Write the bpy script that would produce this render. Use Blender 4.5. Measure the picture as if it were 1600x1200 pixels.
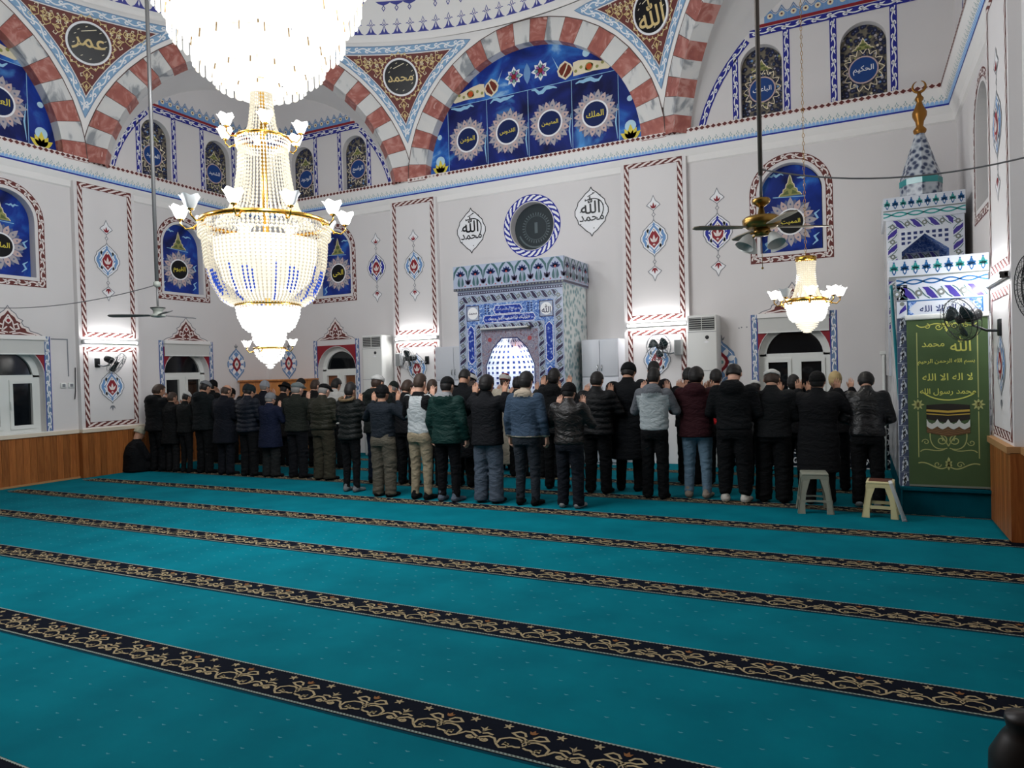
import bpy, bmesh, math, random, unicodedata
import numpy as np
from math import sin, cos, pi, radians, sqrt, atan2, hypot
from mathutils import Vector, Matrix
from mathutils.geometry import tessellate_polygon

random.seed(7)
S = bpy.context.scene
COL = S.collection
for o in list(bpy.data.objects):
    bpy.data.objects.remove(o)

# ---------------------------------------------------------------- camera
F_PX, YAW, PITCH, ROLL, EYE = 1085.58, .4634, -.0160, -.0280, 1.6
def _cam():
    cy, sy = cos(YAW), sin(YAW)
    fwd = Vector((-sy*cos(PITCH), cy*cos(PITCH), sin(PITCH)))
    r0 = Vector((cy, sy, 0)); u0 = r0.cross(fwd)
    r = cos(ROLL)*r0 + sin(ROLL)*u0
    u = -sin(ROLL)*r0 + cos(ROLL)*u0
    c = bpy.data.cameras.new('camera'); c.sensor_width = 36; c.lens = F_PX/1600*36
    c.clip_start = .05; c.clip_end = 200
    o = bpy.data.objects.new('camera', c); COL.objects.link(o)
    o.matrix_world = Matrix(((r.x, u.x, -fwd.x, 0), (r.y, u.y, -fwd.y, 0), (r.z, u.z, -fwd.z, EYE), (0, 0, 0, 1)))
    S.camera = o
_cam()

# ---------------------------------------------------------------- world, light, exposure
W = bpy.data.worlds.new('night'); S.world = W; W.use_nodes = True
W.node_tree.nodes['Background'].inputs[0].default_value = (.55, .6, .75, 1)
W.node_tree.nodes['Background'].inputs[1].default_value = .02
S.view_settings.view_transform = 'Standard'; S.view_settings.look = 'None'
S.view_settings.gamma = 1; S.view_settings.use_curve_mapping = False
S.view_settings.exposure = 0.12
S.cycles.max_bounces = 6; S.cycles.diffuse_bounces = 4; S.cycles.glossy_bounces = 3
S.cycles.transmission_bounces = 4; S.cycles.transparent_max_bounces = 6
S.cycles.sample_clamp_indirect = 4; S.cycles.caustics_reflective = False; S.cycles.caustics_refractive = False

def lamp(name, kind, loc, power, color=(1, 1, 1), size=.2, rot=None, size_y=None):
    l = bpy.data.lights.new(name, kind); l.energy = power; l.color = color
    if kind == 'AREA':
        l.size = size
        if size_y: l.shape = 'RECTANGLE'; l.size_y = size_y
    else:
        l.shadow_soft_size = size
    o = bpy.data.objects.new(name, l); COL.objects.link(o); o.location = loc
    if rot: o.rotation_euler = rot
    return o

CH = (-5.17, 5.05)                       # axis of the great chandelier, under the middle of the dome
COOL = (.93, .96, 1.0)
for k in range(6):                       # lamps of the crown, the two rings and the drop of the great chandelier
    a = pi/3*k+.3
    lamp('crown_light', 'POINT', (CH[0]+1.40*cos(a), CH[1]+1.40*sin(a), 5.25), 80, COOL, .12)
for k in range(5):
    a = 2*pi/5*k+.5
    lamp('ring_light', 'POINT', (CH[0]+1.05*cos(a), CH[1]+1.05*sin(a), 3.30), 52, COOL, .08)
for k in range(3):
    a = 2*pi/3*k+.2
    lamp('drop_light', 'POINT', (CH[0]+.42*cos(a), CH[1]+.42*sin(a), 2.05), 12, COOL, .06)
for k in range(3):
    a = 2*pi/3*k+.9
    lamp('small_chandelier_light', 'POINT', (-.56+.38*cos(a), 9.3+.38*sin(a), 2.50), 9, (1, .95, .86), .05)
lamp('mihrab_light', 'POINT', (-5.33, 10.80, 1.90), 15, (.85, .92, 1), .06)
# ================================================================ helpers
def lin(c):
    c = c/255.
    return c/12.92 if c <= .04045 else ((c+.055)/1.055)**2.4
def rgb(r, g, b): return (lin(r), lin(g), lin(b), 1)

MATS = {}
def mat(name, col, rough=.6, metal=0, spec=.3, emit=0, emit_col=None, noise=0, nscale=8, alpha=1, trans=0, sample=True):
    if name in MATS: return MATS[name]
    m = bpy.data.materials.new(name); m.use_nodes = True
    nt = m.node_tree; b = nt.nodes['Principled BSDF']
    c = rgb(*col)
    b.inputs['Base Color'].default_value = c
    b.inputs['Roughness'].default_value = rough; b.inputs['Metallic'].default_value = metal
    b.inputs['Specular IOR Level'].default_value = spec
    b.inputs['Alpha'].default_value = alpha
    b.inputs['Transmission Weight'].default_value = trans
    if emit:
        b.inputs['Emission Color'].default_value = rgb(*(emit_col or col)); b.inputs['Emission Strength'].default_value = emit
        if not sample: m.cycles.emission_sampling = 'NONE'
    if noise:
        tc = nt.nodes.new('ShaderNodeTexCoord'); nz = nt.nodes.new('ShaderNodeTexNoise'); nz.inputs['Scale'].default_value = nscale
        nz.inputs['Detail'].default_value = 4
        mr = nt.nodes.new('ShaderNodeMapRange'); mr.inputs[3].default_value = 1-noise; mr.inputs[4].default_value = 1+noise
        mx = nt.nodes.new('ShaderNodeVectorMath'); mx.operation = 'SCALE'; mx.inputs[0].default_value = c[:3]
        nt.links.new(tc.outputs['Object'], nz.inputs['Vector']); nt.links.new(nz.outputs['Fac'], mr.inputs[0])
        nt.links.new(mr.outputs[0], mx.inputs['Scale']); nt.links.new(mx.outputs[0], b.inputs['Base Color'])
    MATS[name] = m
    return m

def ramp_mat(name, tex, stops, scale=5, rough=.5, spec=.3, coord='Object', distort=0, detail=5, mapping=None, bump=0, interp='LINEAR', wave=None):
    """texture -> colour ramp -> principled"""
    if name in MATS: return MATS[name]
    m = bpy.data.materials.new(name); m.use_nodes = True
    nt = m.node_tree; b = nt.nodes['Principled BSDF']; L = nt.links.new
    b.inputs['Roughness'].default_value = rough; b.inputs['Specular IOR Level'].default_value = spec
    tc = nt.nodes.new('ShaderNodeTexCoord'); mp = nt.nodes.new('ShaderNodeMapping')
    if mapping: mp.inputs['Scale'].default_value = mapping
    L(tc.outputs[coord], mp.inputs[0])
    t = nt.nodes.new({'noise': 'ShaderNodeTexNoise', 'voronoi': 'ShaderNodeTexVoronoi', 'wave': 'ShaderNodeTexWave'}[tex])
    t.inputs['Scale'].default_value = scale
    if tex == 'noise':
        t.inputs['Detail'].default_value = detail; t.inputs['Distortion'].default_value = distort
        out = t.outputs['Fac']
    elif tex == 'voronoi':
        t.feature = 'DISTANCE_TO_EDGE' if wave == 'edge' else 'F1'; out = t.outputs['Distance']
    else:
        t.inputs['Distortion'].default_value = distort; t.inputs['Detail'].default_value = detail; out = t.outputs['Fac']
        if wave: t.bands_direction = wave
    L(mp.outputs[0], t.inputs['Vector'])
    r = nt.nodes.new('ShaderNodeValToRGB'); e = r.color_ramp.elements; r.color_ramp.interpolation = interp
    while len(e) < len(stops): e.new(.5)
    for el, (p, c) in zip(e, stops): el.position = p; el.color = rgb(*c)
    L(out, r.inputs[0]); L(r.outputs[0], b.inputs['Base Color'])
    if bump:
        bp = nt.nodes.new('ShaderNodeBump'); bp.inputs['Strength'].default_value = bump; bp.inputs['Distance'].default_value = .01
        L(out, bp.inputs['Height']); L(bp.outputs[0], b.inputs['Normal'])
    MATS[name] = m
    return m

def tag(o, label=None, cat=None, group=None, kind=None):
    if label: o['label'] = label
    if cat: o['category'] = cat
    if group: o['group'] = group
    if kind: o['kind'] = kind
    return o

def empty(name, loc=(0, 0, 0), rz=0, label=None, cat=None, group=None, scale=1):
    o = bpy.data.objects.new(name, None); COL.objects.link(o)
    o.location = loc; o.rotation_euler = (0, 0, rz); o.scale = (scale,)*3; o.empty_display_size = .1
    return tag(o, label, cat, group)

def children(o): return [c for c in bpy.data.objects if c.parent == o]
def copy_tree(o, parent=None):
    kids = list(o.children)
    c = o.copy(); COL.objects.link(c)
    if parent: c.parent = parent
    for k in kids: copy_tree(k, c)
    return c

class MB:
    """collects polygons with materials, links them as ONE mesh object"""
    def __init__(self): self.v = []; self.f = []; self.m = []; self.mats = []; self.sm = []
    def mi(self, m):
        if m not in self.mats: self.mats.append(m)
        return self.mats.index(m)
    def add(self, vs, fs, m, smooth=False):
        n = len(self.v); k = self.mi(m)
        self.v.extend(tuple(p) for p in vs)
        for f in fs:
            self.f.append(tuple(i+n for i in f)); self.m.append(k); self.sm.append(smooth)
    def box(self, c, s, m, rot=None, taper=None, pivot=None):
        x, y, z = s[0]/2, s[1]/2, s[2]/2
        t = taper or 1
        vs = [Vector((i*x*(t if k > 0 else 1), j*y*(t if k > 0 else 1), k*z)) for k in (-1, 1) for j in (-1, 1) for i in (-1, 1)]
        if rot: vs = [rot @ v for v in vs]
        vs = [v+Vector(c) for v in vs]
        self.add(vs, [(0, 2, 3, 1), (4, 5, 7, 6), (0, 1, 5, 4), (2, 6, 7, 3), (0, 4, 6, 2), (1, 3, 7, 5)], m)
    def box2(self, a, b, m): self.box([(a[i]+b[i])/2 for i in range(3)], [abs(b[i]-a[i]) for i in range(3)], m)
    def bbox(self, c, s, m, bev=.01, seg=2, rot=None):
        """bevelled box"""
        bm = bmesh.new(); bmesh.ops.create_cube(bm, size=1)
        for v in bm.verts: v.co = Vector((v.co.x*s[0], v.co.y*s[1], v.co.z*s[2]))
        bmesh.ops.bevel(bm, geom=list(bm.edges), offset=min(bev, min(s)*.45), segments=seg, affect='EDGES', profile=.5)
        self.bm(bm, m, (rot.to_4x4() if rot else Matrix.Identity(4)), c)
    def bm(self, bm, m, mx=Matrix.Identity(4), off=(0, 0, 0), smooth=True):
        bm.verts.index_update()
        vs = [mx @ v.co + Vector(off) for v in bm.verts]
        self.add(vs, [tuple(v.index for v in f.verts) for f in bm.faces], m, smooth); bm.free()
    def lathe(self, prof, m, c=(0, 0, 0), n=32, smooth=True, a0=0, a1=2*pi, axis=None, capped=True):
        """prof: [(r, z)] bottom to top"""
        full = abs(a1-a0-2*pi) < 1e-6; k = n if full else n+1
        vs = []
        for r, z in prof:
            for i in range(k):
                a = a0+(a1-a0)*i/n; vs.append(Vector((r*cos(a), r*sin(a), z)))
        fs = []
        for j in range(len(prof)-1):
            for i in range(n):
                i2 = (i+1) % k
                fs.append((j*k+i, j*k+i2, (j+1)*k+i2, (j+1)*k+i))
        if full and capped:
            if prof[0][0] > 1e-5: fs.append(tuple(range(k))[::-1])
            if prof[-1][0] > 1e-5: fs.append(tuple((len(prof)-1)*k+i for i in range(k)))
        if axis is not None: vs = [axis @ v for v in vs]
        self.add([v+Vector(c) for v in vs], fs, m, smooth)
    def tube(self, pts, r, m, n=8, smooth=True, closed=False, cap=True):
        pts = [Vector(p) for p in pts]; N = len(pts)
        rs = r if hasattr(r, '__len__') else [r]*N
        vs = []; prev = None
        for i, p in enumerate(pts):
            if closed: t = pts[(i+1) % N]-pts[i-1]
            else: t = pts[min(i+1, N-1)]-pts[max(i-1, 0)]
            if t.length < 1e-9: t = Vector((0, 0, 1))
            t.normalize()
            if prev is None:
                a = Vector((0, 0, 1)) if abs(t.z) < .9 else Vector((1, 0, 0))
                u = t.cross(a).normalized()
            else:
                u = (prev - t*prev.dot(t))
                u = u.normalized() if u.length > 1e-6 else t.orthogonal().normalized()
            prev = u; w = t.cross(u)
            for k in range(n):
                an = 2*pi*k/n; vs.append(p+rs[i]*(cos(an)*u+sin(an)*w))
        fs = []
        for i in range(N if closed else N-1):
            j = (i+1) % N
            for k in range(n):
                k2 = (k+1) % n; fs.append((i*n+k, i*n+k2, j*n+k2, j*n+k))
        if not closed and cap: fs += [tuple(range(n))[::-1], tuple((N-1)*n+k for k in range(n))]
        self.add(vs, fs, m, smooth)
    def sphere(self, c, r, m, n=12, k=8, sc=(1, 1, 1)):
        prof = [(max(1e-5, r*sin(pi*i/k)), -r*cos(pi*i/k)) for i in range(k+1)]
        self.lathe(prof, m, c, n, axis=Matrix.Diagonal(sc), capped=False)
    def octa(self, c, r, h, m):
        c = Vector(c)
        vs = [c+Vector(p) for p in ((r, 0, 0), (0, r, 0), (-r, 0, 0), (0, -r, 0), (0, 0, h), (0, 0, -h))]
        self.add(vs, [(0, 1, 4), (1, 2, 4), (2, 3, 4), (3, 0, 4), (1, 0, 5), (2, 1, 5), (3, 2, 5), (0, 3, 5)], m)
    def prism(self, poly, z0, z1, m, mx=Matrix.Identity(4), m_top=None):
        """extrude 2D polygon (x,y) from z0 to z1, then transform"""
        n = len(poly)
        tri = tessellate_polygon([[Vector((p[0], p[1], 0)) for p in poly]])
        vs = [mx @ Vector((p[0], p[1], z0)) for p in poly]+[mx @ Vector((p[0], p[1], z1)) for p in poly]
        self.add(vs, [(i, (i+1) % n, n+(i+1) % n, n+i) for i in range(n)]+[tuple(t)[::-1] for t in tri], m)
        self.add(vs, [tuple(i+n for i in t) for t in tri], m_top or m)
    def build(self, name, parent=None, label=None, fix=True):
        me = bpy.data.meshes.new(name)
        me.from_pydata([tuple(p) for p in self.v], [], self.f)
        for m in self.mats: me.materials.append(m)
        me.polygons.foreach_set('material_index', self.m)
        me.polygons.foreach_set('use_smooth', self.sm)
        if fix:
            bm = bmesh.new(); bm.from_mesh(me); bmesh.ops.recalc_face_normals(bm, faces=bm.faces); bm.to_mesh(me); bm.free()
        me.update()
        o = bpy.data.objects.new(name, me); COL.objects.link(o)
        if parent: o.parent = parent
        if label: o['label'] = label
        return o

# ---------------------------------------------------------------- flat ornament
def arc(cx, cy, r, a0, a1, n=16, ry=None):
    ry = ry or r
    return [(cx+r*cos(radians(a0+(a1-a0)*i/n)), cy+ry*sin(radians(a0+(a1-a0)*i/n))) for i in range(n+1)]
def bez(p0, p1, p2, p3, n=10):
    out = []
    for i in range(n+1):
        t = i/n; s = 1-t
        out.append(tuple(s**3*p0[k]+3*s*s*t*p1[k]+3*s*t*t*p2[k]+t**3*p3[k] for k in (0, 1)))
    return out
def spiral(cx, cy, r0, r1, a0, a1, n=20):
    return [(cx+(r0+(r1-r0)*i/n)*cos(radians(a0+(a1-a0)*i/n)), cy+(r0+(r1-r0)*i/n)*sin(radians(a0+(a1-a0)*i/n))) for i in range(n+1)]
def leaf(x, y, ang, L, w, bend=0, n=6):
    """leaf outline from (x,y) pointing along ang"""
    a = radians(ang); up = []; dn = []
    for i in range(n+1):
        t = i/n; px = L*t; b = bend*L*t*t; hw = w*sin(pi*t**.8)
        up.append((px, b+hw)); dn.append((px, b-hw))
    pts = up+dn[::-1][1:-1]
    return [(x+p*cos(a)-q*sin(a), y+p*sin(a)+q*cos(a)) for p, q in pts]
def xf(pts, x=0, y=0, s=1, rot=0, mx=1, my=1):
    c, d = cos(radians(rot)), sin(radians(rot))
    return [(x+(p*mx*c-q*my*d)*s, y+(p*mx*d+q*my*c)*s) for p, q in pts]

class Surf:
    """draws 2D shapes on a surface; f(u, v, offset) -> xyz"""
    STEP = .0022
    def __init__(self, mb, f): self.mb = mb; self.f = f; self.base = 0
    def plane(mb, o, U, V, n):
        o, U, V, n = Vector(o), Vector(U), Vector(V), Vector(n)
        return Surf(mb, lambda u, v, d: o+u*U+v*V+d*n)
    def P(self, p, layer): return self.f(p[0], p[1], self.base+layer*self.STEP)
    def poly(self, pts, m, layer=1):
        if len(pts) == 4 or len(pts) == 3:
            self.mb.add([self.P(p, layer) for p in pts], [tuple(range(len(pts)))], m); return
        tri = tessellate_polygon([[Vector((p[0], p[1], 0)) for p in pts]])
        self.mb.add([self.P(p, layer) for p in pts], [tuple(t) for t in tri], m)
    def rect(self, u0, v0, u1, v1, m, layer=1): self.poly([(u0, v0), (u1, v0), (u1, v1), (u0, v1)], m, layer)
    def disc(self, u, v, r, m, layer=1, n=28, rv=None):
        rv = rv or r
        pts = [(u+r*cos(2*pi*i/n), v+rv*sin(2*pi*i/n)) for i in range(n)]
        self.mb.add([self.P(p, layer) for p in pts], [tuple(range(n))], m)
    def stroke(self, pts, w, m, layer=1, closed=False, taper=None):
        N = len(pts); L = []; R = []
        for i in range(N):
            if closed: a, b, c = pts[i-1], pts[i], pts[(i+1) % N]
            else: a, b, c = pts[max(i-1, 0)], pts[i], pts[min(i+1, N-1)]
            d1 = (b[0]-a[0], b[1]-a[1]); d2 = (c[0]-b[0], c[1]-b[1])
            l1 = hypot(*d1) or 1; l2 = hypot(*d2) or 1
            t = (d1[0]/l1+d2[0]/l2, d1[1]/l1+d2[1]/l2); lt = hypot(*t) or 1
            n = (-t[1]/lt, t[0]/lt)
            cs = max(.5, lt/2) if (d1 != (0, 0) and d2 != (0, 0)) else 1
            hw = w/2/cs
            if taper: hw *= taper(i/(N-1))
            L.append((b[0]+n[0]*hw, b[1]+n[1]*hw)); R.append((b[0]-n[0]*hw, b[1]-n[1]*hw))
        vs = [self.P(p, layer) for p in L]+[self.P(p, layer) for p in R]
        fs = [(i, i+1, N+i+1, N+i) for i in range(N-1)]
        if closed: fs.append((N-1, 0, N, 2*N-1))
        self.mb.add(vs, fs, m)
    def band(self, path, w, m, layer=1, closed=False): self.stroke(path, w, m, layer, closed)
    def along(self, path, pitch, fn, closed=False, phase=0):
        """fn(i, place) at even steps along a path; place maps local (s across) points"""
        pts = list(path)+([path[0]] if closed else [])
        seg = [hypot(b[0]-a[0], b[1]-a[1]) for a, b in zip(pts, pts[1:])]; tot = sum(seg)
        n = max(1, round(tot/pitch)); st = tot/n
        cum = [0]
        for s in seg: cum.append(cum[-1]+s)
        def at(d):
            d = min(max(d, 0), tot-1e-9)
            lo = 0
            while cum[lo+1] < d: lo += 1
            t = (d-cum[lo])/(seg[lo] or 1); a, b = pts[lo], pts[lo+1]
            tx, ty = (b[0]-a[0])/(seg[lo] or 1), (b[1]-a[1])/(seg[lo] or 1)
            return a[0]+(b[0]-a[0])*t, a[1]+(b[1]-a[1])*t, tx, ty
        for i in range(n):
            def place(q, i=i):
                out = []
                for s, h in q:
                    x, y, tx, ty = at((i+.5+s)*st)
                    out.append((x-ty*h, y+tx*h))
                return out
            fn(i, place)
    def scroll(self, path, w, m, pitch, layer=2, closed=False, lw=.16):
        """running vine with curled leaves inside a band of width w"""
        h = w*.36
        def fn(i, pl):
            s = 1 if i % 2 == 0 else -1
            self.stroke(pl([(-.5+k/6, s*h*.75*cos(pi*k/6)) for k in range(7)]), w*lw, m, layer)
            self.stroke(pl([(.02, s*h*.1), (.16, -s*h*.0), (.26, s*h*.38), (.2, s*h*.85), (.04, s*h*.95), (-.02, s*h*.6)]), w*lw, m, layer, taper=lambda t: 1.2-.5*t)
            self.poly(pl([(-.16, -s*h*.1), (-.36, -s*h*.95), (-.12, -s*h*.75), (.0, -s*h*1.0), (.02, -s*h*.4)]), m, layer)
        self.along(path, pitch, fn, closed)
    def braid(self, path, w, m, pitch, layer=2, closed=False):
        """twisted rope: slanted S strokes"""
        h = w*.34
        def fn(i, pl):
            self.stroke(pl([(-.70, -h), (-.42, -h*.95), (-.10, -h*.3), (.14, h*.35), (.44, h*.95), (.68, h)]), w*.24, m, layer, taper=lambda t: .5+1.1*sin(pi*t))
        self.along(path, pitch, fn, closed)
    def text(self, s, u, v, w, m, layer=3, h=None, sx=1):
        vs, fs, (x0, y0, x1, y1) = arabic(s)
        k = w/(x1-x0)
        if h and (y1-y0)*k > h: k = h/(y1-y0)
        cx, cy = (x0+x1)/2, (y0+y1)/2
        self.mb.add([self.P((u+(p[0]-cx)*k*sx, v+(p[1]-cy)*k), layer) for p in vs], fs, m)

# Arabic lettering: contextual letter forms set in visual order
_FORMS = {}
for cp in range(0xFE80, 0xFEFD):
    d = unicodedata.decomposition(chr(cp)).split()
    if d: _FORMS.setdefault(tuple(int(x, 16) for x in d[1:]), {})[d[0][1:-1]] = chr(cp)
def shape(s):
    s = s.replace('الله', '\uFDF2') if s == 'الله' else s
    out = []; i = 0; prev = False
    while i < len(s):
        k = (ord(s[i]),)
        if s[i] == 'ل' and i+1 < len(s) and (ord('ل'), ord(s[i+1])) in _FORMS: k = (ord('ل'), ord(s[i+1]))
        j = i+len(k); fm = _FORMS.get(k)
        if not fm: out.append(s[i]); prev = False; i = j; continue
        nxt = j < len(s) and (ord(s[j]),) in _FORMS and 'final' in _FORMS[(ord(s[j]),)] and 'initial' in fm
        key = 'medial' if prev and nxt else 'final' if prev else 'initial' if nxt else 'isolated'
        out.append(fm.get(key) or fm['isolated']); prev = nxt; i = j
    return ''.join(reversed(out))
_TXT = {}
def arabic(s):
    if s in _TXT: return _TXT[s]
    cu = bpy.data.curves.new('t', 'FONT'); cu.body = shape(s); cu.resolution_u = 2
    cu.offset = .012
    o = bpy.data.objects.new('t', cu); COL.objects.link(o)
    me = o.evaluated_get(bpy.context.evaluated_depsgraph_get()).to_mesh()
    vs = [(v.co.x, v.co.y) for v in me.vertices]; fs = [tuple(p.vertices) for p in me.polygons]
    bpy.data.objects.remove(o); bpy.data.curves.remove(cu)
    xs = [p[0] for p in vs]; ys = [p[1] for p in vs]
    _TXT[s] = (vs, fs, (min(xs), min(ys), max(xs), max(ys)))
    return _TXT[s]
# ================================================================ palette
WALL = mat('wall_paint', (221, 217, 216), .75, noise=.025, nscale=1.5)
PIL = mat('pilaster_paint', (225, 221, 220), .7, noise=.02, nscale=2)
TRIMW = mat('plaster_white', (236, 233, 230), .6, noise=.02, nscale=3)
REDB = mat('red_brown_paint', (104, 50, 46), .6, noise=.06, nscale=20)
PINK = mat('pale_rope_paint', (233, 222, 218), .6)
RED = mat('deep_red_paint', (140, 34, 44), .6)
BLUE = mat('royal_blue_paint', (30, 42, 150), .55)
LBLUE = mat('light_blue_paint', (112, 152, 200), .6)
GBLUE = mat('grey_blue_paint', (112, 138, 172), .6)
GREY = mat('grey_line_paint', (128, 130, 136), .6)
WHT = mat('white_paint', (240, 240, 242), .6)
CGREEN = mat('grey_green_paint', (120, 158, 160), .6)
BROWN = mat('arabesque_brown', (110, 58, 54), .6, noise=.05, nscale=10)
GOLD = mat('gold_paint', (214, 190, 132), .5)
CREAM = mat('cream_paint', (232, 220, 190), .5)
BLACKD = mat('medallion_black', (12, 13, 17), .35)
YEL = mat('yellow_lettering', (226, 208, 80), .5)
LBL = mat('pale_cloud_blue', (150, 196, 226), .5)
WOODS = [ramp_mat('plank_wood_%d' % i, 'noise', [(.3, tuple(int(c*k) for c in (136, 78, 38))), (.7, tuple(int(c*k) for c in (168, 104, 54)))],
                  scale=3, rough=.4, mapping=(9, 9, .8), distort=1.5) for i, k in enumerate((1, .92, 1.06))]
LEDGE = mat('ledge_wood', (176, 132, 88), .45, noise=.08, nscale=6)
LEDGEW = mat('ledge_cream', (222, 208, 188), .5, noise=.04, nscale=6)
RMARB = ramp_mat('red_marble', 'noise', [(.36, (196, 142, 132)), (.5, (174, 106, 96)), (.66, (158, 92, 84)), (.72, (216, 174, 164))], scale=3.2, distort=2.2, rough=.4, detail=8)
WMARB = ramp_mat('white_marble', 'noise', [(.36, (150, 154, 158)), (.45, (216, 216, 214)), (.7, (224, 222, 218))], scale=1.6, distort=2.6, rough=.4, detail=6, mapping=(1, 1, .5))
SKYB = ramp_mat('printed_night_sky', 'noise', [(.3, (10, 20, 74)), (.50, (24, 54, 146)), (.61, (52, 118, 200)), (.71, (180, 220, 238))], scale=1.3, distort=.8, rough=.3, detail=5)
SKYD = ramp_mat('printed_deep_sky', 'noise', [(.35, (10, 16, 66)), (.6, (24, 44, 128)), (.74, (80, 150, 215))], scale=1.6, distort=.6, rough=.3, detail=4)
FLOR = ramp_mat('printed_floral', 'voronoi', [(.0, (150, 160, 190)), (.22, (40, 48, 84)), (.5, (28, 32, 52)), (.75, (120, 112, 96))], scale=17, rough=.4)
UPVC = mat('white_upvc', (226, 228, 224), .35)
NIGHT = mat('night_glass', (16, 20, 24), .06, spec=.6, noise=.3, nscale=2)
NIGHTB = ramp_mat('painted_view_glass', 'noise', [(.3, (60, 44, 36)), (.6, (132, 84, 56))], scale=1.5, rough=.08, spec=.6)  # look of a wooden interior and reflections painted into the pane colour
BLINDM = mat('blind_fabric', (206, 206, 202), .7, noise=.02, nscale=30)
STAIN = mat('damp_stain', (170, 158, 148), .7, noise=.2, nscale=14)

XL, XR, YQ, YB, ZT = -12.05, 1.30, 11.70, -1.75, 8.1
CX, CY = -5.35, 5.0
def s_qibla(mb, d=0): return Surf.plane(mb, (0, YQ-d, 0), (1, 0, 0), (0, 0, 1), (0, -1, 0))
def s_left(mb, d=0): return Surf.plane(mb, (XL+d, 0, 0), (0, 1, 0), (0, 0, 1), (1, 0, 0))
def s_right(mb, d=0): return Surf.plane(mb, (XR-d, 0, 0), (0, 1, 0), (0, 0, 1), (-1, 0, 0))

def arch_poly(c, half, z0, zs, n=20): return [(c-half, z0), (c+half, z0)]+arc(c, zs, half, 0, 180, n)
def holed(sf, outer, holes, m, depth, rev=None):
    polys = [outer]+holes
    tri = tessellate_polygon([[Vector((p[0], p[1], 0)) for p in q] for q in polys])
    flat = [p for q in polys for p in q]
    sf.mb.add([sf.f(p[0], p[1], 0) for p in flat], [tuple(t) for t in tri], m)
    for h, d in zip(holes, depth):
        n = len(h)
        sf.mb.add([sf.f(p[0], p[1], 0) for p in h]+[sf.f(p[0], p[1], -d) for p in h], [(i, (i+1) % n, n+(i+1) % n, n+i) for i in range(n)], rev or m)

# ---------------------------------------------------------------- painted ornament
def braid_frame(sf, u0, v0, u1, v1, w=.085, base=REDB, rope=PINK, pitch=.15):
    h = w/2
    path = [(u0+h, v0+h), (u1-h, v0+h), (u1-h, v1-h), (u0+h, v1-h)]
    sf.band(path, w, base, 1, True); sf.braid(path, w, rope, pitch, 2, True)
def arch_frame(sf, c, half, z0, zs, w=.10, base=REDB, vine=PINK):
    path = [(c-half, z0), (c, z0), (c+half, z0)]+[(c+half, z0+(zs-z0)*k/4) for k in (1, 2, 3)]+arc(c, zs, half, 0, 180, 24)+[(c-half, z0+(zs-z0)*k/4) for k in (3, 2, 1)]
    sf.band(path, w, base, 1, True); sf.scroll(path, w*1.05, vine, .16, 2, True, lw=.2)
_HALF = [(0, 1), (.10, .88), (.34, .76), (.50, .64), (.80, .44), (.84, .30), (1, .10), (1, -.10), (.84, -.30), (.80, -.44), (.50, -.64), (.34, -.76), (.10, -.88)]
LOBE = _HALF+[(0, -1)]+[(-x, y) for x, y in _HALF[:0:-1]]
def lobe(u, v, a, b): return [(u+x*a, v+y*b) for x, y in LOBE]
def tulip(sf, u, v, s, m, layer, my=1):
    for q in (leaf(0, 0, 90, 1, .16), leaf(0, 0, 145, .8, .14, -.3), leaf(0, 0, 35, .8, .14, .3)):
        sf.poly(xf(q, u, v, s, my=my), m, layer)
def medallion(sf, u, v, fill, H=.62, Wd=.46, fin=True, red=RED):
    a, b = Wd/2, H/2
    sf.poly(lobe(u, v, a, b), WHT, 1)
    sf.stroke(lobe(u, v, a, b), .014, GREY, 2, True)
    sf.poly(lobe(u, v, a*.86, b*.88), fill, 2)
    for sg in (1, -1):                                           # white arabesque leaves in the field
        for sx in (1, -1):
            sf.stroke([(u+sx*a*.08, v+sg*b*.72), (u+sx*a*.3, v+sg*b*.56), (u+sx*a*.5, v+sg*b*.42), (u+sx*a*.46, v+sg*b*.22), (u+sx*a*.62, v+sg*b*.05)], .028, WHT, 3, taper=lambda t: .5+.8*sin(pi*t))
            sf.poly(xf(leaf(0, 0, 60, .3, .07, .4), u+sx*a*.4, v+sg*b*.3, b, mx=sx, my=sg), WHT, 3)
    dr = [(0, .5), (.2, .3), (.42, .02), (.36, -.26), (.14, -.42), (0, -.54), (-.14, -.42), (-.36, -.26), (-.42, .02), (-.2, .3)]
    sf.poly([(u+x*a*1.2, v+y*b*1.2) for x, y in dr], WHT, 4)
    sf.poly([(u+x*a, v+y*b) for x, y in dr], red, 5)
    tulip(sf, u, v-b*.22, b*.42, PINK, 6); tulip(sf, u, v-b*.3, b*.14, PINK, 6, -1)
    sf.disc(u, v+b*.4, .016, WHT, 6, 8)
    if fin:
        for sg in (1, -1):
            y = v+sg*b
            sf.stroke([(u, y), (u, y+sg*.05)], .01, GREY, 1)
            d = [(u, y+sg*.05), (u+.028, y+sg*.085), (u, y+sg*.12), (u-.028, y+sg*.085)]
            sf.stroke(d, .01, GREY, 1, True); sf.stroke([(u, y+sg*.12), (u, y+sg*.16)], .012, GREY, 1)
            q = [(0, 0), (.06, .05), (.115, .09), (.085, .125), (.04, .16), (0, .25), (-.04, .16), (-.085, .125), (-.115, .09), (-.06, .05)]
            q = [(u+x, y+sg*(.155+z)) for x, z in q]
            sf.poly(q, WHT, 1); sf.stroke(q, .012, GREY, 2, True)
            tulip(sf, u, y+sg*.19, .1, red, 3, sg)
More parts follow.
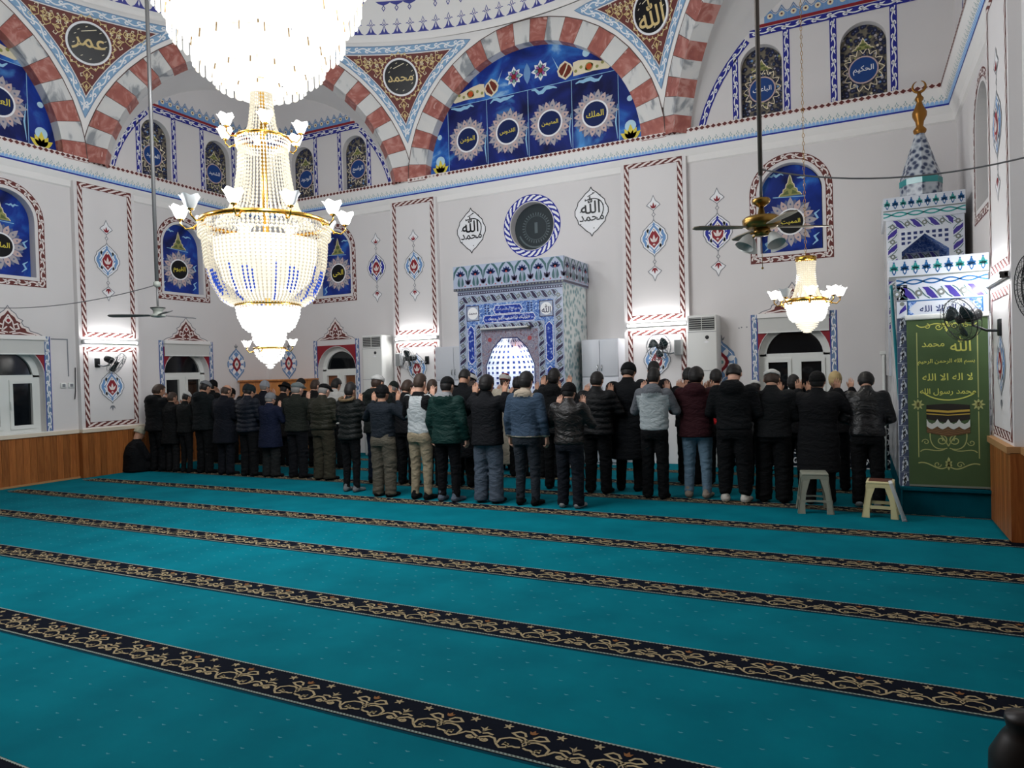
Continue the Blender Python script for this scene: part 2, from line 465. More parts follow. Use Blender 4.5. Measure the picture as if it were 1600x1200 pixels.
def oval_medallion(sf, u, v, H=.70, Wd=.47, tip=True):
    pts = lobe(u, v, Wd/2, H/2)
    sf.poly(pts, LBLUE, 1); sf.stroke(pts, .016, GBLUE, 2, True); sf.stroke(lobe(u, v, Wd/2*.84, H/2*.86), .012, WHT, 2, True)
    for k in range(8):
        a = k*45+22
        sf.poly(xf(leaf(.1, 0, 0, .14, .045), u, v, 1, a, my=1.0), WHT, 3)
    sf.poly([(u+x*.11, v+y*.17) for x, y in LOBE], RED, 4); sf.poly([(u+x*.055, v+y*.1) for x, y in LOBE], PINK, 5); sf.disc(u, v, .03, CGREEN, 6, 10)
    if tip: tulip(sf, u, v+H/2+.0, .1, GREY, 2)
def pediment(sf, u, v, Wd=1.04, H=.47):
    hp = [(.5, 0), (.43, .09), (.36, .13), (.31, .17), (.29, .28), (.22, .33), (.19, .45), (.21, .52), (.14, .60), (.11, .74), (.05, .84), (0, 1)]
    full = [(x, y) for x, y in hp]+[(-x, y) for x, y in hp[-2::-1]]
    P = lambda k, dy=0: [(u+x*Wd*k, v+dy+y*H*k) for x, y in full]
    sf.poly(P(1), PINK, 1); sf.stroke(P(1), .014, GREY, 2); sf.poly(P(.84), REDB, 2)
    for sx in (1, -1):
        sf.stroke([(u+sx*.02, v+.30*H), (u+sx*.07*Wd, v+.2*H), (u+sx*.15*Wd, v+.24*H), (u+sx*.13*Wd, v+.4*H), (u+sx*.08*Wd, v+.36*H)], .022, PINK, 3)
        sf.stroke([(u+sx*.05*Wd, v+.06*H), (u+sx*.16*Wd, v+.1*H), (u+sx*.27*Wd, v+.05*H), (u+sx*.38*Wd, v+.03*H)], .02, PINK, 3)
        sf.stroke([(u+sx*.01*Wd, v+.1*H), (u+sx*.09*Wd, v+.14*H), (u+sx*.06*Wd, v+.48*H), (u, v+.7*H)], .018, PINK, 3)
    sf.poly([(u+x*.05, v+.5*H+y*.06) for x, y in LOBE], PINK, 4); sf.poly([(u+x*.028, v+.5*H+y*.035) for x, y in LOBE], RED, 5)
def window_paint(sf, c, z0=.85, z1=2.42):
    for s in (-1, 1):
        x = c+s*.575
        sf.rect(x-.05, z0, x+.05, z1, GBLUE, 1)
        for k in (-1, 1): sf.rect(x+k*.045-.005, z0, x+k*.045+.005, z1, BLUE, 2)
        sf.scroll([(x, z0), (x, z1)], .085, WHT, .17, 3, lw=.2)
        for sg in (1,):
            pts = [(c+s*.53, 2.30), (c, 2.30)]+[(c+s*.53*sin(radians(a)), 1.75+.53*cos(radians(a))) for a in range(0, 91, 10)]
            sf.poly([(p[0], p[1]) for p in pts[1:]]+[(c+s*.53, 2.30)], RED, 1)
    pediment(sf, c, z1+.0)

# ---------------------------------------------------------------- floor: teal carpet with prayer-row bands
TEAL = ramp_mat('teal_carpet', 'noise', [(.3, (0, 94, 108)), (.7, (2, 108, 122))], scale=2.2, rough=.95, spec=.05, detail=9, bump=.15)
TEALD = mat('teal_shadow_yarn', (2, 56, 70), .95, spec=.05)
NAVYC = mat('navy_carpet', (14, 18, 28), .95, spec=.05, noise=.2, nscale=40)
BEIGE = mat('beige_yarn', (160, 144, 112), .95, spec=.05)
BEIGE2 = mat('white_green_yarn', (146, 156, 146), .95, spec=.05)
ORANG = mat('ochre_yarn', (128, 88, 56), .95, spec=.05)
SPK = mat('pale_fleck_yarn', (84, 142, 150), .95, spec=.05)
def carpet():
    mb = MB()
    mb.add([(XL, YB, 0), (XR, YB, 0), (XR, YQ, 0), (XL, YQ, 0)], [(0, 1, 2, 3)], TEAL)
    unit = MB(); P, Wd = .43, .26
    sf = Surf(unit, lambda u, v, d: (u*P, v*Wd, d)); Surf.STEP = .0009
    def st(pts, w, m=BEIGE, l=3, tp=None):                     # stroke with true width in metres
        s2.stroke([(p[0]*P, p[1]*Wd) for p in pts], w, m, l, taper=tp)
    s2 = Surf(unit, lambda u, v, d: (u, v, d))
    def pg(pts, m=BEIGE, l=3): s2.poly([(p[0]*P, p[1]*Wd) for p in pts], m, l)
    sf.rect(0, -.05, 1, 1.0, NAVYC, 1)
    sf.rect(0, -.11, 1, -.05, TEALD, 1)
    sf.rect(0, -.02, 1, .03, BEIGE2, 2); sf.rect(0, .95, 1, .99, BEIGE2, 2)
    for k in range(22):                                          # dotted edge yarns
        x = k/22
        sf.rect(x, .02, x+.02, .035, NAVYC, 3); sf.rect(x+.01, .945, x+.03, .96, NAVYC, 3); sf.rect(x+.01, -.01, x+.03, .005, NAVYC, 3)
    q = .011
    pg([(0, .47), (.03, .38), (0, .29), (-.03, .38)]); pg([(0, .42), (.015, .38), (0, .34), (-.015, .38)], NAVYC, 4)
    for s in (1, -1):
        st([(s*.015, .27), (s*.06, .24), (s*.10, .25), (s*.15, .20)], q)
        st([(-s*.05, .42), (0, .5), (s*.06, .56), (s*.12, .56), (s*.2, .63), (s*.14, .72), (s*.08, .70), (s*.04, .60)], q)
        st([(s*.02, .44), (s*.10, .50), (s*.19, .48), (s*.27, .38), (s*.27, .22), (s*.21, .14), (s*.15, .18), (s*.155, .28), (s*.2, .29)], q)
        pg([(s*.14, .26), (s*.2, .34), (s*.21, .22)])
    pg([(0, .85), (.02, .78), (.05, .80), (.03, .72), (0, .70), (-.03, .72), (-.05, .80), (-.02, .78)], ORANG)
    for s in (1, -1):
        st([(.5+s*.22, .24), (.5+s*.17, .36), (.5+s*.10, .38), (.5+s*.02, .30), (.5-s*.03, .24)], q)
        st([(.5+a, b) for a, b in spiral(s*.075, .24, .05, .01, 90 if s > 0 else 90, 90-s*480, 16)], q*.9)
        st([(.5+s*.01, .42), (.5+s*.06, .47), (.5+s*.13, .44)], q)
        pg([(.5, .46), (.5+s*.03, .55), (.5+s*.07, .60), (.5+s*.02, .58)])
    pg([(.5, .5), (.515, .57), (.5, .66), (.485, .57)])
    for cxx in (.3, .7):
        for a in (90, 20, 160, -50, -130): pg([(cxx+b*Wd/P, .80+c) for b, c in leaf(0, 0, a, .10, .022, 0, 3)])
    uv, uf, um = unit.v, unit.f, unit.m
    n = int((XR-XL)/P)+1
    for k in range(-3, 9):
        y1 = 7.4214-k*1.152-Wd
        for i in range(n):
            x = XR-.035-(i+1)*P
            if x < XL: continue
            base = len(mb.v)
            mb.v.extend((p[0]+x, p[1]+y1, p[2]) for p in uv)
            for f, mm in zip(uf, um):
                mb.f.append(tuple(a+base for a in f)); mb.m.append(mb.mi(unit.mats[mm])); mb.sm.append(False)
        y0 = y1-.02; r = 0; y = y0-.13
        while y > y0-.80 and k >= 1:                             # tiny flecks woven between the bands
            for i in range(int(13/.17)):
                x = XL+.1+i*.17+(.085 if r % 2 else 0)
                if x < XR-.05:
                    b = len(mb.v)
                    mb.v.extend([(x-.014, y+.006, .0012), (x, y-.003, .0012), (x+.014, y+.006, .0012), (x+.004, y+.007, .0012), (x, y+.004, .0012), (x-.004, y+.007, .0012)])
                    mb.f.append((b, b+1, b+4, b+5)); mb.f.append((b+1, b+2, b+3, b+4))
                    for _ in (0, 1): mb.m.append(mb.mi(SPK)); mb.sm.append(False)
            y -= .135; r += 1
    Surf.STEP = .0022
    return tag(mb.build('floor', fix=False), kind='structure')
carpet()

# ---------------------------------------------------------------- walls
UPZ = dict(half=.455, z0=3.38, zs=4.30)
WINS = {'qibla': (-.91, -10.05), 'left': (9.57, 6.31), 'right': (9.57, 6.31)}
PILS = {'qibla': ((-8.45, -7.36), (-3.60, -2.49)), 'left': ((7.36, 8.47),), 'right': ((7.36, 8.47),)}
PD = .10
NICHES = {'qibla': (.14, -1.30, -10.84, -9.40), 'left': (9.05, 10.49), 'right': (9.05, 10.49)}
SQB = mat('squinch_blue', (34, 40, 140), .55)
def pilaster(sf, u0, u1, z0, z1=5.1, d=PD, low=None, upmed=LBLUE, med_low=True):
    for a, b in ((u0, u1),):
        mb = sf.mb
        vs = [sf.f(u, z, dd) for u, z in ((a, z0), (b, z0), (b, z1), (a, z1)) for dd in (0, d)]
        mb.add(vs, [(1, 3, 5, 7), (0, 1, 7, 6), (2, 3, 5, 4), (4, 5, 7, 6)], PIL)
    s2 = Surf(mb, sf.f); s2.base = d
    c = (u0+u1)/2
    braid_frame(s2, c-.495, 2.43, c+.495, 5.10); medallion(s2, c, 3.80, upmed)
    braid_frame(s2, c-.495, low or .86, c+.495, 2.26)
    medallion(s2, c, (low or .86)+.70, LBLUE, H=.60, Wd=.45, fin=False); tulip(s2, c, (low or .86)+.36, .1, GREY, 2, -1)
    s2.rect(c-.5, 2.27, c+.5, 2.30, TRIMW, 1)
def kalima(sf, u, v):                                             # black calligraphy in a lobed outline
    pts = lobe(u, v, .31, .43); sf.poly(pts, WHT, 1); sf.stroke(pts, .016, BLACKD, 2, True)
    sf.text('الله', u-.02, v+.12, .36, BLACKD, 3); sf.text('محمد', u+.0, v-.11, .46, BLACKD, 3)
    sf.stroke(bez((u+.18, v-.1), (u+.3, v+.1), (u+.16, v+.3), (u-.12, v+.2), 12), .018, BLACKD, 3)
    for k in range(9): sf.disc(u+.22*cos(k*.7), v+.33*sin(k*.7+.3), .011, BLACKD, 3, 6)
    sf.stroke([(u-.07, v+.27), (u+.07, v+.33)], .014, BLACKD, 3)

def wall(side):
    mb = MB(); sf = {'qibla': s_qibla, 'left': s_left, 'right': s_right}[side](mb)
    lo, hi = (XL, XR) if side == 'qibla' else (YB, YQ)
    holes, dep = [], []
    for c in WINS[side]:
        holes.append(arch_poly(c, UPZ['half'], UPZ['z0'], UPZ['zs'])); dep.append(.16)
        if side != 'right': holes.append(arch_poly(c, .52, .84, 1.75)); dep.append(.26)
    for c in NICHES[side]:
        holes.append(arch_poly(c, .31, 5.48, 6.36)); dep.append(.13)
    if side == 'qibla': holes.append(arc(CX, 4.30, .44, 0, 360, 40)[:-1]); dep.append(.22)
    holed(sf, [(lo, 0), (hi, 0), (hi, ZT), (lo, ZT)], holes, WALL, dep)
    for c in WINS[side]:
        arch_frame(sf, c, .555, 3.275, 4.30)
        if side != 'right': window_paint(sf, c)
    for u0, u1 in PILS[side]: pilaster(sf, u0, u1, 0 if side == 'qibla' else .8, low=1.05 if side == 'qibla' else None)
    if side == 'qibla':
        path = arc(CX, 4.30, .515, 0, 360, 48)[:-1]
        sf.band(path, .125, BLUE, 1, True); sf.braid(path, .115, WHT, .125, 2, True)
        medallion(sf, -8.91, 3.86, BLUE); medallion(sf, -2.02, 3.80, BLUE)
        oval_medallion(sf, -11.41, 1.95); oval_medallion(sf, -2.0, 1.68)
        kalima(sf, -6.63, 4.36); kalima(sf, -4.18, 4.41)
        for a, b in ((-2.10, 1.97), (-1.72, 2.02), (-1.68, 2.03), (-1.6, 2.03)): sf.disc(a, b+.2, .012, GREY, 1, 6)
        # tiled dado with white arabesques on black
        for i in range(0, 40):
            x = -4.2+i*.14
            if x > .3: break
            for j in range(5):
                z = .02+j*.16
                sf.rect(x, z, x+.138, z+.158, DADO, 1)
                sf.stroke([(x+.02+.1*a, z+.02+.12*b) for a, b in spiral(.5, .5, .48, .1, j*90, j*90+420, 12)], .02, WHT, 2)
    for sg in ((-1, 1) if side == 'qibla' else (-1,)):              # painted bands of the corner niches
        q = (lambda u: (XR+.04-u) if sg < 0 else XL+u) if side == 'qibla' else (lambda u: YQ-u)
        zw = lambda u: 5.0+2.9*sqrt(max(0, 1-(u/3.65)**2))
        for u in (.80, 1.60, 2.26, 3.03):
            z1 = min(6.82, zw(u)-.05)
            path = [(q(u), 5.48+k*(z1-5.48)/8) for k in range(9)]
            sf.band(path, .095, SQB, 1); sf.scroll(path, .085, WHT, .19, 2, lw=.2)
        path = [(q(u), zw(u)-.05) for u in (3.60, 3.55, 3.48, 3.38, 3.26, 3.12, 2.96, 2.84)]
        sf.band(path, .11, SQB, 2); sf.scroll(path, .095, WHT, .19, 3, lw=.2)
        path = [(q(u), 6.86) for u in (0, .5, 1, 1.5, 2.0, 2.5, 2.80)]
        sf.band(path, .115, SQB, 3); sf.scroll(path, .10, WHT, .22, 4, lw=.2)
        sf.band([(q(u), 6.955) for u in (0, 1, 2, 2.70)], .05, RED, 1)
        k = 0; u = .08
        while u < 2.58:
            x = q(u); z = 6.98
            sf.poly([(x-.085, z), (x+.085, z), (x+.085, z+.10), (x+.05, z+.12), (x, z+.19), (x-.05, z+.12), (x-.085, z+.10)], LBLUE, 1)
            sf.stroke([(x-.085, z+.12), (x-.05, z+.14), (x, z+.22), (x+.05, z+.14), (x+.085, z+.12)], .014, GBLUE, 2)
            sf.disc(x, z+.09, .045, CREAM, 2, 8); sf.disc(x, z+.09, .018, REDB, 3, 6)
            u += .172
    if side == 'left':
        oval_medallion(sf, 10.80, 1.95)
        sf.stroke([(6.95, 2.38), (7.22, 2.38), (7.22, 1.75)], .02, GREY, 1)
    return tag(mb.build('wall_'+side, fix=False), kind='structure')
DADO = mat('dado_black_tile', (26, 28, 40), .2)
for sd in ('qibla', 'left', 'right'): wall(sd)
mb = MB(); mb.add([(XL, YB, 0), (XR, YB, 0), (XR, YB, ZT), (XL, YB, ZT)], [(0, 1, 2, 3)], mat('back_wall_dark', (84, 66, 52), .7, noise=.1, nscale=3)); tag(mb.build('wall_back'), kind='structure')  # unseen back wall, given a dark colour to cut bounced light

# wainscot of wooden boards along the side walls
def wainscot(side, n):
    mb = MB(); sf = (s_left if side == 'left' else s_right)(mb)
    def run(a, b, d):
        y = a; k = 0
        while y < b-.01:
            y2 = min(y+.105, b); m = WOODS[(k*7+k//3) % 3]
            v = [sf.f(u, z, dd) for u in (y, y2-.004) for z in (0, .78) for dd in (0, d)]
            mb.add(v, [(1, 3, 7, 5), (0, 1, 3, 2), (4, 5, 7, 6), (3, 7, 6, 2)], m); y = y2; k += 1
        lm = LEDGEW if side == 'left' else LEDGE
        v = [sf.f(u, z, dd) for u in (a, b) for z in (.775, .835) for dd in (0, d+.025)]
        mb.add(v, [(1, 3, 7, 5), (0, 1, 3, 2), (4, 5, 7, 6), (3, 7, 6, 2), (0, 4, 5, 1)], lm)
    p = PILS[side][0]
    top = YQ if side == 'left' else 9.0
    run(YB, p[0]-.03, .035); run(p[0]-.03, p[1]+.03, PD+.035); run(p[1]+.03, top, .035)
    if side == 'left':
        v = [sf.f(u, z, dd) for u in (YB, YQ) for z in (0, .03) for dd in (0, .05)]
        mb.add(v, [(1, 3, 7, 5), (3, 7, 6, 2)], LEDGE)
    return tag(mb.build('trim_%d' % n), kind='structure')
wainscot('left', 1); wainscot('right', 2)

# cornice round the three walls, painted with cloud scallops and red lozenges
def cornice():
    mb = MB()
    prof = [(0, 4.98), (.03, 5.0), (.04, 5.10), (.09, 5.18), (.10, 5.205), (.10, 5.225), (.20, 5.43), (.20, 5.50), (0, 5.53)]
    SCA = mat('scallop_blue', (150, 190, 232), .6)
    for side in ('qibla', 'left', 'right'):
        sf = {'qibla': s_qibla, 'left': s_left, 'right': s_right}[side](mb)
        lo, hi = (XL, XR) if side == 'qibla' else (YB, YQ)
        vs = [sf.f(u, z, d) for u in (lo, hi) for d, z in prof]; n = len(prof)
        mb.add(vs, [(i, i+1, n+i+1, n+i) for i in range(n-1)], TRIMW)
        v = [sf.f(u, z, d+.002) for u in (lo, hi) for d, z in ((.10, 5.20), (.10, 5.226))]; mb.add(v, [(0, 1, 3, 2)], BLUE)
        slope = Surf(mb, lambda u, t, d, sf=sf: sf.f(u, 5.225+t*.205-.44*d, .10+t*.10+.9*d))
        L = hi-lo; k = int(L/.055)
        for i in range(k):
            u = lo+(i+.5)*L/k
            slope.poly([(u-.026, .0)]+[(u+.026*cos(radians(a)), .10+.14*sin(radians(a))) for a in (180, 135, 90, 45, 0)]+[(u+.026, .0)], SCA, 1)
            if i % 2 == 0:
                slope.stroke([(u, .26), (u+.022, .37), (u, .48), (u-.022, .37)], .011, CGREEN, 1, True)
                slope.rect(u-.006, .5, u+.006, .55, CGREEN, 1)
            else: slope.rect(u-.009, .24, u+.009, .31, CGREEN, 1)
        s3 = Surf(mb, sf.f); s3.base = .20
        s3.rect(lo, 5.432, hi, 5.50, PINK, 1)
        k = int(L/.088)
        for i in range(k):
            u = lo+(i+.5)*L/k
            if side == 'qibla' and -8.2 < u < -7.0 and (i*37) % 10 < 7:
                s3.disc(u, 5.467, .022, STAIN, 2, 7); continue
            s3.poly([(u-.042, 5.466), (u, 5.434), (u+.042, 5.466), (u, 5.498)], REDB, 2)
    return tag(mb.build('trim_3', fix=False), kind='structure')
cornice()
# ================================================================ arches, squinches, pendentives, dome
R2 = 1/sqrt(2)
ARCHES = {   # centre, chord direction, direction into the room, springing height, inner and outer radius, blocks
    'left':   ((-11.85, CY), (0, 1), (1, 0), 5.40, 2.16, 2.57, 23, .22),
    'sqleft': ((-9.89, 9.54), (R2, R2), (R2, -R2), 5.08, 2.55, 2.93, 27, .30),
    'qibla':  ((CX, 11.50), (1, 0), (0, -1), 5.40, 2.16, 2.57, 23, .22),
    'sqright': ((-.83, 9.54), (R2, -R2), (-R2, -R2), 5.08, 2.55, 2.93, 27, .30),
    'right':  ((1.10, CY), (0, -1), (-1, 0), 5.40, 2.16, 2.57, 23, .22)}
def apt(k, th, R, d=0):
    M, e, n, zc = ARCHES[k][:4]
    return Vector((M[0]+e[0]*R*cos(th)-n[0]*d, M[1]+e[1]*R*cos(th)-n[1]*d, zc+R*sin(th)))
def build_arch(k, num):
    M, e, n, zc, Ri, Ro, nv, dep = ARCHES[k]
    mb = MB(); t0 = math.asin((5.42-zc)/Ri); LINE = mat('joint_line', (96, 76, 72), .7)
    for i in range(nv):
        a, b = t0+(pi-2*t0)*i/nv, t0+(pi-2*t0)*(i+1)/nv
        m = RMARB if i % 2 == 0 else WMARB
        for c, d in ((a, (a+b)/2), ((a+b)/2, b)):
            mb.add([apt(k, c, Ri), apt(k, d, Ri), apt(k, d, Ro), apt(k, c, Ro)], [(0, 1, 2, 3)], m)
            mb.add([apt(k, c, Ri), apt(k, d, Ri), apt(k, d, Ri, dep+.02), apt(k, c, Ri, dep+.02)], [(0, 1, 2, 3)], m)
        mb.add([apt(k, b-.0016, Ri, -.002), apt(k, b+.0016, Ri, -.002), apt(k, b+.0016, Ro, -.002), apt(k, b-.0016, Ro, -.002)], [(0, 1, 2, 3)], LINE)
        mb.add([apt(k, a, Ro-.01, -.002), apt(k, b, Ro-.01, -.002), apt(k, b, Ro+.006, -.002), apt(k, a, Ro+.006, -.002)], [(0, 1, 2, 3)], LINE)
    # plain wall of the arch above and beside the blocks
    N = 40; pts = [apt(k, t0*.4+(pi-.8*t0)*i/N, Ro, .01) for i in range(N+1)]
    return tag(mb.build('trim_%d' % num, fix=False), kind='structure')
for i, k in enumerate(ARCHES): build_arch(k, 4+i)

# corner vaults from each squinch arch back to the two walls
def vault(k, num, mir):
    mb = MB(); N = 36; rows = []
    t0 = .16
    for i in range(N+1):
        th = t0+(pi-2*t0)*i/N; A = apt(k, th, 2.55, .0); c = cos(th)
        u = 3.65*abs(c); z = 5.0+2.9*sin(th)
        if mir > 0: B = Vector((XL, YQ-u, z)) if c < 0 else Vector((XL+u, YQ, z))
        else: B = Vector((XR-u, YQ, z)) if c < 0 else Vector((XR, YQ-u, z))
        rows.append((A, B))
    vs = []; S_ = 6
    for A, B in rows:
        for j in range(S_+1):
            t = j/S_; p = A.lerp(B, t); p.z += .10*sin(pi*t); vs.append(p)
    mb.add(vs, [(i*(S_+1)+j, i*(S_+1)+j+1, (i+1)*(S_+1)+j+1, (i+1)*(S_+1)+j) for i in range(N) for j in range(S_)], TRIMW, True)
    return tag(mb.build('ceiling', fix=False), kind='structure')
vault('sqleft', 0, 1); vault('sqright', 0, -1)

# pendentives: spherical triangles between two neighbouring arches and the ring of the dome
ZTOP = 7.97; RD = 6.40
class Pend:
    def __init__(s, ka, kb):                    # ka's end at theta=0 side meets kb's end at theta=pi
        s.ka, s.kb = ka, kb
        za, zb = ARCHES[ka][3]+ARCHES[ka][5], ARCHES[kb][3]+ARCHES[kb][5]
        s.rows = []
        z = 5.5
        zs = [5.5+.02*i for i in range(100)]+[7.5+.01*i for i in range(40)]+[7.9+.0035*i for i in range(20)]
        for z in zs:
            pa = s.bp(ka, z, 1); pb = s.bp(kb, z, -1)
            if pa is None or pb is None: break
            fa, ra = pa; fb, rb = pb
            d = (fa-fb) % (2*pi)
            if d > pi: continue                  # still crossed: below the point
            s.rows.append((z, fa, ra, -d, rb))
        s.z0 = s.rows[0][0]; s.z1 = s.rows[-1][0]
    def bp(s, k, z, sg):
        zc, Ro = ARCHES[k][3], ARCHES[k][5]
        if z > zc+Ro-.001: z = zc+Ro-.001
        q = (z-zc)/Ro; th = math.asin(q)
        p = apt(k, th if sg > 0 else pi-th, Ro)
        return atan2(p.y-CY, p.x-CX) % (2*pi), hypot(p.x-CX, p.y-CY)
    def at(s, z):
        z = min(max(z, s.z0), s.z1); lo, hi = 0, len(s.rows)-1
        while hi-lo > 1:
            m = (lo+hi)//2
            if s.rows[m][0] <= z: lo = m
            else: hi = m
        a, b = s.rows[lo], s.rows[hi]; t = (z-a[0])/((b[0]-a[0]) or 1)
        return [a[i]+(b[i]-a[i])*t for i in range(5)]
    def half(s, z): r = s.at(z); return -r[3]*(r[2]+r[4])/4
    def f(s, w, z, d):
        _, fa, ra, dd, rb = s.at(z); rm = (ra+rb)/2
        L = -dd*rm; q = .5+w/max(L, 1e-6) if L > 1e-6 else .5
        fi = fa+dd*q; r = ra+(rb-ra)*min(max(q, 0), 1)-d
        return Vector((CX+r*cos(fi), CY+r*sin(fi), z))
    def inset(s, d):
        B = [(s.half(r[0]), r[0]) for r in s.rows]; out = []
        for i in range(len(B)):
            a, b = B[max(i-1, 0)], B[min(i+1, len(B)-1)]
            t = (b[0]-a[0], b[1]-a[1]); l = hypot(*t) or 1
            p = (B[i][0]-t[1]/l*d, B[i][1]+t[0]/l*d)
            if p[0] > 0 and p[1] < s.z1-d: out.append(p)
        out.sort(key=lambda p: p[1])
        return out
def ring_path(c):
    R = c; n = 16; w = c[-1][0]; z = c[-1][1]
    top = [(w*(1-2*i/n), z) for i in range(1, n)]
    return [(0, c[0][1]-.04)]+R+top+[(-p[0], p[1]) for p in R[::-1]]
def arabesque(sf, path, size, layer=5):
    def fn(i, pl):
        g = size
        for s in (1, -1):
            sf.stroke(pl([(-.45, 0), (-.2, s*g*.55), (.05, s*g*.42), (.2, s*g*.1), (.45, 0)]), .012, GOLD, layer)
            sf.stroke(pl([(-.15, s*g*.5), (-.05, s*g*.95), (.18, s*g*.85), (.14, s*g*.6)]), .011, CREAM, layer)
        sf.poly(pl([(-.22, 0), (0, g*.22), (.2, 0), (0, -g*.22)]), GOLD, layer)
    sf.along(path, size*1.5, fn)
def pendentive(ka, kb, text):
    P = Pend(ka, kb); mb = MB(); sf = Surf(mb, P.f)
    def fill(m, layer, curve, nc=14):
        zs = [p[1] for p in curve]; vs = []
        for w, z in curve: vs += [sf.P((w*(2*j/nc-1), z), layer) for j in range(nc+1)]
        mb.add(vs, [(i*(nc+1)+j, i*(nc+1)+j+1, (i+1)*(nc+1)+j+1, (i+1)*(nc+1)+j) for i in range(len(curve)-1) for j in range(nc)], m, True)
    fill(TRIMW, 0, [(P.half(r[0]), r[0]) for r in P.rows])
    path = ring_path(P.inset(.135))
    sf.stroke(path, .13, GBLUE, 3, True); sf.stroke(path, .105, mat('scroll_sky_blue', (136, 172, 204), .6), 4, True)
    sf.scroll(path, .115, WHT, .19, 5, True, lw=.17)
    fill(BROWN, 2, P.inset(.215))
    zc = 7.37; c = P.inset(.215); wt = c[-1][0]; zt = c[-1][1]
    arabesque(sf, [(0, zc-.40), (0, c[0][1]+.06)], .10, 6)
    for s in (1, -1):
        arabesque(sf, bez((s*.36, zc+.10), (s*.6, zc+.16), (s*wt*.62, zt-.2), (s*wt*.86, zt-.06), 12), .12, 6)
        arabesque(sf, bez((s*.30, zc+.28), (s*.45, zt-.16), (s*.6, zt-.1), (s*.7, zt-.1), 6), .07, 6)
    for i in range(20):
        a = 2*pi*i/20
        q = [(x*cos(a)-y*sin(a), zc+x*sin(a)+y*cos(a)) for x, y in ((.34, -.055), (.365, -.06), (.385, -.03), (.415, 0), (.385, .03), (.365, .06), (.34, .055))]
        sf.stroke(q, .013, GOLD, 6); sf.disc(q[3][0]*.93, zc+(q[3][1]-zc)*.93, .014, CREAM, 6, 6)
    tag(mb.build('ceiling', fix=False), kind='structure')
    if text:                                                      # round calligraphy plaque
        p0 = P.f(0, zc, 0); nrm = (P.f(0, zc, .1)-p0).normalized(); up = (P.f(0, zc+.05, 0)-P.f(0, zc-.05, 0)).normalized()
        right = up.cross(nrm).normalized(); nrm = right.cross(up).normalized()
        mb = MB(); mx = Matrix(((right.x, up.x, nrm.x, p0.x), (right.y, up.y, nrm.y, p0.y), (right.z, up.z, nrm.z, p0.z), (0, 0, 0, 1)))
        mb.lathe([(.34, .0), (.34, .05), (.31, .055), (.305, .045), (.001, .045)], WHT, n=40, smooth=False)
        for i, v in enumerate(mb.v): mb.v[i] = tuple(mx @ Vector(v))
        s2 = Surf(mb, lambda u, v, d: mx @ Vector((u, v, .047+d)))
        s2.disc(0, 0, .305, BLACKD, 0, 40); s2.text(text, 0, -.02, .50, GOLD, 2, h=.42)
        for k in range(10):
            a = k*2.4; s2.stroke([(.24*cos(a), .25*sin(a)), (.24*cos(a)+.03, .25*sin(a)+.02)], .01, CREAM, 2)
        s2.stroke([(-.12, .16), (.1, .24)], .012, CREAM, 2)
        o = mb.build('calligraphy_medallion', fix=False)
        # local origin at the plaque's middle
        for v in o.data.vertices: v.co -= p0
        o.location = p0
        return o
WHICH = {'عمر': 'round black medallion with tall looping gold letters on the arch corner by the left wall',
         'محمد': 'round black medallion with gold letters on the arch corner between chandelier and blue lunette',
         'الله': 'round black medallion with gold letters, cut by the top edge right of the lunette'}
# neighbours run clockwise seen from above: each arch's theta=0 end meets the next arch's theta=pi end
for a, b, t in (('left', 'sqleft', 'عمر'), ('sqleft', 'qibla', 'محمد'), ('qibla', 'sqright', 'الله'), ('sqright', 'right', None)):
    o = pendentive(a, b, t)
    if o: tag(o, WHICH[t], 'medallion', 'gold lettered medallions')

# dome and the flat ceiling round it
DVIO = mat('dome_violet_blue', (70, 74, 150), .6)
def dome():
    mb = MB(); n = 120; C0 = (CX, CY, 0)
    mb.lathe([(RD, 7.93), (RD, 8.02), (RD-.03, 8.03), (RD-.03, 8.72), (RD-.07, 8.73), (RD-.07, 8.80)]+[((RD-.07)*cos(a), 8.80+(RD-.07)*.85*sin(a)) for a in [radians(8*i) for i in range(1, 12)]], TRIMW, C0, n, capped=False)
    outer = [(XL, YB), (XR, YB), (XR, YQ), (XL, YQ)]; hole = [(CX+RD*cos(2*pi*i/n), CY+RD*sin(2*pi*i/n)) for i in range(n)]
    tri = tessellate_polygon([[Vector((p[0], p[1], 0)) for p in outer], [Vector((p[0], p[1], 0)) for p in hole]])
    mb.add([(p[0], p[1], 8.02) for p in outer+hole], [tuple(t) for t in tri], TRIMW)
    sf = Surf(mb, lambda a, z, d: Vector((CX+(RD-.03-d)*cos(a/RD), CY+(RD-.03-d)*sin(a/RD), z)))
    for i in range(20, 96):                                         # painted leaves round the drum
        a = (i+.5)/160*2*pi*RD; z = 8.055
        sf.poly([(a-.12, z), (a+.12, z), (a+.07, z+.03), (a+.035, z+.09), (a, z+.17), (a-.035, z+.09), (a-.07, z+.03)], DVIO, 1)
        sf.poly([(a-.014, z+.07), (a, z+.03), (a+.014, z+.07), (a, z+.15)], WHT, 2)
        sf.stroke([(a, z+.17), (a+.025, z+.21), (a, z+.28), (a-.025, z+.21)], .012, DVIO, 1, True)
        for s in (1, -1): sf.stroke([(a+s*.02, z+.16), (a+s*.05, z+.19), (a+s*.08, z+.18)], .014, DVIO, 1)
        if i % 4 < 3:
            b = a; z2 = 8.62
            sf.poly([(b-.15, z2+.05), (b+.15, z2+.05), (b+.1, z2+.01), (b, z2-.03), (b-.1, z2+.01)], DVIO, 1)
            sf.stroke([(b, z2-.03), (b+.03, z2-.08), (b, z2-.13), (b-.03, z2-.08)], .014, DVIO, 2, True)
    return tag(mb.build('ceiling', fix=False), kind='structure')
dome()

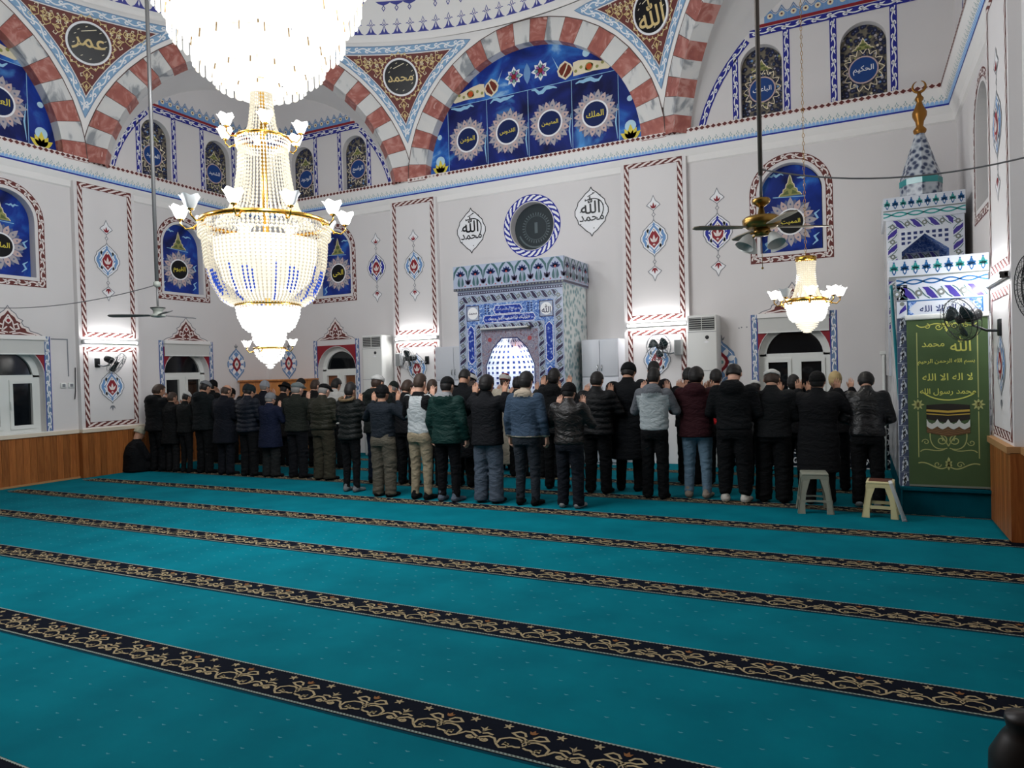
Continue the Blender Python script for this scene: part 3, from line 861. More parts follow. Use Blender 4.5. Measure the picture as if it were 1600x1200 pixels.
# ---------------------------------------------------------------- windows
def window(n, side, c, glass=NIGHT):
    mk = {'qibla': s_qibla, 'left': s_left}[side]; D = -.20
    mb = MB(); sf = mk(mb)
    root_pts = arch_poly(c, .52, .84, 1.75)
    def bar(u0, v0, u1, v1, d0=D-.03, d1=D+.05, mm=mb):
        vs = [sf.f(u, v, d) for u, v in ((u0, v0), (u1, v0), (u1, v1), (u0, v1)) for d in (d0, d1)]
        mm.add(vs, [(1, 3, 5, 7), (0, 1, 3, 2), (2, 3, 5, 4), (4, 5, 7, 6), (6, 7, 1, 0)], UPVC)
    def archbar(r0, r1):
        a = arc(c, 1.75, r0, 0, 180, 20); b = arc(c, 1.75, r1, 0, 180, 20); N = 21
        vs = [sf.f(p[0], p[1], D+.05) for p in a+b]+[sf.f(p[0], p[1], D-.03) for p in b]
        mb.add(vs, [(i, i+1, N+i+1, N+i) for i in range(20)]+[(N+i, N+i+1, 2*N+i+1, 2*N+i) for i in range(20)], UPVC)
    archbar(.53, .42)
    bar(c-.52, .84, c-.44, 1.78); bar(c+.44, .84, c+.52, 1.78); bar(c-.44, .84, c+.44, .91); bar(c-.44, 1.71, c+.44, 1.79); bar(c-.05, .91, c+.05, 1.71)
    w = tag(mb.build('window_%d' % n, fix=False), kind='structure')
    def part(name, pts, d, m):
        b = MB(); s = Surf(b, sf.f); s.base = d
        tri = tessellate_polygon([[Vector((p[0], p[1], 0)) for p in pts]])
        b.add([sf.f(p[0], p[1], d) for p in pts], [tuple(t) for t in tri], m)
        return b.build(name, w, fix=False)
    part('pane', arc(c, 1.77, .43, 0, 180, 18), D+.01, NIGHT)
    for s in (-1, 1):
        b = MB(); x0, x1 = sorted((c+s*.05, c+s*.44)); bar(x0, .91, x0+.05, 1.71, D+.0, D+.075, b); bar(x1-.05, .91, x1, 1.71, D, D+.075, b); bar(x0+.05, .91, x1-.05, .97, D, D+.075, b); bar(x0+.05, 1.65, x1-.05, 1.71, D, D+.075, b)
        b.build('casement', w, fix=False)
        part('pane', [(x0+.05, .97), (x1-.05, .97), (x1-.05, 1.65), (x0+.05, 1.65)], D+.02, glass)
    b = MB(); bar(c+.045, 1.24, c+.065, 1.36, D+.075, D+.11, b); b.build('window_handle', w, fix=False)
    b = MB(); bar(c-.60, .80, c+.60, .845, -.2, .03, b); b.build('window_sill', w, fix=False)
window(1, 'left', 6.31); window(2, 'left', 9.57); window(3, 'qibla', -10.05, NIGHTB); window(4, 'qibla', -.91)

def roller_blind(side, c, label):
    mk = {'qibla': s_qibla, 'left': s_left}[side]; mb = MB(); sf = mk(mb)
    p = sf.f(c, 2.27, .045); e = empty('roller_blind', p, 0, label, 'blind', 'roller blinds over the windows')
    def bx(u0, v0, u1, v1, d0, d1, name, m):
        b = MB(); b.box2(sf.f(u0, v0, d0)-p, sf.f(u1, v1, d1)-p, m); b.build(name, e)
    bx(c-.515, 2.12, c+.515, 2.415, .02, .035, 'blind_cloth', BLINDM)
    bx(c-.525, 2.355, c+.525, 2.425, .003, .065, 'cassette', TRIMW)
    bx(c-.515, 2.115, c+.515, 2.135, .015, .04, 'bottom_bar', UPVC)
roller_blind('left', 6.31, 'white roller blind over the arched window nearest the left edge')
roller_blind('left', 9.57, 'white roller blind over the arched window behind the line of men on the left')
roller_blind('qibla', -.91, 'white roller blind over the arched window under the small chandelier')

# ---------------------------------------------------------------- printed panels with rosettes
PET = [mat('petal_grey', (176, 168, 172), .5), mat('petal_rose', (200, 176, 172), .5), mat('petal_blue', (92, 104, 140), .5)]
ORN = mat('ornament_green_gold', (150, 150, 88), .5); OLIV = mat('ornament_olive', (92, 104, 60), .5)
def rosette(sf, u, v, R, rd, text, disc=BLACKD, col=YEL, n=16, rv=1, layer=2):
    for i in range(n):
        a = 360*(i+.5)/n
        sf.poly([(u+p, v+q*rv) for p, q in leaf(rd*cos(radians(a)), rd*sin(radians(a)), a, (R-rd)*.80, rd*.30, 0, 5)], PET[2], layer)
    for i in range(n):
        a = 360*i/n; L = (R-rd)*(1.0 if i % 2 == 0 else .86)
        sf.poly([(u+p, v+q*rv) for p, q in leaf(rd*.95*cos(radians(a)), rd*.95*sin(radians(a)), a, L, rd*.26, 0, 5)], PET[i % 2], layer+1)
        r = rd+(R-rd)*.42; sf.disc(u+r*cos(radians(a)), v+r*sin(radians(a))*rv, rd*.085, PET[2], layer+2, 6)
    sf.disc(u, v, rd*1.14, WHT, layer+3, 32, rd*1.14*rv); sf.disc(u, v, rd, disc, layer+4, 32, rd*rv)
    if text: sf.text(text, u, v, rd*1.5, col, layer+5, h=rd*.9)
def crown(sf, u, v, w, h, layer=2):
    o = [(.5, 0), (.42, .12), (.32, .16), (.30, .30), (.20, .36), (.17, .52), (.10, .60), (.06, .80), (0, 1)]
    pts = [(u+x*w, v+y*h) for x, y in o]+[(u-x*w, v+y*h) for x, y in o[-2::-1]]
    sf.poly(pts, ORN, layer); sf.stroke(pts, .012, CREAM, layer+1)
    for s in (1, -1): sf.poly([(u+s*p*w, v+q*h) for p, q in ((.06, .08), (.34, .06), (.22, .2), (.1, .26))], OLIV, layer+1)
    sf.poly([(u+x*.05, v+.42*h+y*.09*h*1.4) for x, y in LOBE], OLIV, layer+1)
def cloud(sf, u, v, w, m=LBL, layer=1, seed=0):
    rnd = random.Random(seed); n = 7
    top = [(u-w/2+w*i/n, v+w*.16*rnd.random()) for i in range(n+1)]
    sf.stroke(top, w*.14, m, layer, taper=lambda t: .25+.75*sin(pi*t))
def panel_thing(name, side, c, z, d, build, label, group):
    mk = {'qibla': s_qibla, 'left': s_left, 'right': s_right}[side]; mb = MB(); sf = mk(mb)
    s2 = Surf(mb, sf.f); s2.base = d
    build(s2)
    p = sf.f(c, z, d)
    o = mb.build(name, fix=False)
    for v in o.data.vertices: v.co -= p
    o.location = p
    return tag(o, label, 'panel', group)
def slab(s, pts, m, th=.015):
    n = len(pts); s.poly(pts, m, 0)
    s.mb.add([s.f(p[0], p[1], s.base) for p in pts]+[s.f(p[0], p[1], s.base-th) for p in pts], [(i, (i+1) % n, n+(i+1) % n, n+i) for i in range(n)], m)
def arched_poster(c, text, seed):
    def b(s):
        slab(s, arch_poly(c, .45, 3.385, 4.30), SKYB)
        cloud(s, c-.22, 4.60, .25, LBL, 1, seed); cloud(s, c+.2, 4.52, .2, LBL, 1, seed+1)
        for k, (x, y) in enumerate(((-.38, 3.95), (.37, 3.9), (-.36, 3.5), (.36, 3.55))): s.stroke([(c+x-.05, y-.08), (c+x+.02, y-.02), (c+x-.02, y+.05), (c+x+.05, y+.1)], .03, LBL, 1, taper=lambda t: .3+.7*sin(pi*t))
        rosette(s, c, 3.86, .40, .185, text); crown(s, c, 4.27, .34, .34); s.stroke([(c-.26, 4.27), (c+.22, 4.24)], .012, LBL, 1)
    return b
for side, c, t, lab in (('qibla', -.92, 'المميت', 'arched blue panel with yellow lettered rosette behind the brass ceiling fan'),
                        ('qibla', -10.04, 'الحى', 'arched blue panel with yellow lettered rosette just beside the great chandelier, mihrab wall'),
                        ('left', 9.57, 'القيوم', 'arched blue panel with yellow lettered rosette behind the long fan rod'),
                        ('left', 6.31, 'الماجد', 'arched blue panel with yellow lettered rosette cut by the left edge')):
    panel_thing('arched_panel', side, c, 3.4, -.145, arched_poster(c, t, int(abs(c)*10)), lab, 'arched blue panels in the wall niches')
def niche_panel(c, text):
    def b(s):
        slab(s, arch_poly(c, .305, 5.485, 6.36), FLOR)
        rnd = random.Random(int(c*100))
        for k in range(60):
            x, y = rnd.uniform(-.27, .27), rnd.uniform(5.52, 6.5)
            m = rnd.choice((PET[0], PET[0], LBLUE, ORN, CREAM))
            s.disc(c+x, y, rnd.uniform(.012, .024), m, 1, 6)
        for i in range(14):
            a = 360*i/14; s.stroke([(c+.21*cos(radians(a+q))*k, 6.0+.24*sin(radians(a+q))*k) for q, k in ((-12, 1), (-6, 1.2), (0, 1.34), (6, 1.2), (12, 1))], .012, CREAM, 2)
        s.disc(c, 6.0, .205, PET[1], 2, 28, .205); s.disc(c, 6.0, .185, mat('disc_blue', (28, 66, 128), .35), 3, 28, .185)
        s.text(text, c, 6.0, .28, WHT, 4, h=.17); crown(s, c, 6.30, .30, .17, 2)
    return b
for side, c, t, lab in (('qibla', .14, 'الحكيم', 'dark floral niche panel with blue lettered disc, above the golden finial'),
                        ('qibla', -1.30, 'الباعث', 'dark floral niche panel with blue lettered disc, crossed by the brass fan rod'),
                        ('qibla', -10.84, 'الودود', 'dark floral niche panel half hidden behind the chandelier column'),
                        ('qibla', -9.40, 'الواسع', 'dark floral niche panel with blue lettered disc, beside the arch left of the blue lunette'),
                        ('left', 9.05, 'المجيد', 'dark floral niche panel with blue lettered disc, crossed by the grey fan rod'),
                        ('left', 10.49, 'الشهيد', 'dark floral niche panel with blue lettered disc, between fan rod and chandelier')):
    panel_thing('niche_panel', side, c, 5.5, -.115, niche_panel(c, t), lab, 'floral panels in the corner niches')
GLOW = mat('printed_glow', (186, 220, 236), .4); MAR = mat('printed_maroon', (110, 44, 30), .4); VIO = mat('printed_violet', (150, 90, 150), .4)
def lunette(c, texts):
    def b(s):
        pts = [(c+2.2*cos(a), 5.40+2.2*sin(a)) for a in [radians(2.5+175*i/48) for i in range(49)]]
        slab(s, pts, SKYB)
        s.rect(c-1.72, 5.50, c+1.72, 6.78, SKYD, 1)
        for k in range(-2, 3): s.stroke([(c+k*.86, 5.5), (c+k*.86, 6.78)], .01, LBL, 2)
        s.stroke([(c-1.72, 6.78), (c+1.72, 6.78)], .01, LBL, 2)
        for k in range(4):
            x = c-1.29+k*.86
            cloud(s, x-.1, 6.68, .5, LBL, 2, k); s.stroke([(x+.40, 5.6), (x+.37, 5.9), (x+.41, 6.2)], .03, LBL, 2, taper=lambda t: .2+.8*sin(pi*t))
            rosette(s, x, 6.10, .44, .215, texts[k], mat('disc_navy', (12, 32, 84), .3), YEL, 18, layer=3)
        for sx in (1, -1):
            s.disc(c+sx*1.92, 5.78, .10, GLOW, 1, 16); s.disc(c+sx*1.92, 6.25, .05, GLOW, 1, 12)
            for a in (90, 60, 120, 35, 145): s.poly([(c+sx*1.92+p, 5.55+q) for p, q in leaf(0, 0, a, .26 if a == 90 else .22, .05)], YEL, 2)
        z = 6.98
        for sx in (1, -1):                                          # frieze of arabesque cartouches
            s.poly([(c+sx*(.75+p*.16), z+q*.17-sx*0) for p, q in ((0, 1), (.7, .5), (1, 0), (.7, -.6), (0, -1), (-.8, -.5), (-1, .1), (-.6, .7))], CREAM, 2)
            s.poly([(c+sx*.75+p*.12, z+q*.14) for p, q in LOBE], MAR, 3); s.stroke([(c+sx*.70, z-.1), (c+sx*.76, z), (c+sx*.80, z+.1)], .025, CREAM, 4)
            s.poly([(c+sx*x, z+y) for x, y in ((.9, -.14), (1.3, -.12), (1.55, -.14), (1.62, -.1), (1.5, 0), (1.35, .04), (1.15, .1), (1.0, .12), (.9, .1))], CREAM, 2)
            s.disc(c+sx*1.2, z-.03, .075, ORN, 3, 14); s.disc(c+sx*1.2, z-.03, .055, mat('printed_orange', (196, 84, 40), .4), 4, 14)
            for k in range(6): s.disc(c+sx*(.95+.1*k), z-.06+.05*(k % 2), .03, ORN, 3, 8)
            for i in range(8):
                a = 45*i; L = .19 if i % 2 == 0 else .17
                s.poly([(c+sx*.27+p, z+.10+q) for p, q in leaf(0, 0, a, L, .05)], WHT, 3); s.poly([(c+sx*.27+p, z+.10+q) for p, q in leaf(.03, 0, 0, L*.7, .03)] if i == 0 else [(c+sx*.27+p, z+.10+q) for p, q in leaf(0, 0, a, L*.72, .032)], VIO if i % 2 else CGREEN, 4)
            s.disc(c+sx*.27, z+.1, .045, RED, 5, 10)
        s.poly([(c+p*.07, z+.1+q*.2) for p, q in LOBE], LBLUE, 3)
        for sx in (1, -1): s.stroke([(c+sx*.5, z+.3), (c+sx*.62, z+.05)], .02, GLOW, 2, taper=lambda t: t)
        s.disc(c+1.15, 7.2, .07, GLOW, 1, 14)
    return b
panel_thing('lunette_panel', 'qibla', CX, 5.5, .012, lunette(CX, ['المؤمن', 'القدوس', 'المهيمن', 'الملك']), 'half round blue panel of four lettered rosettes under the striped arch over the mihrab', 'half round blue panels')
panel_thing('lunette_panel', 'left', CY, 5.5, .012, lunette(CY, ['الوهاب', 'الرزاق', 'الفتاح', 'العزيز']), 'half round blue panel under the striped arch cut by the left edge', 'half round blue panels')

# round window of dark glass over the mihrab
mb = MB(); sf = s_qibla(mb); RG = mat('dark_etched_glass', (52, 60, 64), .2, spec=.5); RG2 = mat('etched_pattern', (92, 104, 108), .4)
s2 = Surf(mb, sf.f); s2.base = -.2
s2.disc(CX, 4.30, .44, RG, 0, 40)
for i in range(32):
    a = 2*pi*i/32; s2.stroke([(CX+r*cos(a), 4.30+r*sin(a)) for r in (.235, .285)], .018, RG2, 1)
s2.stroke(arc(CX, 4.30, .22, 0, 360, 40)[:-1], .008, RG2, 1, True); s2.stroke(arc(CX, 4.30, .36, 200, 340, 30), .03, RG2, 1)
s2.rect(CX-.03, 4.20, CX+.03, 4.40, RG2, 1)
w = tag(mb.build('window_5', fix=False), kind='structure')
# ================================================================ mihrab
TILEW = mat('glazed_tile_white', (206, 212, 222), .18, spec=.5, noise=.04, nscale=9)
TILEB = ramp_mat('glazed_tile_blue', 'noise', [(.38, (60, 92, 170)), (.52, (112, 148, 208)), (.62, (190, 208, 232))], scale=26, rough=.2, distort=1.2)
TILEF = ramp_mat('glazed_tile_floral', 'noise', [(.36, (120, 90, 104)), (.48, (168, 160, 172)), (.56, (104, 112, 140)), (.66, (190, 186, 194))], scale=22, rough=.2, distort=1.6)
TILEG = ramp_mat('glazed_tile_green', 'voronoi', [(.0, (210, 220, 216)), (.10, (104, 140, 150)), (.3, (150, 178, 180)), (.6, (222, 228, 226))], scale=11, rough=.2)
CART = ramp_mat('cartouche_blue', 'noise', [(.40, (36, 58, 150)), (.55, (48, 74, 170)), (.62, (170, 190, 230))], scale=20, rough=.2)
TDARK = mat('tile_plum', (58, 52, 78), .2, spec=.5); TGREY = mat('tile_grey_green', (120, 126, 122), .2, spec=.5)
TNAVY = mat('tile_navy', (40, 54, 104), .2, spec=.5); TGREEN = mat('tile_leaf_green', (70, 104, 108), .2, spec=.5); TREDT = mat('tile_coral', (170, 84, 90), .25)
TPUR = mat('tile_purple', (64, 54, 140), .2, spec=.5); TCYAN = mat('tile_turquoise', (60, 150, 150), .2, spec=.5); TCOB = mat('tile_cobalt', (44, 96, 150), .2, spec=.5)
GROUT = mat('tile_grout', (160, 164, 170), .6)
TUBE = mat('fluorescent_glow', (255, 255, 255), .4, emit=85)
HOUSING = mat('strip_housing', (222, 222, 222), .4)
def scroll_tiles(sf, path, w, pitch, leaf_m=TDARK, disc_m=TGREY, layer=1, closed=False):
    sf.band(path, w, TILEW, layer, closed)
    def fn(i, pl):
        h = w*.42
        sf.poly(pl([(-.36, h), (-.08, h*.95), (.14, h*.2), (.38, -h*.95), (.10, -h*.95), (-.12, -h*.3), (-.2, h*.4)]), leaf_m, layer+1)
        sf.stroke(pl([(-.5, h*.9), (-.36, h*.2), (-.2, -h*.5), (0, -h*.95)]), w*.07, TGREEN, layer+1); sf.stroke(pl([(0, h*.95), (.2, h*.5), (.36, -h*.2), (.5, -h*.9)]), w*.07, TGREEN, layer+1)
        for s in (-.5,):
            c = pl([(s, 0)])[0]; r = w*.24
            sf.disc(c[0], c[1], r, disc_m, layer+2, 12); sf.disc(c[0], c[1], r*.45, TILEW, layer+3, 6)
    sf.along(path, pitch, fn, closed)
def rect_path(u0, v0, u1, v1): return [(u0, v0), (u0, v1), (u1, v1), (u1, v0)]
def fine(path, n=6):
    out = []
    for a, b in zip(path, path[1:]): out += [(a[0]+(b[0]-a[0])*k/n, a[1]+(b[1]-a[1])*k/n) for k in range(n)]
    return out+[path[-1]]
def tulip_crest(sf, u0, u1, z0, z1, pitch=.29):
    h = z1-z0; n = round((u1-u0)/pitch); st = (u1-u0)/n
    sf.rect(u0, z0, u1, z1, TILEW, 1)
    for i in range(n):
        u = u0+(i+.5)*st
        for s in (1, -1):
            sf.stroke([(u+s*st*.48, z0+h*.40), (u+s*st*.40, z0+h*.72), (u+s*st*.2, z0+h*.92), (u+s*.01, z0+h*.98)], st*.13, TGREEN, 2, taper=lambda t: .25+.9*sin(pi*t))
            sf.poly(xf(leaf(0, 0, 62, h*.42, h*.07, .5), u+s*.02, z0+h*.06, mx=s), TGREEN, 2)
        for a in (90, 55, 125, 20, 160): sf.poly(leaf(u, z0+h*.56, a, h*.26, h*.06), TNAVY, 3)
        sf.stroke([(u, z0+h*.05), (u, z0+h*.56)], .008, TGREEN, 2); sf.disc(u, z0+h*.58, h*.05, TREDT, 4, 8)
        v = u+st*.5
        for a in (90, 60, 120): sf.poly(leaf(v, z0+h*.14, a, h*.28, h*.06), TDARK, 3)
        sf.disc(v-st*.2, z0+h*.09, h*.035, TREDT, 3, 6); sf.disc(v+st*.2, z0+h*.09, h*.035, TREDT, 3, 6)
def mihrab():
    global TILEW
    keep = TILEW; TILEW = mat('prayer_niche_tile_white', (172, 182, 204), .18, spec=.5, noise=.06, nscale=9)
    X0, X1, Y0 = -6.34, -4.30, 10.60; c = (X0+X1)/2
    e = empty('mihrab', (c, Y0, 0), 0, 'tall tiled prayer niche block with lit white alcove, middle of the far wall', 'prayer niche')
    mb = MB(); sf = Surf(mb, lambda u, v, d: Vector((u, -d, v)))
    niche = [(-.46, .0), (.46, .0), (.46, 1.74), (.33, 2.02), (.15, 2.20), (-.15, 2.20), (-.33, 2.02), (-.46, 1.74)]
    # the lower edge of the niche is the floor, so the front is drawn as one outline round it
    out = [(-1.0, 0), (-.46, 0), (-.46, 1.74), (-.33, 2.02), (-.15, 2.20), (.15, 2.20), (.33, 2.02), (.46, 1.74), (.46, 0), (1.0, 0), (1.0, 3.06), (-1.0, 3.06)]
    sf.poly(out, TILEW, 0)
    mb.add([(s, y, z) for s in (-1.0, 1.0) for y, z in ((0, 0), (1.08, 0), (1.08, 3.06), (0, 3.06))], [(0, 1, 2, 3), (4, 5, 6, 7), (3, 2, 6, 7)], TILEG)
    # outer scroll frame
    scroll_tiles(sf, fine([(-.92, 0), (-.92, 2.90), (.92, 2.90), (.92, 0)]), .145, .19)
    for z in (2.985, 3.02): sf.rect(-1.0, z, 1.0, z+.012, TDARK, 1)
    for i in range(44): sf.rect(-1+i/22, 2.998, -1+i/22+.022, 3.018, TDARK, 1)
    # blue field
    sf.poly([(-.83, 0), (-.66, 0), (-.66, 2.46), (.66, 2.46), (.66, 0), (.83, 0), (.83, 2.81), (-.83, 2.81)], TILEB, 1)
    def cart(u0, v0, u1, v1, txt=None):
        h = (v1-v0)/2; L = u1-u0
        if L > 2*h: pts = [(u0+h*.6, v0), (u1-h*.6, v0), (u1, v0+h), (u1-h*.6, v1), (u0+h*.6, v1), (u0, v0+h)]
        else:
            w = L/2; pts = [(u0, v0+w), (u0+w, v0), (u1, v0+w), (u1, v1-w), (u0+w, v1), (u0, v1-w)]
        sf.poly(pts, CART, 2); sf.stroke(pts, .010, WHT, 3, True)
        if txt: sf.text(txt, (u0+u1)/2, (v0+v1)/2, L*.8, WHT, 3, h=(v1-v0)*.75)
    cart(-.30, 2.62, .26, 2.765, 'قد نرى تقلب وجهك فى السماء'); cart(-.50, 2.475, .50, 2.60, 'فلنولينك قبلة ترضيها فول وجهك')
    for s in (-1, 1):
        u = s*.745
        cart(u-.065, 1.76, u+.065, 2.44); cart(u-.065, 1.0, u+.065, 1.70); cart(u-.065, .25, u+.065, .95)
        q = s*.70
        sf.rect(q-.125, 2.52, q+.125, 2.79, TILEW, 2); sf.stroke([(q-.118, 2.527), (q+.118, 2.527), (q+.118, 2.783), (q-.118, 2.783)], .014, TDARK, 3, True)
        sf.disc(q, 2.655, .105, WHT, 4, 24); sf.text('محمد' if s < 0 else 'الله', q, 2.655, .165, TDARK, 5, h=.14)
        for i in range(2):
            for j in range(4): sf.rect(s*.41-.055+i*.06, 2.63+j*.042, s*.41-.025+i*.06, 2.655+j*.042, TNAVY, 2)
    # inner scroll frame and floral panel
    scroll_tiles(sf, fine([(-.60, 0), (-.60, 2.40), (.60, 2.40), (.60, 0)]), .115, .165, layer=2)
    sf.poly([(-.54, 0), (-.46, 0), (-.46, 1.74), (-.33, 2.02), (-.15, 2.20), (.15, 2.20), (.33, 2.02), (.46, 1.74), (.46, 0), (.54, 0), (.54, 2.34), (-.54, 2.34)], TILEF, 1)
    for s in (-1, 1): sf.disc(s*.38, 2.18, .04, TREDT, 2, 10)
    sf.stroke(niche[1:]+[niche[0]], .018, TNAVY, 2)
    mb.build('tiled_front', e, fix=False)
    # alcove: faceted half cone lined with white tiles
    mb = MB(); K = 7; prof = [(.46, 0), (.46, .6), (.46, 1.2), (.46, 1.74), (.33, 2.02), (.15, 2.20)]
    P = lambda i, j: Vector((-prof[j][0]*cos(pi*i/K), prof[j][0]*sin(pi*i/K)*1.05, prof[j][1]))
    for i in range(K):
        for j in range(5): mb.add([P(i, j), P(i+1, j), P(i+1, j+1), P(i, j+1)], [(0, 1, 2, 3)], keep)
    mb.add([P(i, 5) for i in range(K+1)], [tuple(range(K+1))], TILEW)
    for i in range(K):
        for j in range(5):
            a, b, cc, d = P(i, j), P(i+1, j), P(i+1, j+1), P(i, j+1); H = prof[j+1][1]-prof[j][1]
            R = max(2, round(H/.085)); nrm = (b-a).cross(d-a).normalized()
            if nrm.y > 0: nrm = -nrm
            for r in range(R):
                for q in range(2):
                    def pt(x, y): return a.lerp(b, x).lerp(d.lerp(cc, x), y)+nrm*.003
                    x0, y0 = (q+.28)/2, (r+.25)/R
                    mb.add([pt(x0, y0), pt(x0+.22, y0), pt(x0+.22, y0+.5/R), pt(x0, y0+.5/R)], [(0, 1, 2, 3)], TNAVY)
                mb.add([pt(0, (r+.02)/R), pt(1, (r+.02)/R), pt(1, (r+.06)/R), pt(0, (r+.06)/R)], [(0, 1, 2, 3)], GROUT)
    mb.build('alcove', e, fix=False)
    mb = MB(); mb.box2((-1.05, -.05, 3.06), (1.05, 1.08, 3.49), TILEW)
    s2 = Surf(mb, lambda u, v, d: Vector((u, -.05-d, v))); tulip_crest(s2, -1.05, 1.05, 3.10, 3.49)
    s2.rect(-1.05, 3.06, 1.05, 3.10, TDARK, 1)
    for i in range(36): s2.rect(-1.05+i*.0583+.012, 3.066, -1.05+i*.0583+.046, 3.094, TGREY, 2)
    s3 = Surf(mb, lambda u, v, d: Vector((1.05+d, u, v))); tulip_crest(s3, -.05, 1.08, 3.10, 3.49)
    s3.rect(-.05, 3.06, 1.08, 3.10, TDARK, 1)
    mb.build('crest', e, fix=False)
    # lamp hanging in the alcove, strip light over it
    h = empty('alcove_lamp', (c, Y0+.22, 1.98), 0, 'small glowing pinkish lamp hanging inside the tiled prayer niche', 'lamp')
    mb = MB(); mb.lathe([(.02, -.07), (.06, -.05), (.075, 0), (.055, .06), (.02, .08)], mat('alcove_lamp_glow', (255, 206, 206), .4, emit=2.2), n=16); mb.build('lamp_shade', h)
    mb = MB(); mb.tube([(0, 0, .08), (0, 0, .215)], .004, GOLDM, 6); mb.build('lamp_cord', h)
    t = empty('strip_light', (c-.06, Y0-.04, 2.37), 0, 'unlit strip light on the tiles over the prayer niche opening', 'light', None)
    mb = MB(); mb.bbox((0, .0, 0), (.96, .05, .035), HOUSING, .006); mb.build('housing', t)
    mb = MB(); mb.tube([(-.46, -.035, -.005), (.46, -.035, -.005)], .013, mat('tube_off', (216, 216, 214), .3), 10); mb.build('tube', t)
    mb = MB(); mb.box((.46, -.02, -.01), (.05, .05, .05), mat('dark_cap', (60, 56, 54), .5)); mb.build('end_cap', t)
GOLDM = mat('polished_brass', (196, 150, 70), .25, metal=1, noise=.1, nscale=10)
mihrab()
TILEW = MATS['glazed_tile_white']

# ================================================================ minbar
TEALV = ramp_mat('teal_step_carpet', 'noise', [(.3, (0, 70, 84)), (.7, (2, 84, 98))], scale=5, rough=.95, spec=.05)
def fleur_crest(sf, u0, u1, z0, z1, n=9):
    h = z1-z0; st = (u1-u0)/n; sf.rect(u0, z0, u1, z1, TILEW, 1)
    for i in range(n):
        u = u0+(i+.5)*st
        for a in (90, 28, 152, -20, 200): sf.poly(leaf(u, z0+h*.5, a, h*.34 if a == 90 else st*.46, h*.085), TCOB if i % 2 else TCYAN, 2)
        sf.poly(leaf(u, z0+h*.5, 270, h*.36, st*.2), TCOB, 2); sf.poly(leaf(u, z0+h*.44, 270, h*.2, st*.1), TILEW, 3); sf.disc(u, z0+h*.84, h*.045, TCOB, 3, 6)
    sf.rect(u0, z0, u1, z0+h*.08, TGREY, 2)
def chain(sf, u0, u1, z, w, m, layer=1):
    sf.rect(u0, z-w/2, u1, z+w/2, TILEW, layer); n = round((u1-u0)/(w*2.2)); st = (u1-u0)/n
    for k in range(n):
        x = u0+k*st
        for s in (1, -1): sf.stroke([(x+st*t/8, z+s*w*.3*cos(pi*t/8)) for t in range(9)], w*.2, m, layer+1)
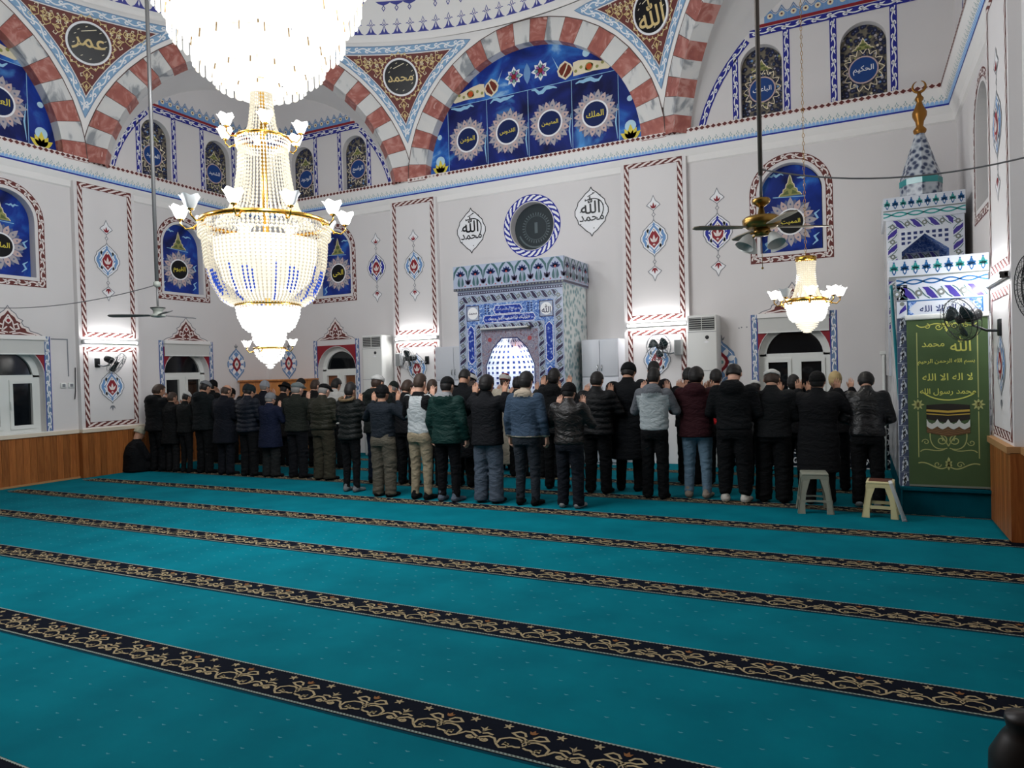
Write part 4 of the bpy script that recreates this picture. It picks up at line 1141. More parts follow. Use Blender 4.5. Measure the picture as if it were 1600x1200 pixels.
def minbar():
    X0, X1, Y0 = .37, 1.19, 8.42
    e = empty('minbar', ((X0+X1)/2, Y0, 0), 0, 'tall tiled pulpit with pointed cone in the right corner, green banner on its front', 'pulpit')
    o = Vector(((X0+X1)/2, Y0, 0)); hw = (X1-X0)/2
    mb = MB(); mb.box2((-hw+.02, -.06, 0), (hw-.005, 3.2, .27), TEALV); mb.box2((-hw+.0, -.09, .255), (hw-.005, .3, .285), TEALV); mb.build('carpeted_step', e)
    # portal
    mb = MB(); mb.box2((-hw, 0, .285), (-hw+.10, .22, 2.48), TILEW); mb.box2((hw-.06, 0, .285), (hw-.01, .22, 2.48), TILEW); mb.box2((-hw+.1, 0, 2.05), (hw-.06, .22, 2.48), TILEW)
    mb.box2((-hw+.10, .10, .285), (hw-.06, .12, 2.05), TNAVY)
    sf = Surf(mb, lambda u, v, d: Vector((u, -d, v)))
    for k in range(13):                                            # left column of black leaves on white
        z = .34+k*.165
        sf.rect(-hw, z-.07, -hw+.10, z+.09, mat('tile_slate', (84, 92, 116), .2), 1)
        for s in (1, -1): sf.poly(xf(leaf(0, 0, 40, .085, .022, .5), -hw+.05-s*.03, z-.02*s-.02, mx=s), TILEW, 2)
        sf.stroke([(-hw+.02, z-.06), (-hw+.05, z-.02), (-hw+.03, z+.03), (-hw+.06, z+.08)], .012, TILEW, 2)
    for k in range(11): sf.poly(leaf(hw-.035, .36+k*.16, 70, .12, .016), TILEW, 1)
    scroll_tiles(sf, fine([(-hw+.005, 2.315), (hw-.02, 2.315)]), .15, .205, TPUR)
    chain(sf, -hw, hw-.01, 2.435, .075, TCOB)
    sf.rect(-hw+.10, 2.06, hw-.06, 2.235, TILEB, 1); sf.poly([(-.22, 2.065), (.22, 2.065), (.30, 2.148), (.22, 2.23), (-.22, 2.23), (-.30, 2.148)], TILEW, 2)
    sf.text('لا اله الا الله', 0, 2.148, .40, TNAVY, 3, h=.12); sf.stroke([(-hw+.10, 2.06), (hw-.06, 2.06), (hw-.06, 2.235), (-hw+.10, 2.235)], .012, TCOB, 3, True)
    sf.rect(-hw+.0, 2.06, -hw+.10, 2.235, TILEW, 3); sf.poly([(-hw+.02, 2.10), (-hw+.09, 2.15), (-hw+.08, 2.2), (-hw+.03, 2.14)], TPUR, 4); sf.disc(-hw+.05, 2.21, .022, TGREY, 4, 10)
    mb.build('portal', e, fix=False)
    mb = MB(); mb.box2((-hw-.07, -.06, 2.48), (hw-.01, .24, 2.67), TILEW)
    sf = Surf(mb, lambda u, v, d: Vector((u, -.06-d, v))); fleur_crest(sf, -hw-.07, hw-.01, 2.48, 2.67)
    mb.build('portal_crest', e, fix=False)
    # side wall of the stair
    mb = MB(); side = [(.22, .285), (3.2, .285), (3.2, 2.6), (2.0, 2.6), (.22, 1.55)]
    pr = [Vector((-hw+.01, y, z)) for y, z in side]; pr2 = [Vector((-hw+.06, y, z)) for y, z in side]
    SIDE = ramp_mat('pulpit_side_tile', 'noise', [(.4, (176, 178, 182)), (.6, (206, 206, 206))], scale=6, rough=.25)
    mb.add(pr+pr2, [(0, 1, 2, 3, 4), (9, 8, 7, 6, 5)]+[(i, (i+1) % 5, 5+(i+1) % 5, 5+i) for i in range(5)], SIDE); mb.build('stair_side', e)
    mb = MB()
    for k in range(8): mb.box2((-hw+.06, .25+k*.2, .285), (hw-.02, .45+k*.2, .40+k*.14), TEALV)
    mb.box2((-hw+.06, 1.85, .285), (hw-.02, 3.2, 1.42), TEALV); mb.build('stair', e)
    # canopy
    Yc = 1.88; W_ = .43; cx = .0
    mb = MB(); sf = Surf(mb, lambda u, v, d: Vector((cx+u, Yc-d, v)))
    hole = [(-.27, 2.0), (.27, 2.0), (.27, 3.02), (.0, 3.24), (-.27, 3.02)]
    tri = tessellate_polygon([[Vector((p[0], p[1], 0)) for p in [(-W_, 1.42), (W_, 1.42), (W_, 3.55), (-W_, 3.55)]], [Vector((p[0], p[1], 0)) for p in hole]])
    pts = [(-W_, 1.42), (W_, 1.42), (W_, 3.55), (-W_, 3.55)]+hole
    mb.add([sf.f(p[0], p[1], 0) for p in pts], [tuple(t) for t in tri], TILEW)
    n = 5; mb.add([sf.f(p[0], p[1], 0) for p in hole]+[sf.f(p[0], p[1], -.5) for p in hole], [(i, (i+1) % n, n+(i+1) % n, n+i) for i in range(n)]+[(5, 6, 7, 8, 9)], TILEB)
    mb.add([Vector((cx+s*W_, y, z)) for s in (-1, 1) for y, z in ((Yc, 1.42), (Yc+1.0, 1.42), (Yc+1.0, 3.55), (Yc, 3.55))], [(0, 1, 2, 3), (4, 5, 6, 7)], SIDE)
    scroll_tiles(sf, fine([(-W_+.07, 2.0), (-W_+.07, 3.37), (W_-.07, 3.37), (W_-.07, 2.0)]), .13, .19, TPUR)
    for i in range(8):
        for j in range(4):
            x, z = -.24+i*.068, 3.06+j*.062
            if z > 3.03+.22*(1-abs(x)/.27)+.01: sf.rect(x-.02, z-.018, x+.02, z+.018, TNAVY, 1)
    sf.stroke([(-.27, 2.0), (-.27, 3.02), (0, 3.24), (.27, 3.02), (.27, 2.0)], .02, TILEW, 2)
    sb = Surf(mb, lambda u, v, d: Vector((cx+u, Yc+.49-d, v))); scroll_tiles(sb, fine([(-.2, 3.0), (.2, 3.0)]), .12, .14, TPUR)
    mb.build('canopy', e, fix=False)
    mb = MB(); mb.box2((cx-W_-.03, Yc-.03, 3.43), (cx+W_+.01, Yc+1.0, 3.72), TILEW)
    sf = Surf(mb, lambda u, v, d: Vector((cx+u, Yc-.03-d, v))); fleur_crest(sf, -W_-.03, W_+.01, 3.54, 3.72, 10); chain(sf, -W_-.03, W_+.01, 3.495, .085, TCYAN)
    mb.build('canopy_crest', e, fix=False)
    SPIRE = ramp_mat('spire_tile', 'voronoi', [(.0, (48, 56, 84)), (.34, (74, 84, 108)), (.46, (150, 158, 170)), (.7, (190, 196, 202))], scale=15, rough=.25)
    mb = MB(); C = (cx, Yc+.46, 0); mb.lathe([(.245, 3.72), (.245, 4.0), (.235, 4.06), (.055, 4.62)], SPIRE, C, 8, smooth=False)
    mb.lathe([(.250, 3.93), (.251, 4.01)], TCYAN, C, 8, smooth=False, capped=False); mb.build('spire', e)
    mb = MB(); FIN = mat('bronze_gold', (150, 104, 48), .35, metal=.8, noise=.1, nscale=12)
    mb.lathe([(.04, 4.60), (.075, 4.64), (.08, 4.67), (.04, 4.72), (.045, 4.74), (.05, 4.78), (.085, 4.85), (.088, 4.90), (.05, 4.98), (.03, 5.04), (.05, 5.07), (.052, 5.09), (.025, 5.13), (.02, 5.17)], FIN, C, 24)
    mb.tube([(C[0]+.075*cos(radians(a)), C[1], 5.245+.075*sin(radians(a))) for a in range(-250, 73, 14)], [.004+.015*sin(pi*k/23) for k in range(24)], FIN, 8)
    mb.build('finial', e)
    # green printed roller banner in front of the portal
    b = empty('banner', (o.x+.03, Y0-.035, .30), 0, 'green hanging banner with yellow lettering and black draped cube print, on the pulpit front', 'banner')
    GR = ramp_mat('banner_green', 'noise', [(.2, (62, 82, 52)), (.8, (76, 98, 60))], scale=2, rough=.7); YG = mat('banner_yellow', (206, 206, 104), .6); YG2 = mat('banner_gold_line', (170, 172, 110), .6)
    w, H = .355, 1.74; mb = MB(); mb.box2((-w, -.006, 0), (w, .006, H), GR); sf = Surf(mb, lambda u, v, d: Vector((u, -.006-d, v)))
    for s in (1, -1):
        sf.stroke([(s*.265, .30), (s*.265, .78)], .009, YG2, 1); sf.stroke([(s*.265, .92), (s*.265, 1.60)], .009, YG2, 1)
        for a in (90, 50, 130, 270, 230, 310, 0, 180): sf.poly(leaf(s*.265, .85, a, .06, .012), YG2, 1)
        pth = bez((s*.02, 1.66), (s*.12, 1.74), (s*.2, 1.60), (s*.265, 1.68), 10); sf.stroke(pth, .010, YG, 1)
        sf.stroke([(s*.07+a, 1.65+c) for a, c in spiral(0, 0, .035, .006, 0, s*420, 14)], .008, YG, 1); sf.stroke([(s*.17+a, 1.66+c) for a, c in spiral(0, 0, .028, .006, 90, 90+s*420, 14)], .008, YG, 1)
        # lower scrollwork
        sf.stroke([(s*.06+a, .48+c) for a, c in spiral(0, 0, .055, .008, 90, 90+s*480, 18)], .010, YG2, 1)
        sf.stroke(bez((s*.01, .40), (s*.12, .36), (s*.17, .44), (s*.16, .56), 10), .010, YG2, 1); sf.stroke(bez((s*.0, .42), (s*.04, .52), (s*.12, .56), (s*.05, .62), 10), .010, YG2, 1)
        sf.stroke([(s*.20+a, .46+c) for a, c in spiral(0, 0, .035, .006, 180, 180+s*420, 14)], .008, YG2, 1); sf.stroke(bez((s*.03, .39), (s*.12, .34), (s*.2, .42), (s*.25, .36), 10), .010, YG2, 1)
        sf.stroke(bez((s*.0, .22), (s*.1, .12), (s*.16, .28), (s*.27, .24), 12), .012, YG2, 1); sf.stroke([(s*.10+a, .23+c) for a, c in spiral(0, 0, .035, .006, 0, s*430, 14)], .008, YG2, 1)
    for a in (90, 270, 40, 140, 220, 320): sf.poly(leaf(0, .24, a, .07 if a in (90, 270) else .04, .014), YG2, 1)
    for a in (90, 270, 30, 150): sf.poly(leaf(0, 1.655, a, .06, .018), YG, 1)
    sf.text('محمد', -.12, 1.47, .20, YG, 1); sf.text('الله', .12, 1.47, .18, YG, 1)
    sf.text('بسم الله الرحمن الرحيم', -.01, 1.29, .50, YG, 1, h=.13)
    sf.text('لا اله الا الله', 0, 1.135, .44, YG, 1, h=.17); sf.text('محمد رسول الله', 0, .98, .49, YG, 1, h=.15)
    sf.stroke(bez((-.22, .98), (-.1, .86), (.12, .88), (.24, .97), 12), .012, YG, 1)
    K1 = mat('kaaba_black', (40, 36, 32), .6); K2 = mat('kaaba_white', (200, 202, 196), .6); K3 = mat('kaaba_brown', (134, 100, 66), .6); K4 = mat('kaaba_gold', (190, 160, 70), .6)
    sf.poly([(-.19, .70), (0, .66), (.19, .70), (.19, .845), (0, .86), (-.19, .845)], K1, 1)
    sf.stroke([(-.19, .79), (0, .775), (.19, .79)], .022, K4, 2); sf.stroke([(-.19, .755), (0, .74), (.19, .755)], .010, K4, 2)
    sf.poly([(-.19, .66), (-.19, .56), (0, .52), (.19, .56), (.19, .66), (0, .62)], K3, 2)
    for k in range(5): sf.stroke([(-.19, .57+k*.018), (0, .53+k*.018), (.19, .57+k*.018)], .004, K1, 3)
    for k in range(4):
        u = -.19+.095*k; sf.poly([(u, .70), (u+.02, .665), (u+.0475, .65), (u+.075, .665), (u+.095, .70), (u+.095, .625), (u+.06, .60), (u+.0475, .595), (u+.03, .60), (u, .625)], K2, 4)
    mb.build('cloth', b, fix=False)
    mb = MB(); mb.bbox((0, .0, H+.02), (2*w+.03, .05, .055), UPVC, .012); mb.build('roller', b)
    mb = MB(); mb.box((0, -.002, .005), (2*w, .02, .02), mat('banner_rail', (120, 124, 112), .5)); mb.build('bottom_bar', b)
    mb = MB(); mb.tube([(w+.02, -.012, H), (w+.022, -.014, .9), (w+.02, -.012, .40)], .003, UPVC, 6); mb.tube([(w+.035, -.012, H), (w+.034, -.014, .9), (w+.03, -.012, .40)], .003, UPVC, 6)
    mb.lathe([(.006, .41), (.012, .39), (.022, .33), (.018, .32), (.001, .32)], UPVC, (w+.025, -.013, 0), 12); mb.build('pull_cord', b)
    # teal cloth hanging down the pulpit's left side
    CURT = mat('teal_satin', (20, 118, 128), .4, noise=.12, nscale=5); mb = MB(); rows = []
    for k in range(22):
        t = k/21; z = 2.42-1.30*t; wd = .12*(1-t)**.7+.02
        rows.append([Vector((-hw-.045-.012*cos(8*pi*j/12)+.06*t, .03+.02*t+wd*j/12*1.6, z)) for j in range(13)])
    vs = [p for r in rows for p in r]; mb.add(vs, [(i*13+j, i*13+j+1, (i+1)*13+j+1, (i+1)*13+j) for i in range(21) for j in range(12)], CURT, True)
    cu = mb.build('curtain', fix=False); cu.location = o; tag(cu, 'turquoise cloth gathered down the side of the pulpit front', 'curtain')
    md = cu.modifiers.new('thick', 'SOLIDIFY'); md.thickness = .008
minbar()

# ================================================================ fittings along the walls
def strip(side, c, z, L, label):
    mk = {'qibla': s_qibla, 'left': s_left, 'right': s_right}[side]; mb = MB(); sf = mk(mb); p = sf.f(c, z, PD)
    e = empty('strip_light', p, {'qibla': 0, 'left': pi/2, 'right': -pi/2}[side], label, 'light', 'lit strip lights across the pilasters')
    b = MB(); b.bbox((0, -.025, 0), (L, .05, .05), HOUSING, .008); b.build('housing', e)
    b = MB(); b.tube([(-L/2+.03, -.066, 0), (L/2-.03, -.066, 0)], .015, TUBE, 12); b.build('tube', e)
    for s in (-1, 1):
        b = MB(); b.bbox((s*(L/2-.015), -.045, 0), (.03, .07, .06), HOUSING if side != 'right' else mat('dark_cap', (60, 56, 54), .5), .006); b.build('end_cap', e)
strip('left', 7.90, 2.345, 1.02, 'lit strip light across the left wall pilaster above a wall fan')
strip('qibla', -7.88, 2.345, 1.02, 'lit strip light across the pilaster left of the mihrab')
strip('qibla', -3.03, 2.345, 1.04, 'lit strip light across the pilaster right of the mihrab')
strip('right', 7.93, 2.345, 1.04, 'lit strip light beside the pulpit on the right wall pilaster')

CABM = mat('cabinet_white', (212, 214, 220), .35, noise=.015, nscale=3); CHROME = mat('chrome', (190, 190, 190), .2, metal=1)
def cabinet(x0, x1, label):
    y0 = 11.20; e = empty('cabinet', ((x0+x1)/2, y0, 0), 0, label, 'cabinet', 'white cabinets beside the mihrab'); w = (x1-x0)/2; d = .49
    mb = MB(); mb.box2((-w, .02, 0), (w, d, 2.13), CABM); mb.build('body', e)
    for s in (-1, 1):
        for z0, z1 in ((1.50, 2.11), (.04, 1.47)):
            b = MB(); b.bbox((s*w/2, .01, (z0+z1)/2), (w-.008, .022, z1-z0), CABM, .004); dr = b.build('door', e)
            b = MB(); z = z0+.14 if z0 > 1 else z1-.2; b.tube([(s*.035, -.005, z-.05), (s*.035, -.03, z-.04), (s*.035, -.03, z+.04), (s*.035, -.005, z+.05)], .007, CHROME, 8); b.build('handle', dr)
cabinet(-7.22, -6.40, 'white two door cabinet between the left pilaster fan and the mihrab')
cabinet(-4.25, -3.60, 'white two door cabinet between the mihrab and the right hand pilaster')

ACM = mat('air_unit_white', (222, 222, 218), .35); ACD = mat('grille_dark', (44, 44, 46), .4)
def air_unit(x0, x1, label):
    e = empty('air_conditioner', ((x0+x1)/2, 11.28, 0), 0, label, 'air conditioner', 'tall standing air conditioners'); w = (x1-x0)/2
    mb = MB(); mb.bbox((0, .2, 1.22), (2*w, .40, 2.44), ACM, .02); mb.box((0, -.001, 1.55), (2*w-.01, .004, .008), GREY); mb.box((0, -.001, 2.17), (2*w-.01, .004, .006), GREY); mb.build('body', e)
    b = MB(); b.box2((-w+.03, -.004, 2.20), (w-.03, .01, 2.40), ACD); g = b.build('grille', e)
    b = MB()
    for k in range(6): b.box((0, -.008, 2.215+k*.034), (2*w-.07, .012, .010), mat('grille_slat', (190, 190, 186), .4), Matrix.Rotation(.4, 3, 'X'))
    b.box((0, -.01, 2.30), (.008, .014, .2), ACM); b.build('slats', g)
    b = MB(); b.lathe([(.03, 0), (.03, .006), (.012, .012), (.001, .012)], ACD, (w*.35, 0, 2.08), 16, axis=Matrix.Rotation(pi/2, 3, 'X')); b.build('emblem', e)
    b = MB(); b.poly = None
    b.add([(w*.1, -.002, 2.0), (w*.3, -.002, 2.03), (w*.5, -.002, 2.0), (w*.3, -.002, 1.99)], [(0, 1, 2, 3)], WHT); b.build('logo_mark', e)
air_unit(-9.02, -8.53, 'tall white air conditioner against the wall near the chandelier side of the mihrab wall')
air_unit(-2.46, -2.0, 'tall white air conditioner standing by the pilaster right of the mihrab')

def speaker(x, z, label):
    e = empty('wall_speaker', (x, YQ-PD, z), 0, label, 'speaker', 'grey speakers on the pilasters')
    b = MB(); b.bbox((0, -.07, 0), (.13, .13, .26), mat('speaker_grey', (176, 178, 178), .5), .015); b.build('body', e)
    b = MB(); b.box((0, -.137, 0), (.10, .006, .22), mat('speaker_mesh', (150, 152, 152), .8)); b.build('front_mesh', e)
speaker(-2.66, 1.95, 'small grey speaker beside the fan on the pilaster right of the mihrab')
speaker(-8.28, 1.93, 'small grey speaker beside the fan on the pilaster left of the mihrab')

FANB = mat('fan_black', (24, 26, 28), .4); WIRE = mat('fan_wire', (120, 124, 128), .35, metal=.8); FANS = mat('fan_blade_smoke', (40, 52, 54), .25)
def wall_fan(loc, face, label, wall_pt, R=.215, dark=False, spin=0):
    """loc: middle of the cage; face: direction it blows; wall_pt: where the arm is fixed"""
    e = empty('wall_fan', loc, 0, label, 'fan', 'oscillating fans on the walls'); f = Vector(face).normalized(); q = f.to_track_quat('Z', 'Y').to_matrix()
    wm = FANB if dark else WIRE
    def place(mb): mb.v = [tuple(q @ Vector(v)) for v in mb.v]; return mb
    mb = MB()
    for r, z in ((R, .0), (R*.93, .05), (R*.93, -.06), (R*.6, .068), (R*.3, .075)):
        mb.tube([(r*cos(2*pi*i/32), r*sin(2*pi*i/32), z) for i in range(32)], .005 if r == R else .0028, wm, 6, closed=True)
    n = 34 if dark else 22
    for i in range(n):
        a = 2*pi*i/n; c, s = cos(a), sin(a)
        mb.tube([(c*.035, s*.035, .078), (c*R*.6, s*R*.6, .068), (c*R*.93, s*R*.93, .05), (c*R, s*R, 0), (c*R*.93, s*R*.93, -.06), (c*.07, s*.07, -.08)], .0016, wm, 4)
    place(mb).build('cage', e)
    for k in range(3):
        mb = MB(); a0 = spin+2*pi*k/3; pts = []
        for i in range(7):
            t = i/6; r = .03+(R*.82-.03)*t; wa = .25+.75*sin(pi*min(t*.62+.2, 1))
            pts.append([(r*cos(a0+s*wa*.62+.25*t), r*sin(a0+s*wa*.62+.25*t), .0+.022*s) for s in (-1, -.4, .3, 1)])
        vs = [p for r_ in pts for p in r_]; mb.add(vs, [(i*4+j, i*4+j+1, (i+1)*4+j+1, (i+1)*4+j) for i in range(6) for j in range(3)], FANS, True)
        o = place(mb).build('blade', e, fix=False); md = o.modifiers.new('t', 'SOLIDIFY'); md.thickness = .003
    mb = MB(); mb.lathe([(.001, .03), (.035, .026), (.04, 0), (.04, -.03)], FANB, n=16); mb.lathe([(.05, -.07), (.062, -.10), (.06, -.19), (.04, -.215), (.001, -.22)], FANB, n=16); place(mb).build('motor', e)
    w = Vector(wall_pt)-Vector(loc); back = f*-.14
    mb = MB(); mb.tube([back+Vector((0, 0, -.05)), back+Vector((0, 0, -.10)), (back+w)*.5+Vector((0, 0, -.09)), w+Vector((0, 0, -.03)), w], .013, FANB if dark else wm, 8); mb.build('arm', e)
    mb = MB(); nd = Vector((0, 1, 0)) if abs(wall_pt[1]-(YQ-PD)) < .02 else Vector((1, 0, 0)); mb.bbox(w, (.05, .09, .16) if nd.x else (.09, .05, .16), FANB, .01); mb.build('wall_plate', e)
wall_fan((-2.93, 11.27, 1.96), (-.25, -1, -.1), 'black bladed wall fan on the pilaster right of the mihrab, facing out', (-2.70, YQ-PD, 1.90), spin=.4)
wall_fan((-7.92, 11.27, 1.93), (-.45, -1, -.15), 'black bladed wall fan on the pilaster left of the mihrab', (-7.66, YQ-PD, 1.90), spin=1.1)
wall_fan((-11.62, 7.80, 1.96), (.75, .55, -.55), 'grey wall fan tilted down on the left wall pilaster', (XL+PD, 7.66, 1.98), R=.20, dark=False, spin=.2)
wall_fan((.90, 8.10, 2.0), (-.9, -.55, -.32), 'black wall fan in front of the green banner', (XR-PD, 7.90, 1.90), dark=True, spin=.3)
wall_fan((1.02, 5.35, 2.05), (-.75, -.2, -.05), 'black wall fan cut by the right edge', (XR, 5.45, 1.95), R=.225, dark=True)

# ---------------------------------------------------------------- ceiling fans
STEEL = mat('fan_rod_grey', (112, 112, 112), .4, metal=.4); FGREY = mat('fan_body_grey', (150, 154, 146), .35)
def fan_blades(e, n, R, m, w=.065, z=0, a0=0, root=.12, pitch=.22):
    for k in range(n):
        a = a0+2*pi*k/n; mb = MB(); rot = Matrix.Rotation(a, 3, 'Z')
        pts = [(root, -w*.55), (R*.7, -w), (R-.03, -w*.9), (R, -w*.4), (R, w*.4), (R-.03, w*.9), (R*.7, w), (root, w*.55)]
        mb.prism(pts, -.004, .004, m); mb.v = [tuple(rot @ Vector((p[0], p[1], z+p[2]+p[1]*pitch))) for p in mb.v]; b = mb.build('blade', e)
        mb = MB(); mb.box((root*.75, 0, z+.004), (root*.7, .035, .008), m); mb.v = [tuple(rot @ Vector(p)) for p in mb.v]; mb.build('blade_iron', b)
g = empty('ceiling_fan', (-8.07, 6.0, 2.47), 0, 'grey three bladed ceiling fan on a long rod beside the left wall pilaster', 'ceiling fan')
mb = MB(); mb.tube([(0, 0, .06), (0, 0, .38)], .013, STEEL, 8); mb.tube([(0, 0, .38), (0, 0, 6.5)], .024, STEEL, 8); mb.build('rod', g)
mb = MB(); mb.lathe([(.02, -.03), (.085, -.02), (.09, 0), (.07, .015), (.055, .02), (.06, .06), (.085, .085), (.08, .10), (.02, .11)], FGREY, n=24); mb.lathe([(.088, .085), (.09, .10)], mat('dark_band', (50, 52, 50), .4), n=24, capped=False); mb.build('motor', g)
fan_blades(g, 3, .60, STEEL, .055, .0, radians(-25), .10)
mb = MB(); mb.lathe([(.02, .36), (.045, .38), (.045, .42), (.02, .44)], FGREY, n=12); mb.build('joint_cup', g)
BRASSF = mat('antique_brass', (150, 118, 60), .3, metal=.9, noise=.12, nscale=8); BLADEW = mat('fan_blade_wood', (140, 130, 112), .4, noise=.1, nscale=6)
FROST = mat('frosted_glass', (206, 208, 204), .35, noise=.03, nscale=10)
g = empty('ceiling_fan', (-.63, 5.5, 2.62), 0, 'brass four bladed ceiling fan with glass lamp cups in front of the blue arched panel', 'ceiling fan')
mb = MB(); mb.tube([(0, 0, .22), (0, 0, .42)], .012, STEEL, 8); mb.tube([(0, 0, .40), (0, 0, 6.3)], .017, mat('fan_rod_brown', (96, 88, 82), .4, metal=.3), 8); mb.build('rod', g)
mb = MB(); mb.lathe([(.015, .16), (.06, .19), (.068, .21), (.06, .225), (.015, .23)], BRASSF, n=20); mb.lathe([(.02, .0), (.10, .005), (.135, .03), (.14, .07), (.12, .09), (.03, .10), (.015, .17)], BRASSF, n=28); mb.lathe([(.05, -.05), (.06, -.03), (.06, 0)], BRASSF, n=20); mb.build('motor', g)
fan_blades(g, 4, .52, BLADEW, .045, .015, radians(30), .14, .10)
for k in range(4):
    a = radians(45+90*k); mb = MB(); mb.tube([(0.04*cos(a), .04*sin(a), -.03), (.09*cos(a), .09*sin(a), -.035), (.11*cos(a), .11*sin(a), -.05)], .008, BRASSF, 6); ar = mb.build('lamp_arm', g)
    mb = MB(); mb.lathe([(.02, .0), (.04, -.03), (.062, -.09), (.068, -.10)], FROST, n=16, capped=False); mb.v = [tuple(Matrix.Rotation(a, 3, 'Z') @ (Matrix.Rotation(-.5, 3, 'Y') @ Vector(v)+Vector((.11, 0, -.05)))) for v in mb.v]; mb.build('glass_cup', ar, fix=False)
mb = MB(); mb.tube([(.0, 0, -.05), (0, .002, -.28)], .002, BRASSF, 5); mb.sphere((0, .002, -.29), .009, BRASSF, 8, 6); mb.build('pull_chain', g)

# ---------------------------------------------------------------- cables, sockets, small things
CAB = mat('grey_cable', (120, 120, 122), .5)
def sag(a, b, s, n=16): return [Vector(a).lerp(Vector(b), i/n)-Vector((0, 0, s*4*(i/n)*(1-i/n))) for i in range(n+1)]
def cable(pts, label, r=.006, m=CAB):
    mb = MB(); mb.tube(pts, r, m, 6); p = pts[0]; mb.v = [tuple(Vector(v)-p) for v in mb.v]; o = mb.build('cable'); o.location = p; return tag(o, label, 'cable')
cable(sag((-8.10, 6.0, 2.86), (XL, 6.05, 2.84), .10), 'thin grey cable sagging from the grey fan rod to the left wall')
cable(sag((-.62, 5.5, 3.06), (XR, 5.5, 2.95), .14), 'thin grey cable sagging from the brass fan rod towards the right edge')
def socket(side, u, z, label):
    mk = {'qibla': s_qibla, 'left': s_left, 'right': s_right}[side]; mb = MB(); sf = mk(mb); p = sf.f(u, z, .0)
    e = empty('wall_socket', p, 0, label, 'socket', 'white sockets on the walls'); s = .5
    b = MB(); nx = side != 'qibla'; off = sf.f(u, z, .015)-p; b.bbox(off, (.03, .085, .085) if nx else (.085, .03, .085), UPVC, .006); b.build('box', e)
    b = MB(); off = sf.f(u, z, .032)-p; b.bbox(off, (.006, .05, .05) if nx else (.05, .006, .05), GREY, .002); b.build('outlet', e)
socket('left', 7.12, 1.60, 'white socket box on the wall between window and left pilaster, nearer the window'); socket('left', 7.25, 1.60, 'white socket box on the wall beside the left pilaster edge')
socket('right', 6.95, 1.42, 'white socket box on the right wall above the wooden boarding')
cable([Vector(p) for p in ((XR-.03, 6.93, 1.40), (XR-.03, 6.92, 1.25), (XR-.035, 6.90, 1.12), (XR-.04, 6.93, 1.05))], 'short black cable hanging from the socket on the right wall', .008, FANB)
cable([Vector(p) for p in ((XL+.015, 7.33, 1.9), (XL+.015, 7.32, 1.5), (XL+.02, 7.30, 1.36))], 'short black cable hanging beside the left pilaster', .008, FANB)
mb = MB(); mb.tube([(0, 0, 0), (0, 0, 1.72)], .022, UPVC, 10); mb.bbox((0, 0, 1.74), (.10, .05, .05), UPVC, .008); o = mb.build('conduit'); o.location = (.33, YQ-.03, 0); tag(o, 'white upright conduit pipe on the wall beside the pulpit', 'pipe')

OAK = ramp_mat('varnished_oak', 'noise', [(.3, (176, 108, 56)), (.7, (206, 138, 78))], scale=3, rough=.35, mapping=(6, 6, .8), distort=1.2)
e = empty('wooden_cupboard', (-11.28, 10.80, 0), 0, 'varnished wooden cupboard in the corner behind the worshippers', 'cupboard')
mb = MB(); mb.box2((-.70, .02, 0), (.70, .86, 1.57), OAK); mb.build('body', e)
for s in (-1, 0, 1):
    b = MB(); b.bbox((s*.465, .01, .78), (.455, .025, 1.5), OAK, .008); d_ = b.build('door', e)
    b = MB(); b.sphere((s*.465+.18, -.012, .9), .018, BRASSF, 10, 6); b.build('knob', d_)
b = MB(); b.bbox((0, .43, 1.585), (1.46, .92, .035), OAK, .008); b.build('top', e)

